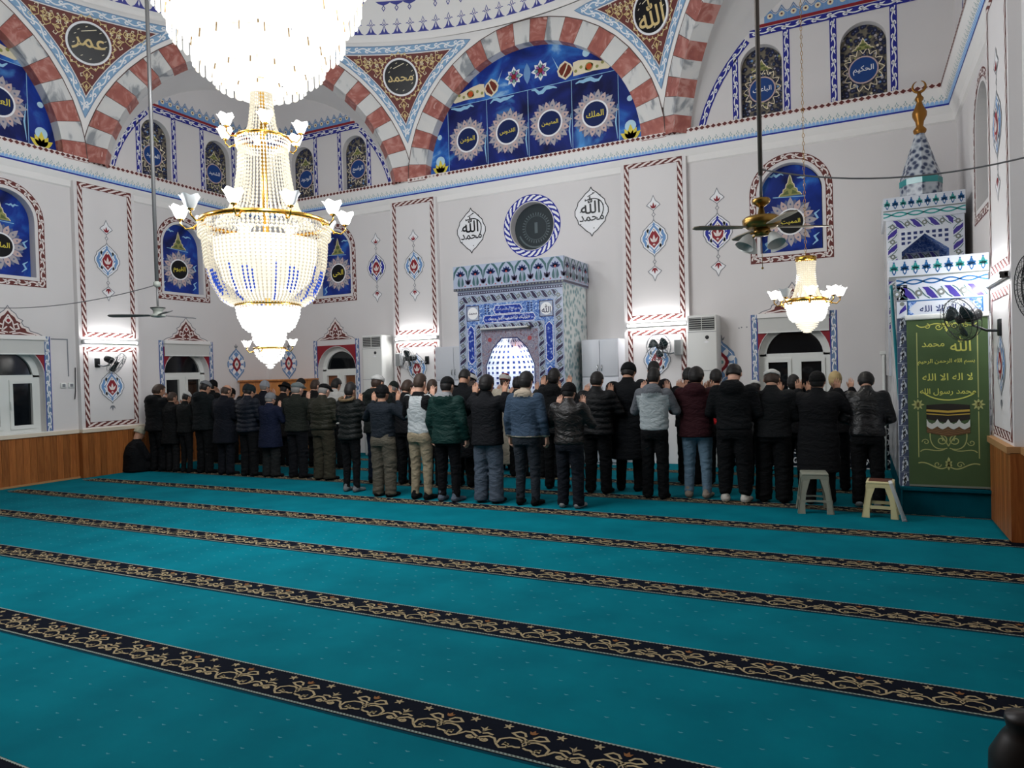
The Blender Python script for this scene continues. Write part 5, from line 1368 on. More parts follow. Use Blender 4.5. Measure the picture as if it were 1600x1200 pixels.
def stool(loc, h, w0, w1, m, label, rz=0, ring=False):
    e = empty('stool', loc, rz, label, 'stool', 'plastic stools behind the men'); t = .012
    mb = MB(); mb.bbox((0, 0, h-.015), (w1, w1, .03), m, .012, 3); mb.box((0, 0, h-.04), (w1-.006, w1-.006, .03), m); mb.build('seat', e)
    if ring:
        b = MB(); b.box((0, 0, h+.0015), (w1*.82, w1*.82, .003), mat('stool_brown_pad', (92, 54, 40), .6)); b.build('seat_pad', e)
    hw0, hw1 = w0/2, w1/2-.004
    for sx in (-1, 1):
        for sy in (-1, 1):
            b = MB(); L = .074
            def P(z, ax, ay):
                k = hw0+(hw1-hw0)*z/(h-.05); return Vector((sx*(k-ax), sy*(k-ay), z))
            zs = (0, .10, h*.5, h-.05); ws = (L, L*.82, L*.8, L*1.15)
            for ax, ay in ((1, 0), (0, 1)):
                vs = []
                for z, w in zip(zs, ws):
                    vs += [P(z, 0, 0), P(z, w*ax, w*ay), P(z, w*ax+t*ay, w*ay+t*ax), P(z, t*ay, t*ax)]
                b.add(vs, [(4*i+j, 4*i+(j+1) % 4, 4*i+4+(j+1) % 4, 4*i+4+j) for i in range(3) for j in range(4)]+[(0, 1, 2, 3), (12, 13, 14, 15)], m)
            b.build('leg', e)
    for i, a in enumerate((0, pi/2, pi, 3*pi/2)):
        rot = Matrix.Rotation(a, 3, 'Z'); z = .11; k = hw0+(hw1-hw0)*z/(h-.05); b = MB()
        pts = [(-k, z-.01), (-k*.55, z+.012), (0, z+.02), (k*.55, z+.012), (k, z-.01), (k, z+.035), (-k, z+.035)]
        if ring: pts = [(-k, z-.018), (k, z-.018), (k, z+.014), (-k, z+.014)]
        b.prism(pts, -.006, .006, m); b.v = [tuple(rot @ Vector((p[0], k-.008+p[2], p[1]))) for p in b.v]; b.build('rail', e)
        z = h-.085; k = hw0+(hw1-hw0)*z/(h-.05); b = MB()
        b.prism([(-k, z+.05), (-k, z-.03), (-k*.62, z+.0), (-k*.5, z+.02), (0, z+.025), (k*.5, z+.02), (k*.62, z), (k, z-.03), (k, z+.05)], -.005, .005, m); b.v = [tuple(rot @ Vector((p[0], k-.006+p[2], p[1]))) for p in b.v]; b.build('apron', e)
stool((-.46, 8.23, 0), .43, .36, .27, mat('stool_grey_plastic', (140, 142, 128), .4, noise=.03, nscale=8), 'grey green plastic stool behind the man in the long dark coat', radians(8))
stool((.18, 8.20, 0), .37, .34, .26, mat('stool_cream_plastic', (206, 196, 150), .4, noise=.03, nscale=8), 'cream plastic stool with brown pad behind the man in the leather jacket', radians(-4), True)
e = empty('folded_board', (.385, 8.00, 0), 0, 'slim white board leaning between the cream stool and the pulpit', 'board')
rt = Matrix.Rotation(-.30, 3, 'Y') @ Matrix.Rotation(.15, 3, 'X')
b = MB(); b.bbox((0, 0, .21), (.035, .10, .42), mat('board_grey_white', (196, 198, 198), .4), .006); b.v = [tuple(rt @ Vector(v)) for v in b.v]; b.build('slat', e)
b = MB(); b.bbox((0, 0, .012), (.045, .11, .03), GREY, .006); b.v = [tuple(rt @ Vector(v)) for v in b.v]; b.build('foot', e)
DKW = mat('dark_turned_wood', (30, 24, 22), .4, noise=.15, nscale=6)
b = MB(); b.lathe([(.07, 0), (.075, .04), (.05, .07), (.035, .12), (.04, .25), (.075, .34), (.092, .42), (.09, .47), (.06, .53), (.046, .55), (.052, .575), (.05, .59), (.001, .60)], DKW, n=28); o = b.build('turned_post'); o.location = (.405, 2.38, 0)
tag(o, 'dark rounded turned post at the bottom right corner', 'post')

# ================================================================ chandeliers
CRY = mat('crystal_lit', (180, 172, 152), .15, emit=.85, emit_col=(255, 246, 226), sample=False)
CRYP = mat('crystal_plate', (160, 160, 156), .2, emit=.86, emit_col=(255, 253, 246), sample=False)
CRYD = mat('crystal_bead', (140, 133, 116), .12, spec=.8, emit=.52, emit_col=(255, 244, 220), sample=False)
CRYB = mat('crystal_blaze', (200, 200, 196), .2, emit=1.5, sample=False)
TULIP = mat('lamp_glass_lit', (255, 252, 244), .3, emit=4.5, sample=False); TULOFF = mat('lamp_glass_unlit', (214, 216, 216), .3)
PIN = mat('tier_pin_bronze', (150, 122, 84), .5)
BRASS = mat('chandelier_brass', (206, 160, 72), .22, metal=1, noise=.08, nscale=9); BLUEC = mat('crystal_blue', (24, 48, 120), .15, emit=.4, emit_col=(50, 100, 240), sample=False)
def strands(mb, prof, n, pitch, r, m, hook=None, seg=None):
    """bead strings following a profile of (radius, z); hook(k, t) may change the bead's material"""
    pts = [Vector((p[0], 0, p[1])) for p in prof]; ln = [0]
    for a, b in zip(pts, pts[1:]): ln.append(ln[-1]+(b-a).length)
    N = max(2, int(ln[-1]/pitch))
    for k in range(n):
        a = 2*pi*k/n
        for i in range(N):
            d = ln[-1]*(i+.5)/N; j = 0
            while ln[j+1] < d: j += 1
            p = pts[j].lerp(pts[j+1], (d-ln[j])/(ln[j+1]-ln[j]))
            mb.octa((p.x*cos(a), p.x*sin(a), p.z), r, pitch*.56, hook(k/n, i/N) if hook and hook(k/n, i/N) else m)
def tulip_lamp(e, R, z, a, m, s=1, name='lamp_arm'):
    c, d = cos(a), sin(a); P = lambda r, h: Vector((r*c, r*d, z+h))
    b = MB(); b.tube([P(R, 0), P(R+.05*s, -.05*s), P(R+.12*s, -.07*s), P(R+.17*s, -.02*s), P(R+.17*s, .03*s)], .009*s, BRASS, 6); b.sphere(P(R+.05*s, -.055*s), .016*s, BRASS, 8, 6)
    b.lathe([(.028*s, .0), (.034*s, .012*s), (.012*s, .025*s)], BRASS, P(R+.17*s, .025*s), 10); ar = b.build(name, e)
    b = MB(); n = 20; prof = [(.022, .03), (.045, .05), (.06, .085), (.075, .125), (.098, .16)]; vs = []
    for j, (r, h) in enumerate(prof):
        for i in range(n):
            f = 1+(.10*cos(5*2*pi*i/n) if j == 4 else .04*cos(5*2*pi*i/n)); vs.append(P(R+.17*s, h*s+(.012*s*cos(5*2*pi*i/n) if j == 4 else 0))+Vector((r*s*f*cos(2*pi*i/n), r*s*f*sin(2*pi*i/n), 0)))
    b.add(vs, [(j*n+i, j*n+(i+1) % n, (j+1)*n+(i+1) % n, (j+1)*n+i) for j in range(4) for i in range(n)], m, True); b.build('tulip_shade', ar, fix=False)
    b = MB(); b.sphere(P(R+.17*s, .085*s), .026*s, CRYB if m is TULIP else FROST, 8, 6); b.build('bulb', ar)
def great_chandelier():
    e = empty('chandelier', (CH[0], CH[1], 1.9), 0, 'huge glowing tiered crystal chandelier hanging under the dome', 'chandelier'); z0 = 1.9
    def B(name, mb, fix=False, par=e): mb.v = [(v[0], v[1], v[2]-z0) for v in mb.v]; return mb.build(name, par, fix=fix)
    # crown: stepped tiers of glass pendants, narrowing downwards
    tiers = [(1.22, 5.90, .34, 60), (1.09, 5.56, .34, 56), (.97, 5.20, .36, 52), (.80, 4.86, .34, 46), (.60, 4.60, .28, 36), (.42, 4.44, .18, 26), (.22, 4.36, .12, 14)]
    for R, z, h, n in tiers:
        mb = MB(); mb.lathe([(R-.03, z+h*.66), (R-.02, z+h*.7), (R-.03, z+h*.74)], CRY, n=48, capped=False)
        mb.lathe([(R*.62, z+h*.05), (R-.06, z+h*.3), (R-.05, z+h*.7)], CRYB, n=40, capped=False)
        for k in range(n):
            a = 2*pi*k/n; w = 2*pi*R/n*.46; c, s = cos(a), sin(a); t = Vector((-s, c, 0)); q = Vector((c, s, 0))
            for dz, rr, hh in ((0, 0, h*.62), (h*.42, -.035, h*.5)):
                p = q*(R+rr)+Vector((0, 0, z+dz)); o2 = q*.018
                vs = [p+t*w*x+Vector((0, 0, hh*y))+o2*d for x, y, d in ((-.3, .0, 0), (.3, .0, 0), (.9, .12, 0), (.9, 1, 0), (-.9, 1, 0), (-.9, .12, 0), (0, .1, 1), (0, .95, 1))]
                mb.add(vs, [(0, 1, 6), (1, 2, 6), (2, 3, 7, 6), (3, 4, 7), (4, 5, 6, 7), (5, 0, 6)], CRYP if (k % 3 or dz) else CRY)
            if k % 2 == 0: mb.tube([q*(R+.012)+Vector((0, 0, z+h*.70)), q*(R+.022)+Vector((0, 0, z+h*.42))], .008, PIN, 4)
        B('crystal_tier', mb)
    mb = MB(); mb.tube([(0, 0, 6.2), (0, 0, 14)], .02, BRASS, 6); mb.tube([(0, 0, 2.1), (0, 0, 6.2)], .03, BRASS, 8); B('stem', mb)
    # column of bead strings, upper ring, flared skirt, main ring, basket
    mb = MB(); strands(mb, [(.09, 4.5), (.10, 4.3), (.125, 4.08), (.16, 3.98)], 26, .034, .013, CRYD); B('bead_column', mb)
    def hoop(R, z, h, name='brass_ring'):
        mb = MB(); mb.lathe([(R-.012, z), (R+.004, z+.004), (R+.008, z+h/2), (R+.004, z+h-.004), (R-.012, z+h)], BRASS, n=64, capped=False); return B(name, mb)
    hoop(.255, 3.93, .035)
    mb = MB(); strands(mb, [(.255, 3.94), (.24, 3.85)], 56, .03, .013, CRY); strands(mb, [(.225, 3.88), (.24, 3.65), (.27, 3.45), (.32, 3.27), (.39, 3.15), (.46, 3.10)], 50, .036, .014, CRYD); B('bead_skirt', mb)
    hoop(.60, 3.10, .045)
    mb = MB(); strands(mb, [(.605, 3.10), (.61, 2.97)], 92, .03, .014, CRYD); strands(mb, [(.57, 3.05), (.585, 2.98)], 92, .03, .014, CRY); B('bead_fringe', mb)
    mb = MB()
    def blue(k, t):
        q = (k*8) % 1
        return BLUEC if (.30 < t < .92 and (.10 < q < .26 and t > .4 or .44 < q < .72 and (t-.62)**2+(q-.58)**2 < .03 or .80 < q < .9 and t < .75)) else None
    strands(mb, [(.575, 3.0), (.575, 2.9), (.56, 2.72), (.51, 2.54), (.43, 2.39), (.335, 2.33)], 80, .032, .0145, CRYD, blue)
    B('bead_basket', mb)
    mb = MB(); mb.lathe([(.20, 2.38), (.40, 2.56), (.48, 2.80), (.48, 2.95)], CRY, n=40, capped=False); B('lit_liner', mb)
    hoop(.305, 2.315, .03)
    mb = MB(); strands(mb, [(.30, 2.32), (.285, 2.22), (.24, 2.12), (.18, 2.07)], 48, .03, .014, CRYB); mb.lathe([(.15, 2.07), (.22, 2.14), (.26, 2.3)], CRYB, n=32, capped=False); B('crystal_bowl', mb)
    mb = MB()
    for R, z in ((.175, 2.06), (.165, 2.02), (.16, 1.98), (.145, 1.95), (.12, 1.925)): mb.lathe([(R-.02, z), (R, z+.008), (R, z+.034), (R-.02, z+.038)], CRYB, n=28)
    B('crystal_drum', mb)
    mb = MB(); strands(mb, [(.145, 1.90), (.13, 1.84), (.09, 1.79), (.05, 1.765)], 26, .026, .013, CRYB); mb.lathe([(.10, 1.90), (.08, 1.84), (.03, 1.78)], CRYB, n=20, capped=False)
    for R, z in ((.055, 1.75), (.045, 1.725), (.03, 1.705)): mb.lathe([(.01, z), (R, z+.008), (R, z+.02), (.01, z+.025)], CRYB, n=16)
    B('crystal_drop', mb); hoop(.15, 1.90, .02)
    for k in range(6): tulip_lamp(e, .255, 3.95-z0, radians(20+60*k), TULIP, .78)
    for k in range(10): tulip_lamp(e, .605, 3.11-z0, radians(8+36*k), TULOFF if k in (2, 5, 7, 9) else TULIP, .92)
    for k in range(4): tulip_lamp(e, .15, 1.905-z0, radians(0+90*k+20), TULIP, .5)
great_chandelier()
def small_chandelier():
    z0 = 1.99; e = empty('chandelier', (-.56, 9.3, z0), 0, 'small glowing crystal chandelier with tulip lamps in front of the window left of the pulpit', 'chandelier')
    def B(name, mb): mb.v = [(v[0], v[1], v[2]-z0) for v in mb.v]; return mb.build(name, e, fix=False)
    mb = MB(); mb.lathe([(.05, 2.86), (.12, 2.87), (.125, 2.92), (.10, 2.93), (.02, 2.94)], BRASS, n=28); B('brass_cap', mb)
    mb = MB()
    for k in range(int(5.3/.05)):
        z = 2.94+k*.05; o_ = [(.012*cos(a), 0, z+.028*sin(a)+.02) if k % 2 else (0, .012*cos(a), z+.028*sin(a)+.02) for a in [2*pi*i/8 for i in range(8)]]
        mb.tube(o_, .003, BRASS, 4, closed=True)
    B('chain', mb)
    mb = MB(); strands(mb, [(.11, 2.87), (.10, 2.75), (.11, 2.6), (.15, 2.46), (.19, 2.40)], 30, .024, .010, CRYD); mb.lathe([(.07, 2.86), (.07, 2.6), (.11, 2.42)], CRYD, n=20, capped=False); B('bead_skirt', mb)
    mb = MB(); mb.lathe([(.235, 2.365), (.25, 2.37), (.25, 2.41), (.235, 2.415)], BRASS, n=40, capped=False); B('brass_ring', mb)
    mb = MB(); strands(mb, [(.25, 2.37), (.25, 2.30)], 60, .022, .011, CRYB); strands(mb, [(.235, 2.31), (.225, 2.24), (.20, 2.17), (.16, 2.13)], 48, .022, .011, CRYB); mb.lathe([(.12, 2.13), (.19, 2.2), (.22, 2.36)], CRYB, n=28, capped=False); B('crystal_bowl', mb)
    mb = MB()
    for R, z in ((.135, 2.10), (.125, 2.075), (.115, 2.05), (.09, 2.03), (.07, 2.01), (.05, 1.99)): mb.lathe([(.01, z), (R, z+.006), (R, z+.018), (.01, z+.022)], CRY, n=22)
    B('crystal_drop', mb)
    for k in range(8): tulip_lamp(e, .24, 2.39-z0, radians(10+45*k), TULOFF if k in (3, 5) else TULIP, .80)
small_chandelier()
# ================================================================ people: smooth bodies and clothes grown from signed distance fields
def smin(a, b, k):
    h = np.clip(.5+.5*(b-a)/k, 0, 1); return b*(1-h)+a*h-k*h*(1-h)
def rcone(P, a, b, ra, rb):
    a, b = np.array(a, float), np.array(b, float); ab = b-a
    t = np.clip(((P-a)@ab)/max(ab@ab, 1e-9), 0, 1)
    return np.linalg.norm(P-a-t[:, None]*ab, axis=1)-(ra+(rb-ra)*t)
def ell(P, c, r):
    q = (P-np.array(c))/np.array(r); k = np.linalg.norm(q, axis=1); g = np.linalg.norm(q/np.array(r), axis=1)
    return k*(k-1)/np.maximum(g, 1e-6)
def loft(P, prof):
    """prof rows: z, half width, half depth, centre y"""
    pr = np.array(prof); z = P[:, 2]
    a, b, cy = (np.interp(z, pr[:, 0], pr[:, i]) for i in (1, 2, 3))
    x, y = np.abs(P[:, 0]), np.abs(P[:, 1]-cy)
    q = ((x/a)**2.4+(y/b)**2.4)**(1/2.4)
    d = (q-1)*np.minimum(a, b)
    return np.maximum(d, np.maximum(pr[0, 0]-z, z-pr[-1, 0]))
def nets(fn, lo, hi, h, relax=1):
    """surface nets: one smooth closed mesh of the zero level of fn"""
    lo, hi = np.array(lo, float), np.array(hi, float); n = np.ceil((hi-lo)/h).astype(int)+1
    ax = [lo[i]+h*np.arange(n[i]) for i in range(3)]
    G = np.stack(np.meshgrid(*ax, indexing='ij'), -1).reshape(-1, 3)
    F = fn(G).reshape(n); F = np.where(F == 0, 1e-9, F)
    F[0] = F[-1] = np.maximum(F[0], 1e-4); F[:, 0] = np.maximum(F[:, 0], 1e-4); F[:, -1] = np.maximum(F[:, -1], 1e-4); F[:, :, 0] = np.maximum(F[:, :, 0], 1e-4); F[:, :, -1] = np.maximum(F[:, :, -1], 1e-4)
    I = F < 0; m = n-1
    c = [I[i:i+m[0], j:j+m[1], k:k+m[2]] for i in (0, 1) for j in (0, 1) for k in (0, 1)]
    s = sum(x.astype(np.int8) for x in c); act = (s > 0) & (s < 8)
    idx = -np.ones(m, int); ijk = np.argwhere(act); idx[act] = np.arange(len(ijk))
    acc = np.zeros((len(ijk), 3)); cnt = np.zeros(len(ijk))
    co = [(i, j, k) for i in (0, 1) for j in (0, 1) for k in (0, 1)]
    for a in range(8):
        for b in range(a+1, 8):
            if sum(abs(co[a][q]-co[b][q]) for q in range(3)) != 1: continue
            A, B = ijk+co[a], ijk+co[b]; fa, fb = F[tuple(A.T)], F[tuple(B.T)]; x = (fa < 0) != (fb < 0)
            t = np.where(x, fa/np.where(x, fa-fb, 1), 0)[:, None]
            acc += np.where(x[:, None], A+t*(B-A), 0); cnt += x
    V = lo+h*acc/cnt[:, None]; Q = []
    for axis in range(3):
        u, v = [(1, 2), (2, 0), (0, 1)][axis]; sh = list(n); sh[axis] -= 1
        sl0 = [slice(None)]*3; sl1 = [slice(None)]*3; sl0[axis] = slice(0, -1); sl1[axis] = slice(1, None)
        a, b = I[tuple(sl0)], I[tuple(sl1)]; e = np.argwhere(a != b)
        e = e[(e[:, u] > 0) & (e[:, v] > 0) & (e[:, u] < n[u]-1) & (e[:, v] < n[v]-1)]
        def cell(du, dv):
            q = e.copy(); q[:, u] += du; q[:, v] += dv; return idx[tuple(q.T)]
        quad = np.stack([cell(-1, -1), cell(0, -1), cell(0, 0), cell(-1, 0)], 1); flip = ~a[tuple(e.T)]
        quad[flip] = quad[flip][:, ::-1]; Q.append(quad)
    Q = np.concatenate(Q); Q = Q[(Q >= 0).all(1)]
    for _ in range(relax):
        S_, N_ = np.zeros_like(V), np.zeros(len(V))
        for i in range(4):
            for j in ((i+1) % 4, (i+3) % 4): np.add.at(S_, Q[:, i], V[Q[:, j]]); np.add.at(N_, Q[:, i], 1)
        V = .5*V+.5*S_/np.maximum(N_, 1)[:, None]
    return V, Q
def mesh_of(name, parts, mats, matfn=None):
    Vs, Fs, o = [], [], 0
    for V, Q in parts: Vs.append(V); Fs.append(Q+o); o += len(V)
    V, Q = np.concatenate(Vs), np.concatenate(Fs)
    me = bpy.data.meshes.new(name); me.from_pydata(V.tolist(), [], Q.tolist())
    for m in mats: me.materials.append(m)
    if matfn is not None: me.polygons.foreach_set('material_index', matfn(V[Q].mean(1)).astype(np.int32))
    me.polygons.foreach_set('use_smooth', [True]*len(Q)); me.update()
    return me
def waves(P, f, seed):
    r = np.random.RandomState(seed); d = 0
    for i in range(5):
        k = r.normal(size=3)*np.array([1, 1, 1.7]); k *= f*(.7+.3*i)/np.linalg.norm(k); d = d+np.sin(P@k+r.uniform(0, 6.28))/(1+.35*i)
    return d/3
# joints of one upright man 1.75 tall, facing +Y; right side x>0
SH = (.185, -.01, 1.415)
ARM = {'ears': ((.285, .07, 1.17), (.170, .085, 1.425)), 'high': ((.33, .05, 1.24), (.205, .085, 1.50)), 'face': ((.25, .14, 1.17), (.085, .215, 1.42)),
       'down': ((.245, -.03, 1.13), (.255, .045, .885)), 'fold': ((.255, .02, 1.125), (.05, .205, 1.06))}
HANDM = {'ears': ((-1, .1, -.15), (.1, 1, -.15), (-.12, .12, 1)), 'high': ((-1, .2, .1), (.2, 1, -.1), (.05, .15, 1)), 'face': ((.9, -.3, 0), (-.3, -.9, .1), (-.25, .1, 1)),
         'down': ((.1, 1, 0), (-1, .1, 0), (.02, .1, -1)), 'fold': ((0, -.3, 1), (-.2, -1, -.2), (-1, .1, .1))}
HEADT = {'ears': 14, 'high': 6, 'face': 16, 'down': 12, 'fold': 26}
NECK = np.array((0, .0, 1.515))
def hrot(pose):
    a = radians(HEADT[pose]); return np.array(((1, 0, 0), (0, cos(a), -sin(a)), (0, sin(a), cos(a)))).T   # nods forward
def head_sdf(P):
    d = ell(P, (0, .005, .135), (.076, .096, .103))
    d = smin(d, ell(P, (0, .042, .075), (.058, .066, .078)), .03)
    d = smin(d, ell(P, (0, .066, .022), (.030, .030, .022)), .025)
    d = smin(d, rcone(P, (0, .098, .118), (0, .121, .080), .008, .014), .012)
    d = smin(d, rcone(P, (-.032, .088, .128), (.032, .088, .128), .011, .011), .012)
    d = smin(d, ell(P, (0, .098, .045), (.025, .011, .012)), .008)
    for s in (-1, 1):
        d = np.maximum(d, -(ell(P, (s*.031, .104, .108), (.014, .012, .008))))
        e = ell(P, (s*.080, -.002, .098), (.011, .021, .032)); e = np.maximum(e, -ell(P, (s*.092, .006, .100), (.007, .010, .018)))
        d = smin(d, e, .006)
    return d
def hand_mesh(pose, s):
    curl = {'ears': 9, 'high': 6, 'face': 14, 'down': 26, 'fold': 16}[pose]
    def fn(P):
        d = 1e3
        for i, x in enumerate((.030, .010, -.011, -.030)):
            d = smin(d, rcone(P, (x*.55, 0, .0), (x, 0, .088-.006*abs(i-1)), .016, .0125), .014) if i else rcone(P, (x*.55, 0, 0), (x, 0, .085), .016, .0125)
        f = 1e3
        for i, (x, L) in enumerate(((.030, .070), (.010, .078), (-.011, .072), (-.030, .056))):
            p = np.array((x, 0, .088-.006*abs(i-1))); a = 0
            for j, k in enumerate((.45, .30, .25)):
                a += radians(curl*(1+.25*i)*(.6 if j == 0 else 1)); q = p+L*k*np.array((x*.9*(1 if j == 0 else .4), sin(a), cos(a)))
                f = np.minimum(f, rcone(P, p, q, .0092-.0009*j, .0086-.001*j)); p = q
        d = smin(d, f, .005)
        th = 1e3; p = np.array((.022, .004, .022))
        for q, r in (((.046, .014, .052), .0135), ((.060, .020, .080), .0105), ((.064, .026, .104), .0085)):
            th = np.minimum(th, rcone(P, p, q, r, r-.0015)); p = np.array(q)
        return smin(d, th, .008)
    V, Q = nets(fn, (-.065, -.045, -.03), (.085, .085, .195), .0055, 1)
    M = np.array(HANDM[pose], float); X, Y, Z = M
    Z = Z/np.linalg.norm(Z); Y = Y-Z*(Y@Z); Y /= np.linalg.norm(Y); X2 = np.cross(Y, Z); X = X2 if X2@X > 0 else -X2
    w = np.array(ARM[pose][1]); V = w+V@np.stack([X, Y, Z])
    if np.linalg.det(np.stack([X, Y, Z])) < 0: Q = Q[:, ::-1]
    if s < 0: V = V*np.array((-1, 1, 1)); Q = Q[:, ::-1]
    return V, Q
SKIN = [mat('skin_olive', (176, 132, 108), .55, noise=.05, nscale=30), mat('skin_light', (196, 152, 130), .55, noise=.05, nscale=30), mat('skin_tan', (156, 112, 88), .55, noise=.05, nscale=30)]
EYED = mat('eye_dark', (50, 36, 30), .3)
_B = {}
def bendfn(V, lean):
    if not lean: return V
    V = V.copy(); a = np.radians(lean)*np.clip((V[:, 2]-.85)/.25, 0, 1); y, z = V[:, 1].copy(), V[:, 2]-.95
    c, s = np.cos(a), np.sin(a); V[:, 1] = y*c+z*s; V[:, 2] = .95+z*c-y*s; return V
def body_mesh(pose, lean):
    k = ('body', pose, lean)
    if k in _B: return _B[k]
    R = hrot(pose); Mi = R                                             # world -> head space
    el, wr = ARM[pose]
    def head(P):
        H = (P-NECK)@R
        d = head_sdf(H); return smin(d, rcone(P, (0, -.02, 1.40), NECK+np.array((0, .0, .045)), .060, .054), .02)
    def trunk(P):
        d = loft(P, [(.80, .155, .11, 0), (.95, .165, .12, 0), (1.08, .15, .105, 0), (1.25, .165, .115, 0), (1.38, .165, .10, -.01), (1.44, .10, .07, -.015), (1.47, .06, .055, -.01)])
        for s in (-1, 1):
            m = np.array((s, 1, 1)); d = smin(d, rcone(P, np.array(SH)*m, np.array(el)*m, .052, .042), .03); d = np.minimum(d, rcone(P, np.array(el)*m, np.array(wr)*m, .042, .026))
            d = smin(d, rcone(P, (s*.085, 0, .84), (s*.09, .01, .48), .08, .055), .02); d = np.minimum(d, rcone(P, (s*.09, .01, .48), (s*.095, -.01, .08), .055, .035))
        return smin(d, rcone(P, (0, -.01, 1.40), (0, 0, 1.50), .058, .055), .03)
    parts = [nets(head, (-.11, -.16, 1.44), (.11, .21, 1.80), .0085), nets(trunk, (-.42, -.2, .02), (.42, .36, 1.56), .021), hand_mesh(pose, 1), hand_mesh(pose, -1)]
    parts = [(bendfn(V, lean), Q) for V, Q in parts]
    def mf(C):
        H = C.copy()
        if lean: a = radians(lean); y, z = H[:, 1].copy(), H[:, 2]-.95; H[:, 1] = y*cos(a)-z*sin(a); H[:, 2] = .95+z*cos(a)+y*sin(a)
        H = (H-NECK)@R; e = np.zeros(len(C))
        for s in (-1, 1):
            e[np.linalg.norm((H-np.array((s*.031, .096, .108)))/np.array((.015, .02, .007)), axis=1) < 1] = 1
            e[np.linalg.norm((H-np.array((s*.032, .098, .135)))/np.array((.022, .02, .005)), axis=1) < 1] = 1
        return e
    _B[k] = mesh_of('person_body', parts, [SKIN[0], EYED], mf); return _B[k]

def top_mesh(pose, kind, lean, mats, matfn=None, seed=1):
    """jacket, coat or pullover over the trunk and arms"""
    el, wr = (np.array(x) for x in ARM[pose])
    ease, hem, sl, cuff, puff, hood = {'sweater': (.0, .90, .058, .040, 0, 0), 'hoodie': (.012, .90, .066, .048, 0, 1), 'jacket': (.018, .86, .068, .052, 0, 0), 'blazer': (.016, .80, .066, .050, 0, 0), 'leather': (.016, .88, .068, .050, 0, 0),
        'denim': (.014, .90, .066, .050, 0, 2), 'puffer': (.030, .84, .076, .058, 1, 0), 'hooded': (.026, .82, .074, .056, .35, 1), 'coat': (.024, .62, .072, .055, 0, 0), 'long': (.034, .44, .078, .060, .3, 0), 'bomber': (.032, .90, .076, .058, .6, 0), 'robe': (.04, .12, .085, .075, 0, 0)}[kind]
    fl = .02 if kind in ('coat', 'long', 'robe') else 0
    def fn(P):
        e = ease; z = P[:, 2]
        prof = [(hem, .190+e+fl, .148+e+fl, -.008), (max(hem+.01, .95), .182+e+fl*.5, .135+e, -.005), (1.08, .172+e, .120+e, 0), (1.25, .185+e, .128+e, -.005), (1.36, .188+e, .115+e, -.015), (1.42, .150+e, .090+e*.8, -.02), (1.465, .090+e*.4, .072+e*.5, -.02), (1.50, .07, .066, -.015)]
        d = loft(P, prof)
        if kind == 'bomber' or kind == 'hoodie' or kind == 'sweater' or kind == 'leather': d = d+.020*np.exp(-((z-hem)/.035)**2)      # gathered hem
        for s in (-1, 1):
            m = np.array((s, 1, 1)); a = rcone(P, np.array((SH[0]-.01, SH[1], SH[2]-.01))*m, el*m, sl+.012, sl-.004)
            f = rcone(P, el*m, (el+(wr-el)*.93)*m, sl-.004, cuff); d = smin(d, np.minimum(a, f), .035)
        d = smin(d, rcone(P, (0, -.02, 1.45), (0, -.005, 1.505), .078, .068), .025) if kind not in ('sweater',) else d
        if hood:
            hd = ell(P, (0, -.105, 1.445), (.135, .075, .105)); hd = np.maximum(hd, -ell(P, (0, -.055, 1.56), (.075, .065, .08)))
            d = smin(d, hd, .03) if hood == 1 else smin(d, ell(P, (0, -.085, 1.47), (.12, .06, .06)), .03)
        if kind in ('puffer', 'bomber', 'hooded', 'long') and puff:
            d = d+.017*puff*(1-np.abs(np.sin(pi*(z+.01*np.sin(P[:, 0]*14+seed))/.085))**.6)*(z < 1.40)
        amp = {'leather': .007, 'sweater': .006, 'hoodie': .0065, 'denim': .005, 'jacket': .005, 'puffer': .005}.get(kind, .004)
        d = d+amp*waves(P, 30, seed)+amp*.6*np.sin(z*85+6*np.sin(P[:, 0]*8+seed)+8*P[:, 1])*np.exp(-((z-1.03)/.12)**2)
        return np.maximum(d, hem-z)
    V, Q = nets(fn, (-.47, -.30, hem-.03), (.47, .36, 1.60), .0145, 1)
    return mesh_of('top_'+kind, [(bendfn(V, lean), Q)], mats, matfn)
def legs_mesh(kind, mats, seed=3):
    hip, kn, an, end = {'trousers': (.100, .080, .072, .035), 'slim': (.098, .068, .055, .07), 'jogger': (.108, .088, .070, .085), 'cargo': (.108, .090, .080, .03), 'wide': (.106, .092, .090, .03)}[kind]
    def fn(P):
        z = P[:, 2]
        d = loft(P, [(.80, .17, .125, -.005), (.90, .178, .135, -.01), (1.02, .160, .115, 0)])
        for s in (-1, 1):
            l = rcone(P, (s*.088, -.005, .84), (s*.098, .012, .48), hip, kn); l = smin(l, rcone(P, (s*.098, .012, .48), (s*.108, -.012, end), kn, an), .02)
            if kind == 'cargo': l = smin(l, ell(P, (s*.165, 0, .58), (.03, .07, .09)), .02)
            d = smin(d, l, .018)
        d = smin(d, ell(P, (-.075, -.050, .86), (.092, .080, .095)), .02); d = smin(d, ell(P, (.075, -.050, .86), (.092, .080, .095)), .02)
        a = .006 if kind != 'slim' else .0045
        d = d+a*waves(P, 32, seed)+a*.8*np.sin(z*70+5*np.sin(P[:, 0]*12+seed)+9*P[:, 1])*(np.exp(-((z-.44)/.1)**2)+np.exp(-((z-.12)/.08)**2)+.7*np.exp(-((z-.76)/.06)**2))
        if kind == 'jogger': d = d+.025*np.exp(-((z-end)/.03)**2)
        return np.maximum(d, end-z)
    V, Q = nets(fn, (-.27, -.2, 0), (.27, .2, 1.03), .0145, 1)
    return mesh_of('legs_'+kind, [(V, Q)], mats)
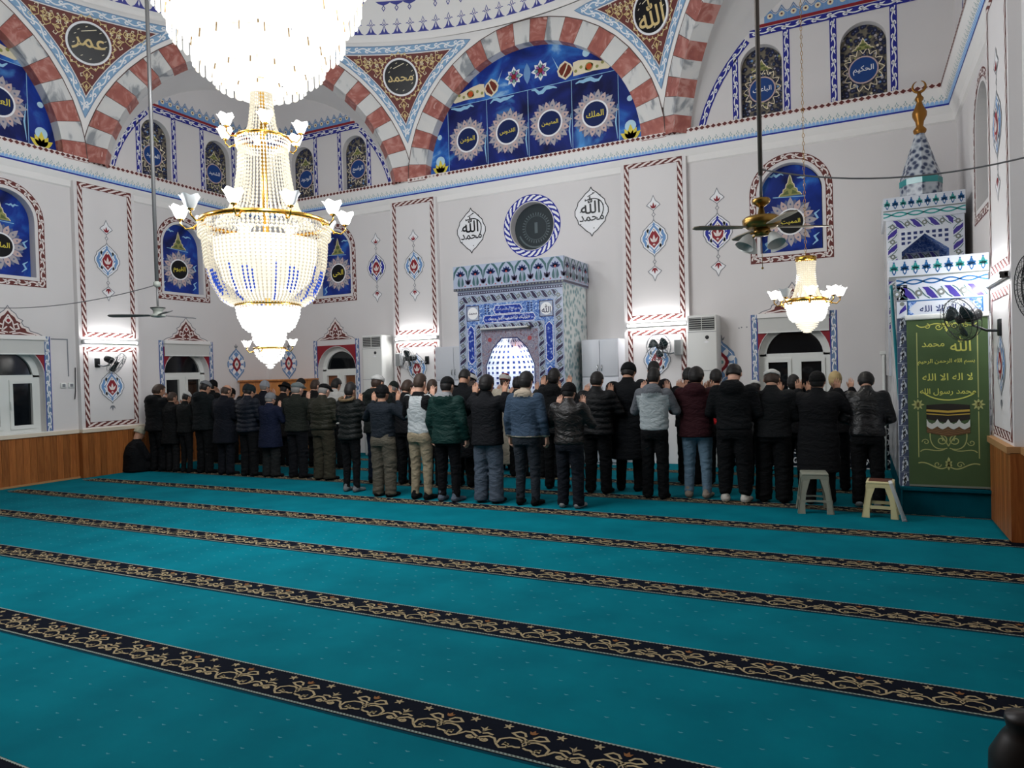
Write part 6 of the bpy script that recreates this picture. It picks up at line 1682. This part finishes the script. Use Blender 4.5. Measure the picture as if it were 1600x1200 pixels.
def sock_mesh(m):
    def fn(P):
        d = rcone(P, (0, -.055, .042), (0, -.02, .05), .040, .044); d = smin(d, rcone(P, (0, .0, .045), (.004, .15, .026), .042, .030), .03); d = smin(d, rcone(P, (0, -.03, .05), (0, -.02, .17), .040, .042), .03)
        return np.maximum(d, .002-P[:, 2])
    return mesh_of('sock', [nets(fn, (-.06, -.12, -.01), (.06, .20, .19), .0095)], [m])
# ---- hair and headgear, modelled round the skull and placed with the head
def hair_mesh(kind, m):
    grow, low, nape = {'short': (.010, .085, .035), 'full': (.018, .070, .02), 'fade': (.009, .125, .075), 'bald': (.006, .06, .03)}[kind]
    def fn(P):
        d = ell(P, (0, .005, .135), (.076+grow, .096+grow, .103+grow*1.2))
        d = smin(d, ell(P, (0, -.03, .09), (.066+grow*.5, .062+grow*.5, .075)), .03)
        d = d+.0025*waves(P, 170, 5)
        front = np.minimum(P[:, 1]-.030, .178-P[:, 2])                   # forehead and temple line
        d = np.maximum(d, front); lowz = np.where(P[:, 1] < -.01, nape, low); d = np.maximum(d, lowz-P[:, 2])
        for s in (-1, 1): d = np.maximum(d, -ell(P, (s*.085, .0, .09), (.02, .026, .04)))
        if kind == 'bald': d = np.maximum(d, P[:, 2]-.17)
        return d
    return mesh_of('hair', [nets(fn, (-.11, -.14, 0), (.11, .14, .27), .0075)], [m])
def beard_mesh(m):
    def fn(P):
        d = smin(ell(P, (0, .052, .050), (.062, .066, .062)), ell(P, (0, .075, .005), (.036, .034, .035)), .03)
        d = np.maximum(d, P[:, 2]-.065-.3*np.maximum(0, np.abs(P[:, 0])-.045)); return np.maximum(d, .02-P[:, 1])
    return mesh_of('beard', [nets(fn, (-.09, .0, -.05), (.09, .16, .12), .008)], [m])
def cap_mesh(kind, m, m2=None):
    mats = [m, m2 or m]; mf = None
    if kind == 'beanie':
        def fn(P):
            d = ell(P, (0, -.005, .145), (.090, .108, .108)); d = d+.0015*np.sin(np.arctan2(P[:, 0], P[:, 1])*44); d = np.minimum(d, np.maximum(ell(P, (0, -.005, .125), (.094, .112, .12)), np.abs(P[:, 2]-.125)-.022))
            return np.maximum(d, .10-P[:, 2])
    elif kind == 'kufi':
        def fn(P):
            d = ell(P, (0, -.008, .15), (.086, .106, .098)); d = smin(d, np.maximum(ell(P, (0, -.008, .15), (.090, .110, .2)), np.abs(P[:, 2]-.17)-.030), .01); return np.maximum(d, .14-P[:, 2]+.12*P[:, 1]*-1)
    elif kind == 'flatcap':
        def fn(P):
            d = ell(P, (0, -.002, .165), (.094, .118, .072)); d = smin(d, ell(P, (0, .10, .165), (.070, .075, .014)), .02); return np.maximum(d, .125-P[:, 2])
    elif kind == 'baseball':
        def fn(P):
            d = np.maximum(ell(P, (0, -.003, .140), (.088, .106, .108)), .125-P[:, 2]); b = ell(P, (0, .14, .135), (.075, .085, .010)); return smin(d, np.maximum(b, -(P[:, 1]-.06)), .008)
    elif kind == 'brim':
        def fn(P):
            d = np.maximum(np.maximum(ell(P, (0, 0, .16), (.088, .106, .16)), P[:, 2]-.255), .13-P[:, 2]); b = ell(P, (0, 0, .150), (.15, .165, .012)); return smin(d, b, .012)
    else:                                                              # turban wound round a red or black cap
        def fn(P):
            d = np.maximum(ell(P, (0, -.005, .175), (.108, .125, .12)), np.abs(P[:, 2]-.175)-.045); d = d+.003*np.sin(P[:, 2]*170+P[:, 0]*30)
            return smin(d, np.maximum(ell(P, (0, -.005, .18), (.082, .098, .12)), np.maximum(.14-P[:, 2], P[:, 2]-.26)), .006)
        mf = lambda C: ((C[:, 2] > .222) & (np.hypot(C[:, 0], C[:, 1]) < .09)) | ((C[:, 2] < .142))
    return mesh_of('cap', [nets(fn, (-.17, -.19, .06), (.17, .24, .29), .009)], mats, mf)
_C = {}
def cached(key, fn):
    if key not in _C: _C[key] = fn()
    return _C[key]
def cloth(name, c, rough=.85, noise=.10, spec=.15):
    new = name not in MATS; m = mat(name, tuple(int(v*(.56 if max(c) < 90 else .84)) for v in c), rough, spec=spec, noise=noise, nscale=22)
    if new: folds(m)
    return m
def folds(m, st=.55):
    nt = m.node_tree; tc = nt.nodes.new('ShaderNodeTexCoord'); mp = nt.nodes.new('ShaderNodeMapping'); mp.inputs['Scale'].default_value = (1, 1, 1.8); mp.inputs['Rotation'].default_value = (.3, .4, 0)
    nz = nt.nodes.new('ShaderNodeTexNoise'); nz.inputs['Scale'].default_value = 9; nz.inputs['Detail'].default_value = 3; nz.inputs['Distortion'].default_value = 1.2
    bp = nt.nodes.new('ShaderNodeBump'); bp.inputs['Strength'].default_value = st; bp.inputs['Distance'].default_value = .035
    nt.links.new(tc.outputs['Object'], mp.inputs[0]); nt.links.new(mp.outputs[0], nz.inputs['Vector']); nt.links.new(nz.outputs['Fac'], bp.inputs['Height']); nt.links.new(bp.outputs[0], nt.nodes['Principled BSDF'].inputs['Normal'])
HAIRM = {'black': mat('hair_black', (22, 19, 18), .6, noise=.2, nscale=60), 'brown': mat('hair_brown', (52, 38, 30), .6, noise=.2, nscale=60), 'grey': mat('hair_grey', (120, 116, 112), .6, noise=.15, nscale=60), 'blond': mat('hair_blond', (158, 138, 96), .6, noise=.15, nscale=60)}
PEOPLE_N = 0
def part(name, me, par, m=None, label=None, mats=None):
    o = bpy.data.objects.new(name, me); COL.objects.link(o); o.parent = par
    for i, mm in enumerate(mats or ([m] if m else [])):
        o.material_slots[i].link = 'OBJECT'; o.material_slots[i].material = mm
    if label: o['label'] = label
    return o
def person(x, y, H, label, pose='ears', top=('jacket', 'black', (24, 26, 30)), legs=('trousers', 'black', (20, 22, 26)), feet=('black', (20, 20, 22)), hair=('short', 'black'), cap=None, wide=1.0, skin=0, rz=0, lean=0, beard=None, topmats=None, hood_fur=None, hide=()):
    global PEOPLE_N; PEOPLE_N += 1; k = PEOPLE_N
    base = 1.745-(.03 if pose == 'fold' else .0)-(.05 if lean else 0)+(.012 if cap else 0)
    s = H/base; e = empty('person', (x, y, 0), radians(rz), label, 'person', 'worshippers standing in rows'); e.scale = (s*wide, s*wide, s)
    b = part('body', body_mesh(pose, lean), e, SKIN[skin])
    kind, nm, col = top[:3]; seed = k % 3
    tm = topmats[0] if topmats else [cloth('%s_cloth_%s' % (kind, nm), col, .38 if kind == 'leather' else .6 if kind in ('puffer', 'bomber') else .85, .10, .30 if kind == 'leather' else .18)]
    if topmats: me = top_mesh(pose, kind, lean, tm, topmats[1], seed)
    else: me = cached(('top', pose, kind, lean, seed), lambda: top_mesh(pose, kind, lean, [tm[0]], None, seed))
    part({'sweater': 'sweater', 'hoodie': 'hooded_sweatshirt', 'hooded': 'hooded_jacket', 'coat': 'coat', 'long': 'long_coat', 'robe': 'robe', 'blazer': 'blazer'}.get(kind, 'jacket'), me, e, mats=tm)
    lk, ln, lc = legs
    part('trousers', cached(('legs', lk, k % 2), lambda: legs_mesh(lk, [SKIN[0]], k % 2+3)), e, cloth('trousers_'+ln, lc))
    fm = cloth('sock_'+feet[0], feet[1]); sm = cached('sock', lambda: sock_mesh(fm))
    for sx in (-1, 1):
        o = part('sock', sm, e, fm); o.location = (sx*.108, 0, 0); o.rotation_euler = (0, 0, -sx*radians(9))
    Mh = Matrix.Translation(Vector(NECK)) @ Matrix.Rotation(-radians(HEADT[pose]), 4, 'X')
    if lean: Mh = Matrix.Translation((0, 0, .95)) @ Matrix.Rotation(-radians(lean), 4, 'X') @ Matrix.Translation((0, 0, -.95)) @ Mh
    def on_head(o): o.matrix_local = Mh; return o
    if hair: on_head(part('hair', cached(('hair', hair[0]), lambda: hair_mesh(hair[0], HAIRM['black'])), e, HAIRM[hair[1]]))
    if cap:
        m1 = cloth('cap_'+cap[1], cap[2], .8); m2 = cloth('cap_'+cap[3], cap[4], .8) if len(cap) > 3 else m1
        on_head(part({'turban': 'turban', 'brim': 'hat', 'kufi': 'skullcap', 'beanie': 'knit_cap', 'baseball': 'cap', 'flatcap': 'flat_cap'}[cap[0]], cached(('cap', cap[0]), lambda: cap_mesh(cap[0], m1, m2)), e, mats=[m1, m2]))
    if beard: on_head(part('beard', cached('beard', lambda: beard_mesh(HAIRM['black'])), e, HAIRM[beard]))
    if hood_fur:
        def fur():
            def fn(P):
                d = 1e3; pts = [(.135*sin(a), -.075-.075*cos(a), 1.50-.03*cos(a)) for a in np.linspace(-2.1, 2.1, 15)]
                for a_, b_ in zip(pts, pts[1:]): d = np.minimum(d, rcone(P, a_, b_, .026, .026))
                return d+.008*waves(P, 150, 2)
            return mesh_of('fur', [nets(fn, (-.2, -.22, 1.40), (.2, .08, 1.6), .010)], [HAIRM['brown']])
        part('fur_trim', cached('fur', fur), e, mat('fur_trim_tan', (96, 78, 56), .95, noise=.25, nscale=60), 'tan fur hood edge')
    return e
BK = (18, 20, 24); NV = (20, 26, 42); OLV = (58, 58, 46); DG = (40, 42, 40)
# ---- the last row, seen from behind: eleven... men on the second band from the far stripe
person(-6.38, 7.67, 1.52, 'person in dark puffer jacket with fur edged hood, black trousers and grey socks', 'ears', ('puffer', 'blackgreen', (30, 35, 33)), ('slim', 'black', BK), ('grey', (118, 122, 124)), ('full', 'black'), hood_fur=True, wide=.95)
person(-5.69, 7.50, 1.49, 'person in slate blue sweater, olive cargo trousers and black cap, hands raised', 'high', ('sweater', 'slate', (42, 52, 66)), ('cargo', 'olive', (98, 92, 80)), ('black', BK), ('short', 'black'), ('beanie', 'black', (20, 20, 24)), wide=1.12)
RAG = lambda C: np.where((C[:, 2]-1.20 > -.9*(np.abs(C[:, 0])-.20)) & (np.abs(C[:, 0]) > .10) | (C[:, 2] > 1.44), np.where((np.abs(C[:, 0]) > .11) & ((np.abs(C[:, 1]+.045) < .008) | (np.abs(C[:, 1]+.008) < .008)) & (C[:, 2] > 1.40), 0, 1), 0)
person(-5.08, 7.48, 1.62, 'person in white raglan top with black sleeves and beige trousers', 'ears', ('sweater', 'white', (196, 200, 202)), ('slim', 'beige', (166, 150, 124)), ('black', BK), ('short', 'brown'), skin=1,
       topmats=([cloth('raglan_white', (196, 200, 202)), cloth('raglan_black', (26, 26, 30))], RAG))
GRH = lambda C: np.where((C[:, 2] > 1.485) & (np.abs(C[:, 0]) < .11), 1, 0)
person(-4.66, 7.47, 1.58, 'person in green quilted jacket with arms at sides and black cap', 'down', ('hooded', 'green', (20, 72, 66)), ('slim', 'black2', (18, 19, 24)), ('bluegrey', (92, 104, 118)), ('short', 'black'), ('baseball', 'black3', (18, 18, 20)), wide=1.08, skin=1,
       topmats=([cloth('jacket_green', (20, 72, 66), .6), cloth('hood_lining_grey', (150, 152, 154))], GRH))
person(-4.13, 7.55, 1.57, 'person in black blazer and grey blue jeans standing between green jacket and denim jacket', 'high', ('blazer', 'black', (26, 27, 34)), ('wide', 'greyblue', (88, 98, 112)), ('dark', (30, 30, 34)), ('full', 'black'), wide=1.12)
person(-3.60, 7.56, 1.60, 'person in blue denim jacket with beige hood and dark grey jeans, arms down', 'down', ('denim', 'blue', (66, 94, 132)), ('slim', 'slate', (70, 78, 88)), ('black', BK), ('full', 'black'), wide=1.05, skin=1,
       topmats=([cloth('denim_blue', (62, 80, 100), noise=.16), cloth('hood_beige', (196, 180, 160))], lambda C: np.where(((C[:, 2] > 1.435) & (np.abs(C[:, 0]) < .135)) | (C[:, 2] < .925), 1, 0)))
person(-3.05, 7.57, 1.47, 'person in brown black leather jacket and dark jeans with light grey socks', 'ears', ('leather', 'brown', (48, 42, 40)), ('trousers', 'inkblue', (34, 40, 52)), ('lightgrey', (150, 150, 150)), ('short', 'black'), ('beanie', 'black4', (22, 21, 22)), wide=1.10, skin=1)
# ---- right hand group on the next row
person(-3.72, 8.72, 1.63, 'person in black hooded puffer behind the man in denim jacket, hand raised', 'high', ('hooded', 'black', BK), ('trousers', 'black', BK), ('black', BK), ('full', 'black'))
person(-3.07, 8.60, 1.58, 'person in black padded jacket between leather jacket man and tall long coat man', 'ears', ('puffer', 'black', (20, 22, 26)), ('trousers', 'black', BK), ('black', BK), ('short', 'black'), wide=1.12)
person(-2.74, 8.90, 1.68, 'tallest person in a long black coat with raised hood, wide shoulders', 'fold', ('long', 'black', (16, 19, 26)), ('slim', 'black', BK), ('black', BK), ('short', 'black'), ('beanie', 'blacknavy', (16, 18, 24)), wide=1.15)
person(-2.27, 8.44, 1.61, 'person in white and grey hooded sweatshirt with black trousers', 'ears', ('hoodie', 'white', (186, 194, 196)), ('trousers', 'black', BK), ('black', BK), ('short', 'black'), skin=1,
       topmats=([cloth('hoodie_white', (186, 196, 198)), cloth('hoodie_grey', (112, 116, 122))], lambda C: np.where((C[:, 2] > 1.385) & ((C[:, 2] > 1.42) | (np.abs(C[:, 0]) > .14)) | (np.abs(C[:, 0]) > .215), 1, 0)))
person(-1.80, 8.66, 1.60, 'person in maroon hooded jacket and light blue jeans', 'ears', ('hooded', 'maroon', (78, 24, 34)), ('slim', 'lightblue', (118, 146, 166)), ('beige', (164, 150, 138)), ('full', 'black'), wide=1.12)
person(-1.33, 8.50, 1.61, 'person in black hooded sweatshirt and black joggers with white socks', 'fold', ('hoodie', 'black', (16, 18, 24)), ('jogger', 'black', (18, 20, 24)), ('white', (206, 202, 192)), ('fade', 'black'), wide=1.15, skin=1)
person(-.92, 8.64, 1.54, 'person in dark jacket with white skullcap beside the grey stool', 'fold', ('jacket', 'blackteal', (24, 28, 32)), ('wide', 'black', BK), ('black', BK), ('short', 'brown'), ('kufi', 'white', (214, 214, 210)), wide=1.18)
person(-.43, 8.66, 1.52, 'person in long dark padded coat and black knit cap behind the grey green stool', 'high', ('long', 'blackblue', (22, 24, 30)), ('trousers', 'black', BK), ('black', BK), ('short', 'black'), ('beanie', 'black5', (18, 18, 20)), wide=1.12)
person(.07, 8.66, 1.46, 'person in shiny black leather jacket leaning forward beside the pulpit', 'fold', ('leather', 'black', (22, 22, 26)), ('trousers', 'black', BK), ('paleblue', (150, 160, 164)), ('full', 'black'), wide=1.06, lean=14)
# ---- left hand group on the same row, seen from behind and the right
person(-11.38, 8.38, 1.57, 'person in black coat with hood at the left end of the row, hands over face', 'face', ('hooded', 'black', BK), ('trousers', 'black', BK), ('black', BK), ('short', 'brown'), wide=1.22)
person(-11.04, 8.40, 1.42, 'person with short hair in black coat, second from the left wall', 'face', ('coat', 'black', (20, 22, 24)), ('trousers', 'dark', (36, 36, 38)), ('black', BK), ('short', 'brown'), wide=1.0)
person(-10.67, 8.40, 1.42, 'person in white skullcap and black track trousers with white side stripes', 'fold', ('jacket', 'blackgreen', (26, 30, 30)), ('slim', 'track', (22, 24, 28)), ('black', BK), ('short', 'black'), ('kufi', 'white', (214, 214, 210)), wide=.92)
person(-10.25, 8.44, 1.60, 'person in dark green black jacket and grey skullcap in front of the arched window', 'fold', ('hooded', 'pine', (22, 32, 34)), ('trousers', 'black', BK), ('black', BK), ('short', 'black'), ('kufi', 'grey', (128, 130, 134)), wide=1.05)
person(-9.69, 8.40, 1.51, 'person in dark navy coat with thinning brown hair', 'fold', ('coat', 'navy', NV), ('trousers', 'navy', (26, 30, 40)), ('black', BK), ('bald', 'brown'), wide=1.05)
person(-9.14, 8.40, 1.51, 'person in navy quilted puffer and dark teal knit cap', 'fold', ('puffer', 'navy', (26, 34, 52)), ('trousers', 'black', BK), ('black', BK), ('short', 'black'), ('beanie', 'teal', (40, 58, 62)), wide=1.10)
person(-8.68, 8.43, 1.39, 'short person in blue knee length coat and grey knit cap', 'ears', ('coat', 'blue', (26, 38, 76)), ('wide', 'darkgrey', (48, 50, 50)), ('dark', (30, 30, 34)), ('short', 'grey'), ('beanie', 'grey', (116, 122, 126)), wide=1.10, skin=1)
person(-8.13, 8.47, 1.55, 'person in dark olive jacket and grey flat cap with hand at ear', 'ears', ('jacket', 'olive', (48, 52, 44)), ('trousers', 'navyblack', (20, 22, 30)), ('black', BK), ('short', 'grey'), ('flatcap', 'greygreen', (112, 122, 122)), wide=1.15, skin=1)
person(-7.54, 8.42, 1.50, 'person in olive bomber jacket and olive trousers with black cap', 'fold', ('bomber', 'olive', (62, 62, 46)), ('wide', 'olive2', (84, 80, 62)), ('black', BK), ('short', 'grey'), ('flatcap', 'black', (24, 24, 28)), wide=1.15, skin=1)
# ---- middle of the same row, mostly behind the last row
person(-6.48, 8.42, 1.63, 'person in dark green hooded jacket, blue jeans and white cap behind the slate sweater', 'ears', ('hooded', 'darkgreen', (34, 44, 40)), ('trousers', 'blue', (40, 54, 84)), ('black', BK), ('short', 'brown'), ('kufi', 'white', (214, 214, 210)), wide=1.12)
person(-5.98, 8.45, 1.51, 'person in black jacket between slate sweater and white raglan top', 'fold', ('jacket', 'black', (22, 22, 28)), ('trousers', 'black', BK), ('black', BK), ('full', 'brown'))
person(-5.55, 8.50, 1.53, 'person in black jacket with raised hand just right of the white raglan top', 'high', ('jacket', 'black', (22, 22, 28)), ('trousers', 'black', BK), ('black', BK), ('short', 'brown'))
person(-5.06, 8.56, 1.65, 'tall person in long black coat behind the green jacket', 'fold', ('long', 'black', (16, 19, 26)), ('trousers', 'black', BK), ('black', BK), ('fade', 'black'))
# ---- the front rows, mostly heads above the others
F = 9.62
person(-11.44, F, 1.63, 'person in dark clothes behind the man in grey skullcap by the arched window', 'face', ('coat', 'black', (20, 22, 24)), hair=('short', 'black'), cap=('beanie', 'black6', (24, 24, 28)))
person(-10.93, F, 1.46, 'short person with black cap in front of the wooden cupboard, left end', 'ears', ('jacket', 'greybrown', (70, 68, 66)), hair=('short', 'black'), cap=('beanie', 'black7', (26, 24, 24)))
person(-10.50, F, 1.53, 'person with dark hair in front of the cupboard middle', 'ears', ('jacket', 'black', (22, 22, 28)), hair=('short', 'black'))
person(-10.04, F, 1.59, 'person in navy jacket and light grey knit cap before the cupboard', 'face', ('jacket', 'navy', NV), hair=('short', 'grey'), cap=('beanie', 'lightgrey', (156, 160, 166)), skin=1)
person(-9.55, F, 1.51, 'person in a dark brimmed hat behind the short blue coat', 'fold', ('coat', 'brownblack', (34, 30, 28)), hair=('short', 'black'), cap=('brim', 'black', (24, 22, 22)))
person(-10.05, 10.55, 1.58, 'person with dark hair nearest the cupboard right edge', 'fold', ('jacket', 'black', (22, 22, 28)), hair=('full', 'black'))
person(-8.80, F, 1.57, 'person in black coat with brown hair behind the grey flat cap', 'ears', ('coat', 'black', (20, 22, 24)), hair=('short', 'brown'), skin=1)
person(-8.33, F, 1.56, 'person in white jacket with black hair behind the fur hood', 'fold', ('jacket', 'white', (206, 204, 198)), hair=('full', 'black'))
person(-7.08, F, 1.50, 'person in dark green hood right of the white cap', 'fold', ('hooded', 'darkgreen', (34, 44, 40)), hair=('short', 'grey'), cap=('beanie', 'green', (46, 58, 52)))
person(-5.80, 10.02, 1.58, 'person in white turban with black band left of the lit alcove', 'fold', ('robe', 'charcoal', (40, 40, 46)), hair=('short', 'black'), cap=('turban', 'whitewrap', (210, 206, 198), 'blackcore', (24, 24, 26)))
person(-5.25, 10.22, 1.58, 'person in cream robe and white turban in front of the lit alcove', 'ears', ('robe', 'cream', (206, 196, 176)), hair=('short', 'brown'), cap=('turban', 'whitewrap', (210, 206, 198), 'redcore', (140, 50, 46)), beard='grey')
person(-4.72, F, 1.53, 'person with dark hair peering out left of the denim jacket head', 'ears', ('jacket', 'mottled', (60, 58, 54)), hair=('full', 'black'))
person(-4.24, F, 1.53, 'person with dark hair right of the denim jacket head', 'high', ('jacket', 'mottled', (60, 58, 54)), hair=('full', 'black'))
person(-5.42, 9.45, 1.48, 'person with raised hands behind the black blazer', 'high', ('jacket', 'black', (22, 22, 28)), hair=('short', 'brown'))
person(-2.60, 9.65, 1.69, 'tall person in black jacket behind the white hooded sweatshirt', 'fold', ('jacket', 'black', (22, 22, 28)), hair=('fade', 'black'))
person(-2.11, 9.65, 1.60, 'person in black jacket behind the maroon hood', 'ears', ('jacket', 'black', (22, 22, 28)), hair=('short', 'black'))
person(-1.745, 9.68, 1.56, 'person in bright red shirt behind maroon jacket and black hood', 'ears', ('sweater', 'red', (196, 32, 36)), ('trousers', 'black', BK), hair=('full', 'black'))
person(-1.24, 9.65, 1.40, 'short person in white skullcap and grey jacket behind the black hood', 'fold', ('jacket', 'grey', (70, 72, 76)), hair=('short', 'black'), cap=('kufi', 'white', (214, 214, 210)))
person(-.76, 9.65, 1.46, 'person with dark hood in front of the window by the pulpit', 'high', ('jacket', 'black', (22, 22, 28)), hair=('full', 'black'))
person(-.27, 9.65, 1.49, 'person with fair hair and black sleeve raised beside the black knit cap', 'high', ('jacket', 'black', (22, 22, 28)), hair=('full', 'blond'), skin=1)
# ---- one person sitting on the floor by the left wall
def sitter():
    e = empty('person', (-11.79, 8.22, 0), radians(-10), 'person in dark coat and pale cap sitting on the floor against the left wall boards', 'person')
    e.scale = (.9,)*3
    R = hrot('fold')
    def coat(P):
        d = loft(P, [(.02, .27, .24, .0), (.15, .27, .23, .0), (.35, .24, .18, -.03), (.5, .22, .15, -.02), (.58, .16, .11, .0), (.63, .085, .075, .02), (.66, .07, .066, .02)])
        for s in (-1, 1):
            d = smin(d, rcone(P, (s*.12, .0, .12), (s*.25, .30, .11), .11, .085), .05); d = smin(d, rcone(P, (s*.25, .30, .11), (-s*.02, .36, .07), .085, .06), .04)
            d = smin(d, rcone(P, (s*.19, .0, .55), (s*.25, .10, .30), .075, .065), .04); d = smin(d, rcone(P, (s*.25, .10, .30), (s*.06, .27, .24), .065, .052), .03)
        return d+.005*waves(P, 28, 4)
    def body(P):
        H = (P-np.array((0, .03, .67)))@R; return smin(head_sdf(H), rcone(P, (0, .0, .5), (0, .03, .71), .075, .054), .02)
    hm = hand_mesh('fold', 1); off = np.array((.0, .05, -.80))
    hands = [(V*np.array((1, 1, 1))+off, Q) for V, Q in (hm, hand_mesh('fold', -1))]
    part('body', mesh_of('sitter_body', [nets(body, (-.12, -.15, .4), (.12, .26, .95), .0095)]+hands, [SKIN[0]]), e)
    part('coat', mesh_of('sitter_coat', [nets(coat, (-.42, -.32, -.02), (.42, .48, .72), .016)], [cloth('coat_cloth_night', (18, 20, 26))]), e)
    o = part('knit_cap', cached(('cap', 'beanie'), None), e, mats=[cloth('cap_pale', (186, 182, 160), .8)]*2); o.matrix_local = Matrix.Translation((0, .03, .67)) @ Matrix.Rotation(-radians(26), 4, 'X')
sitter()
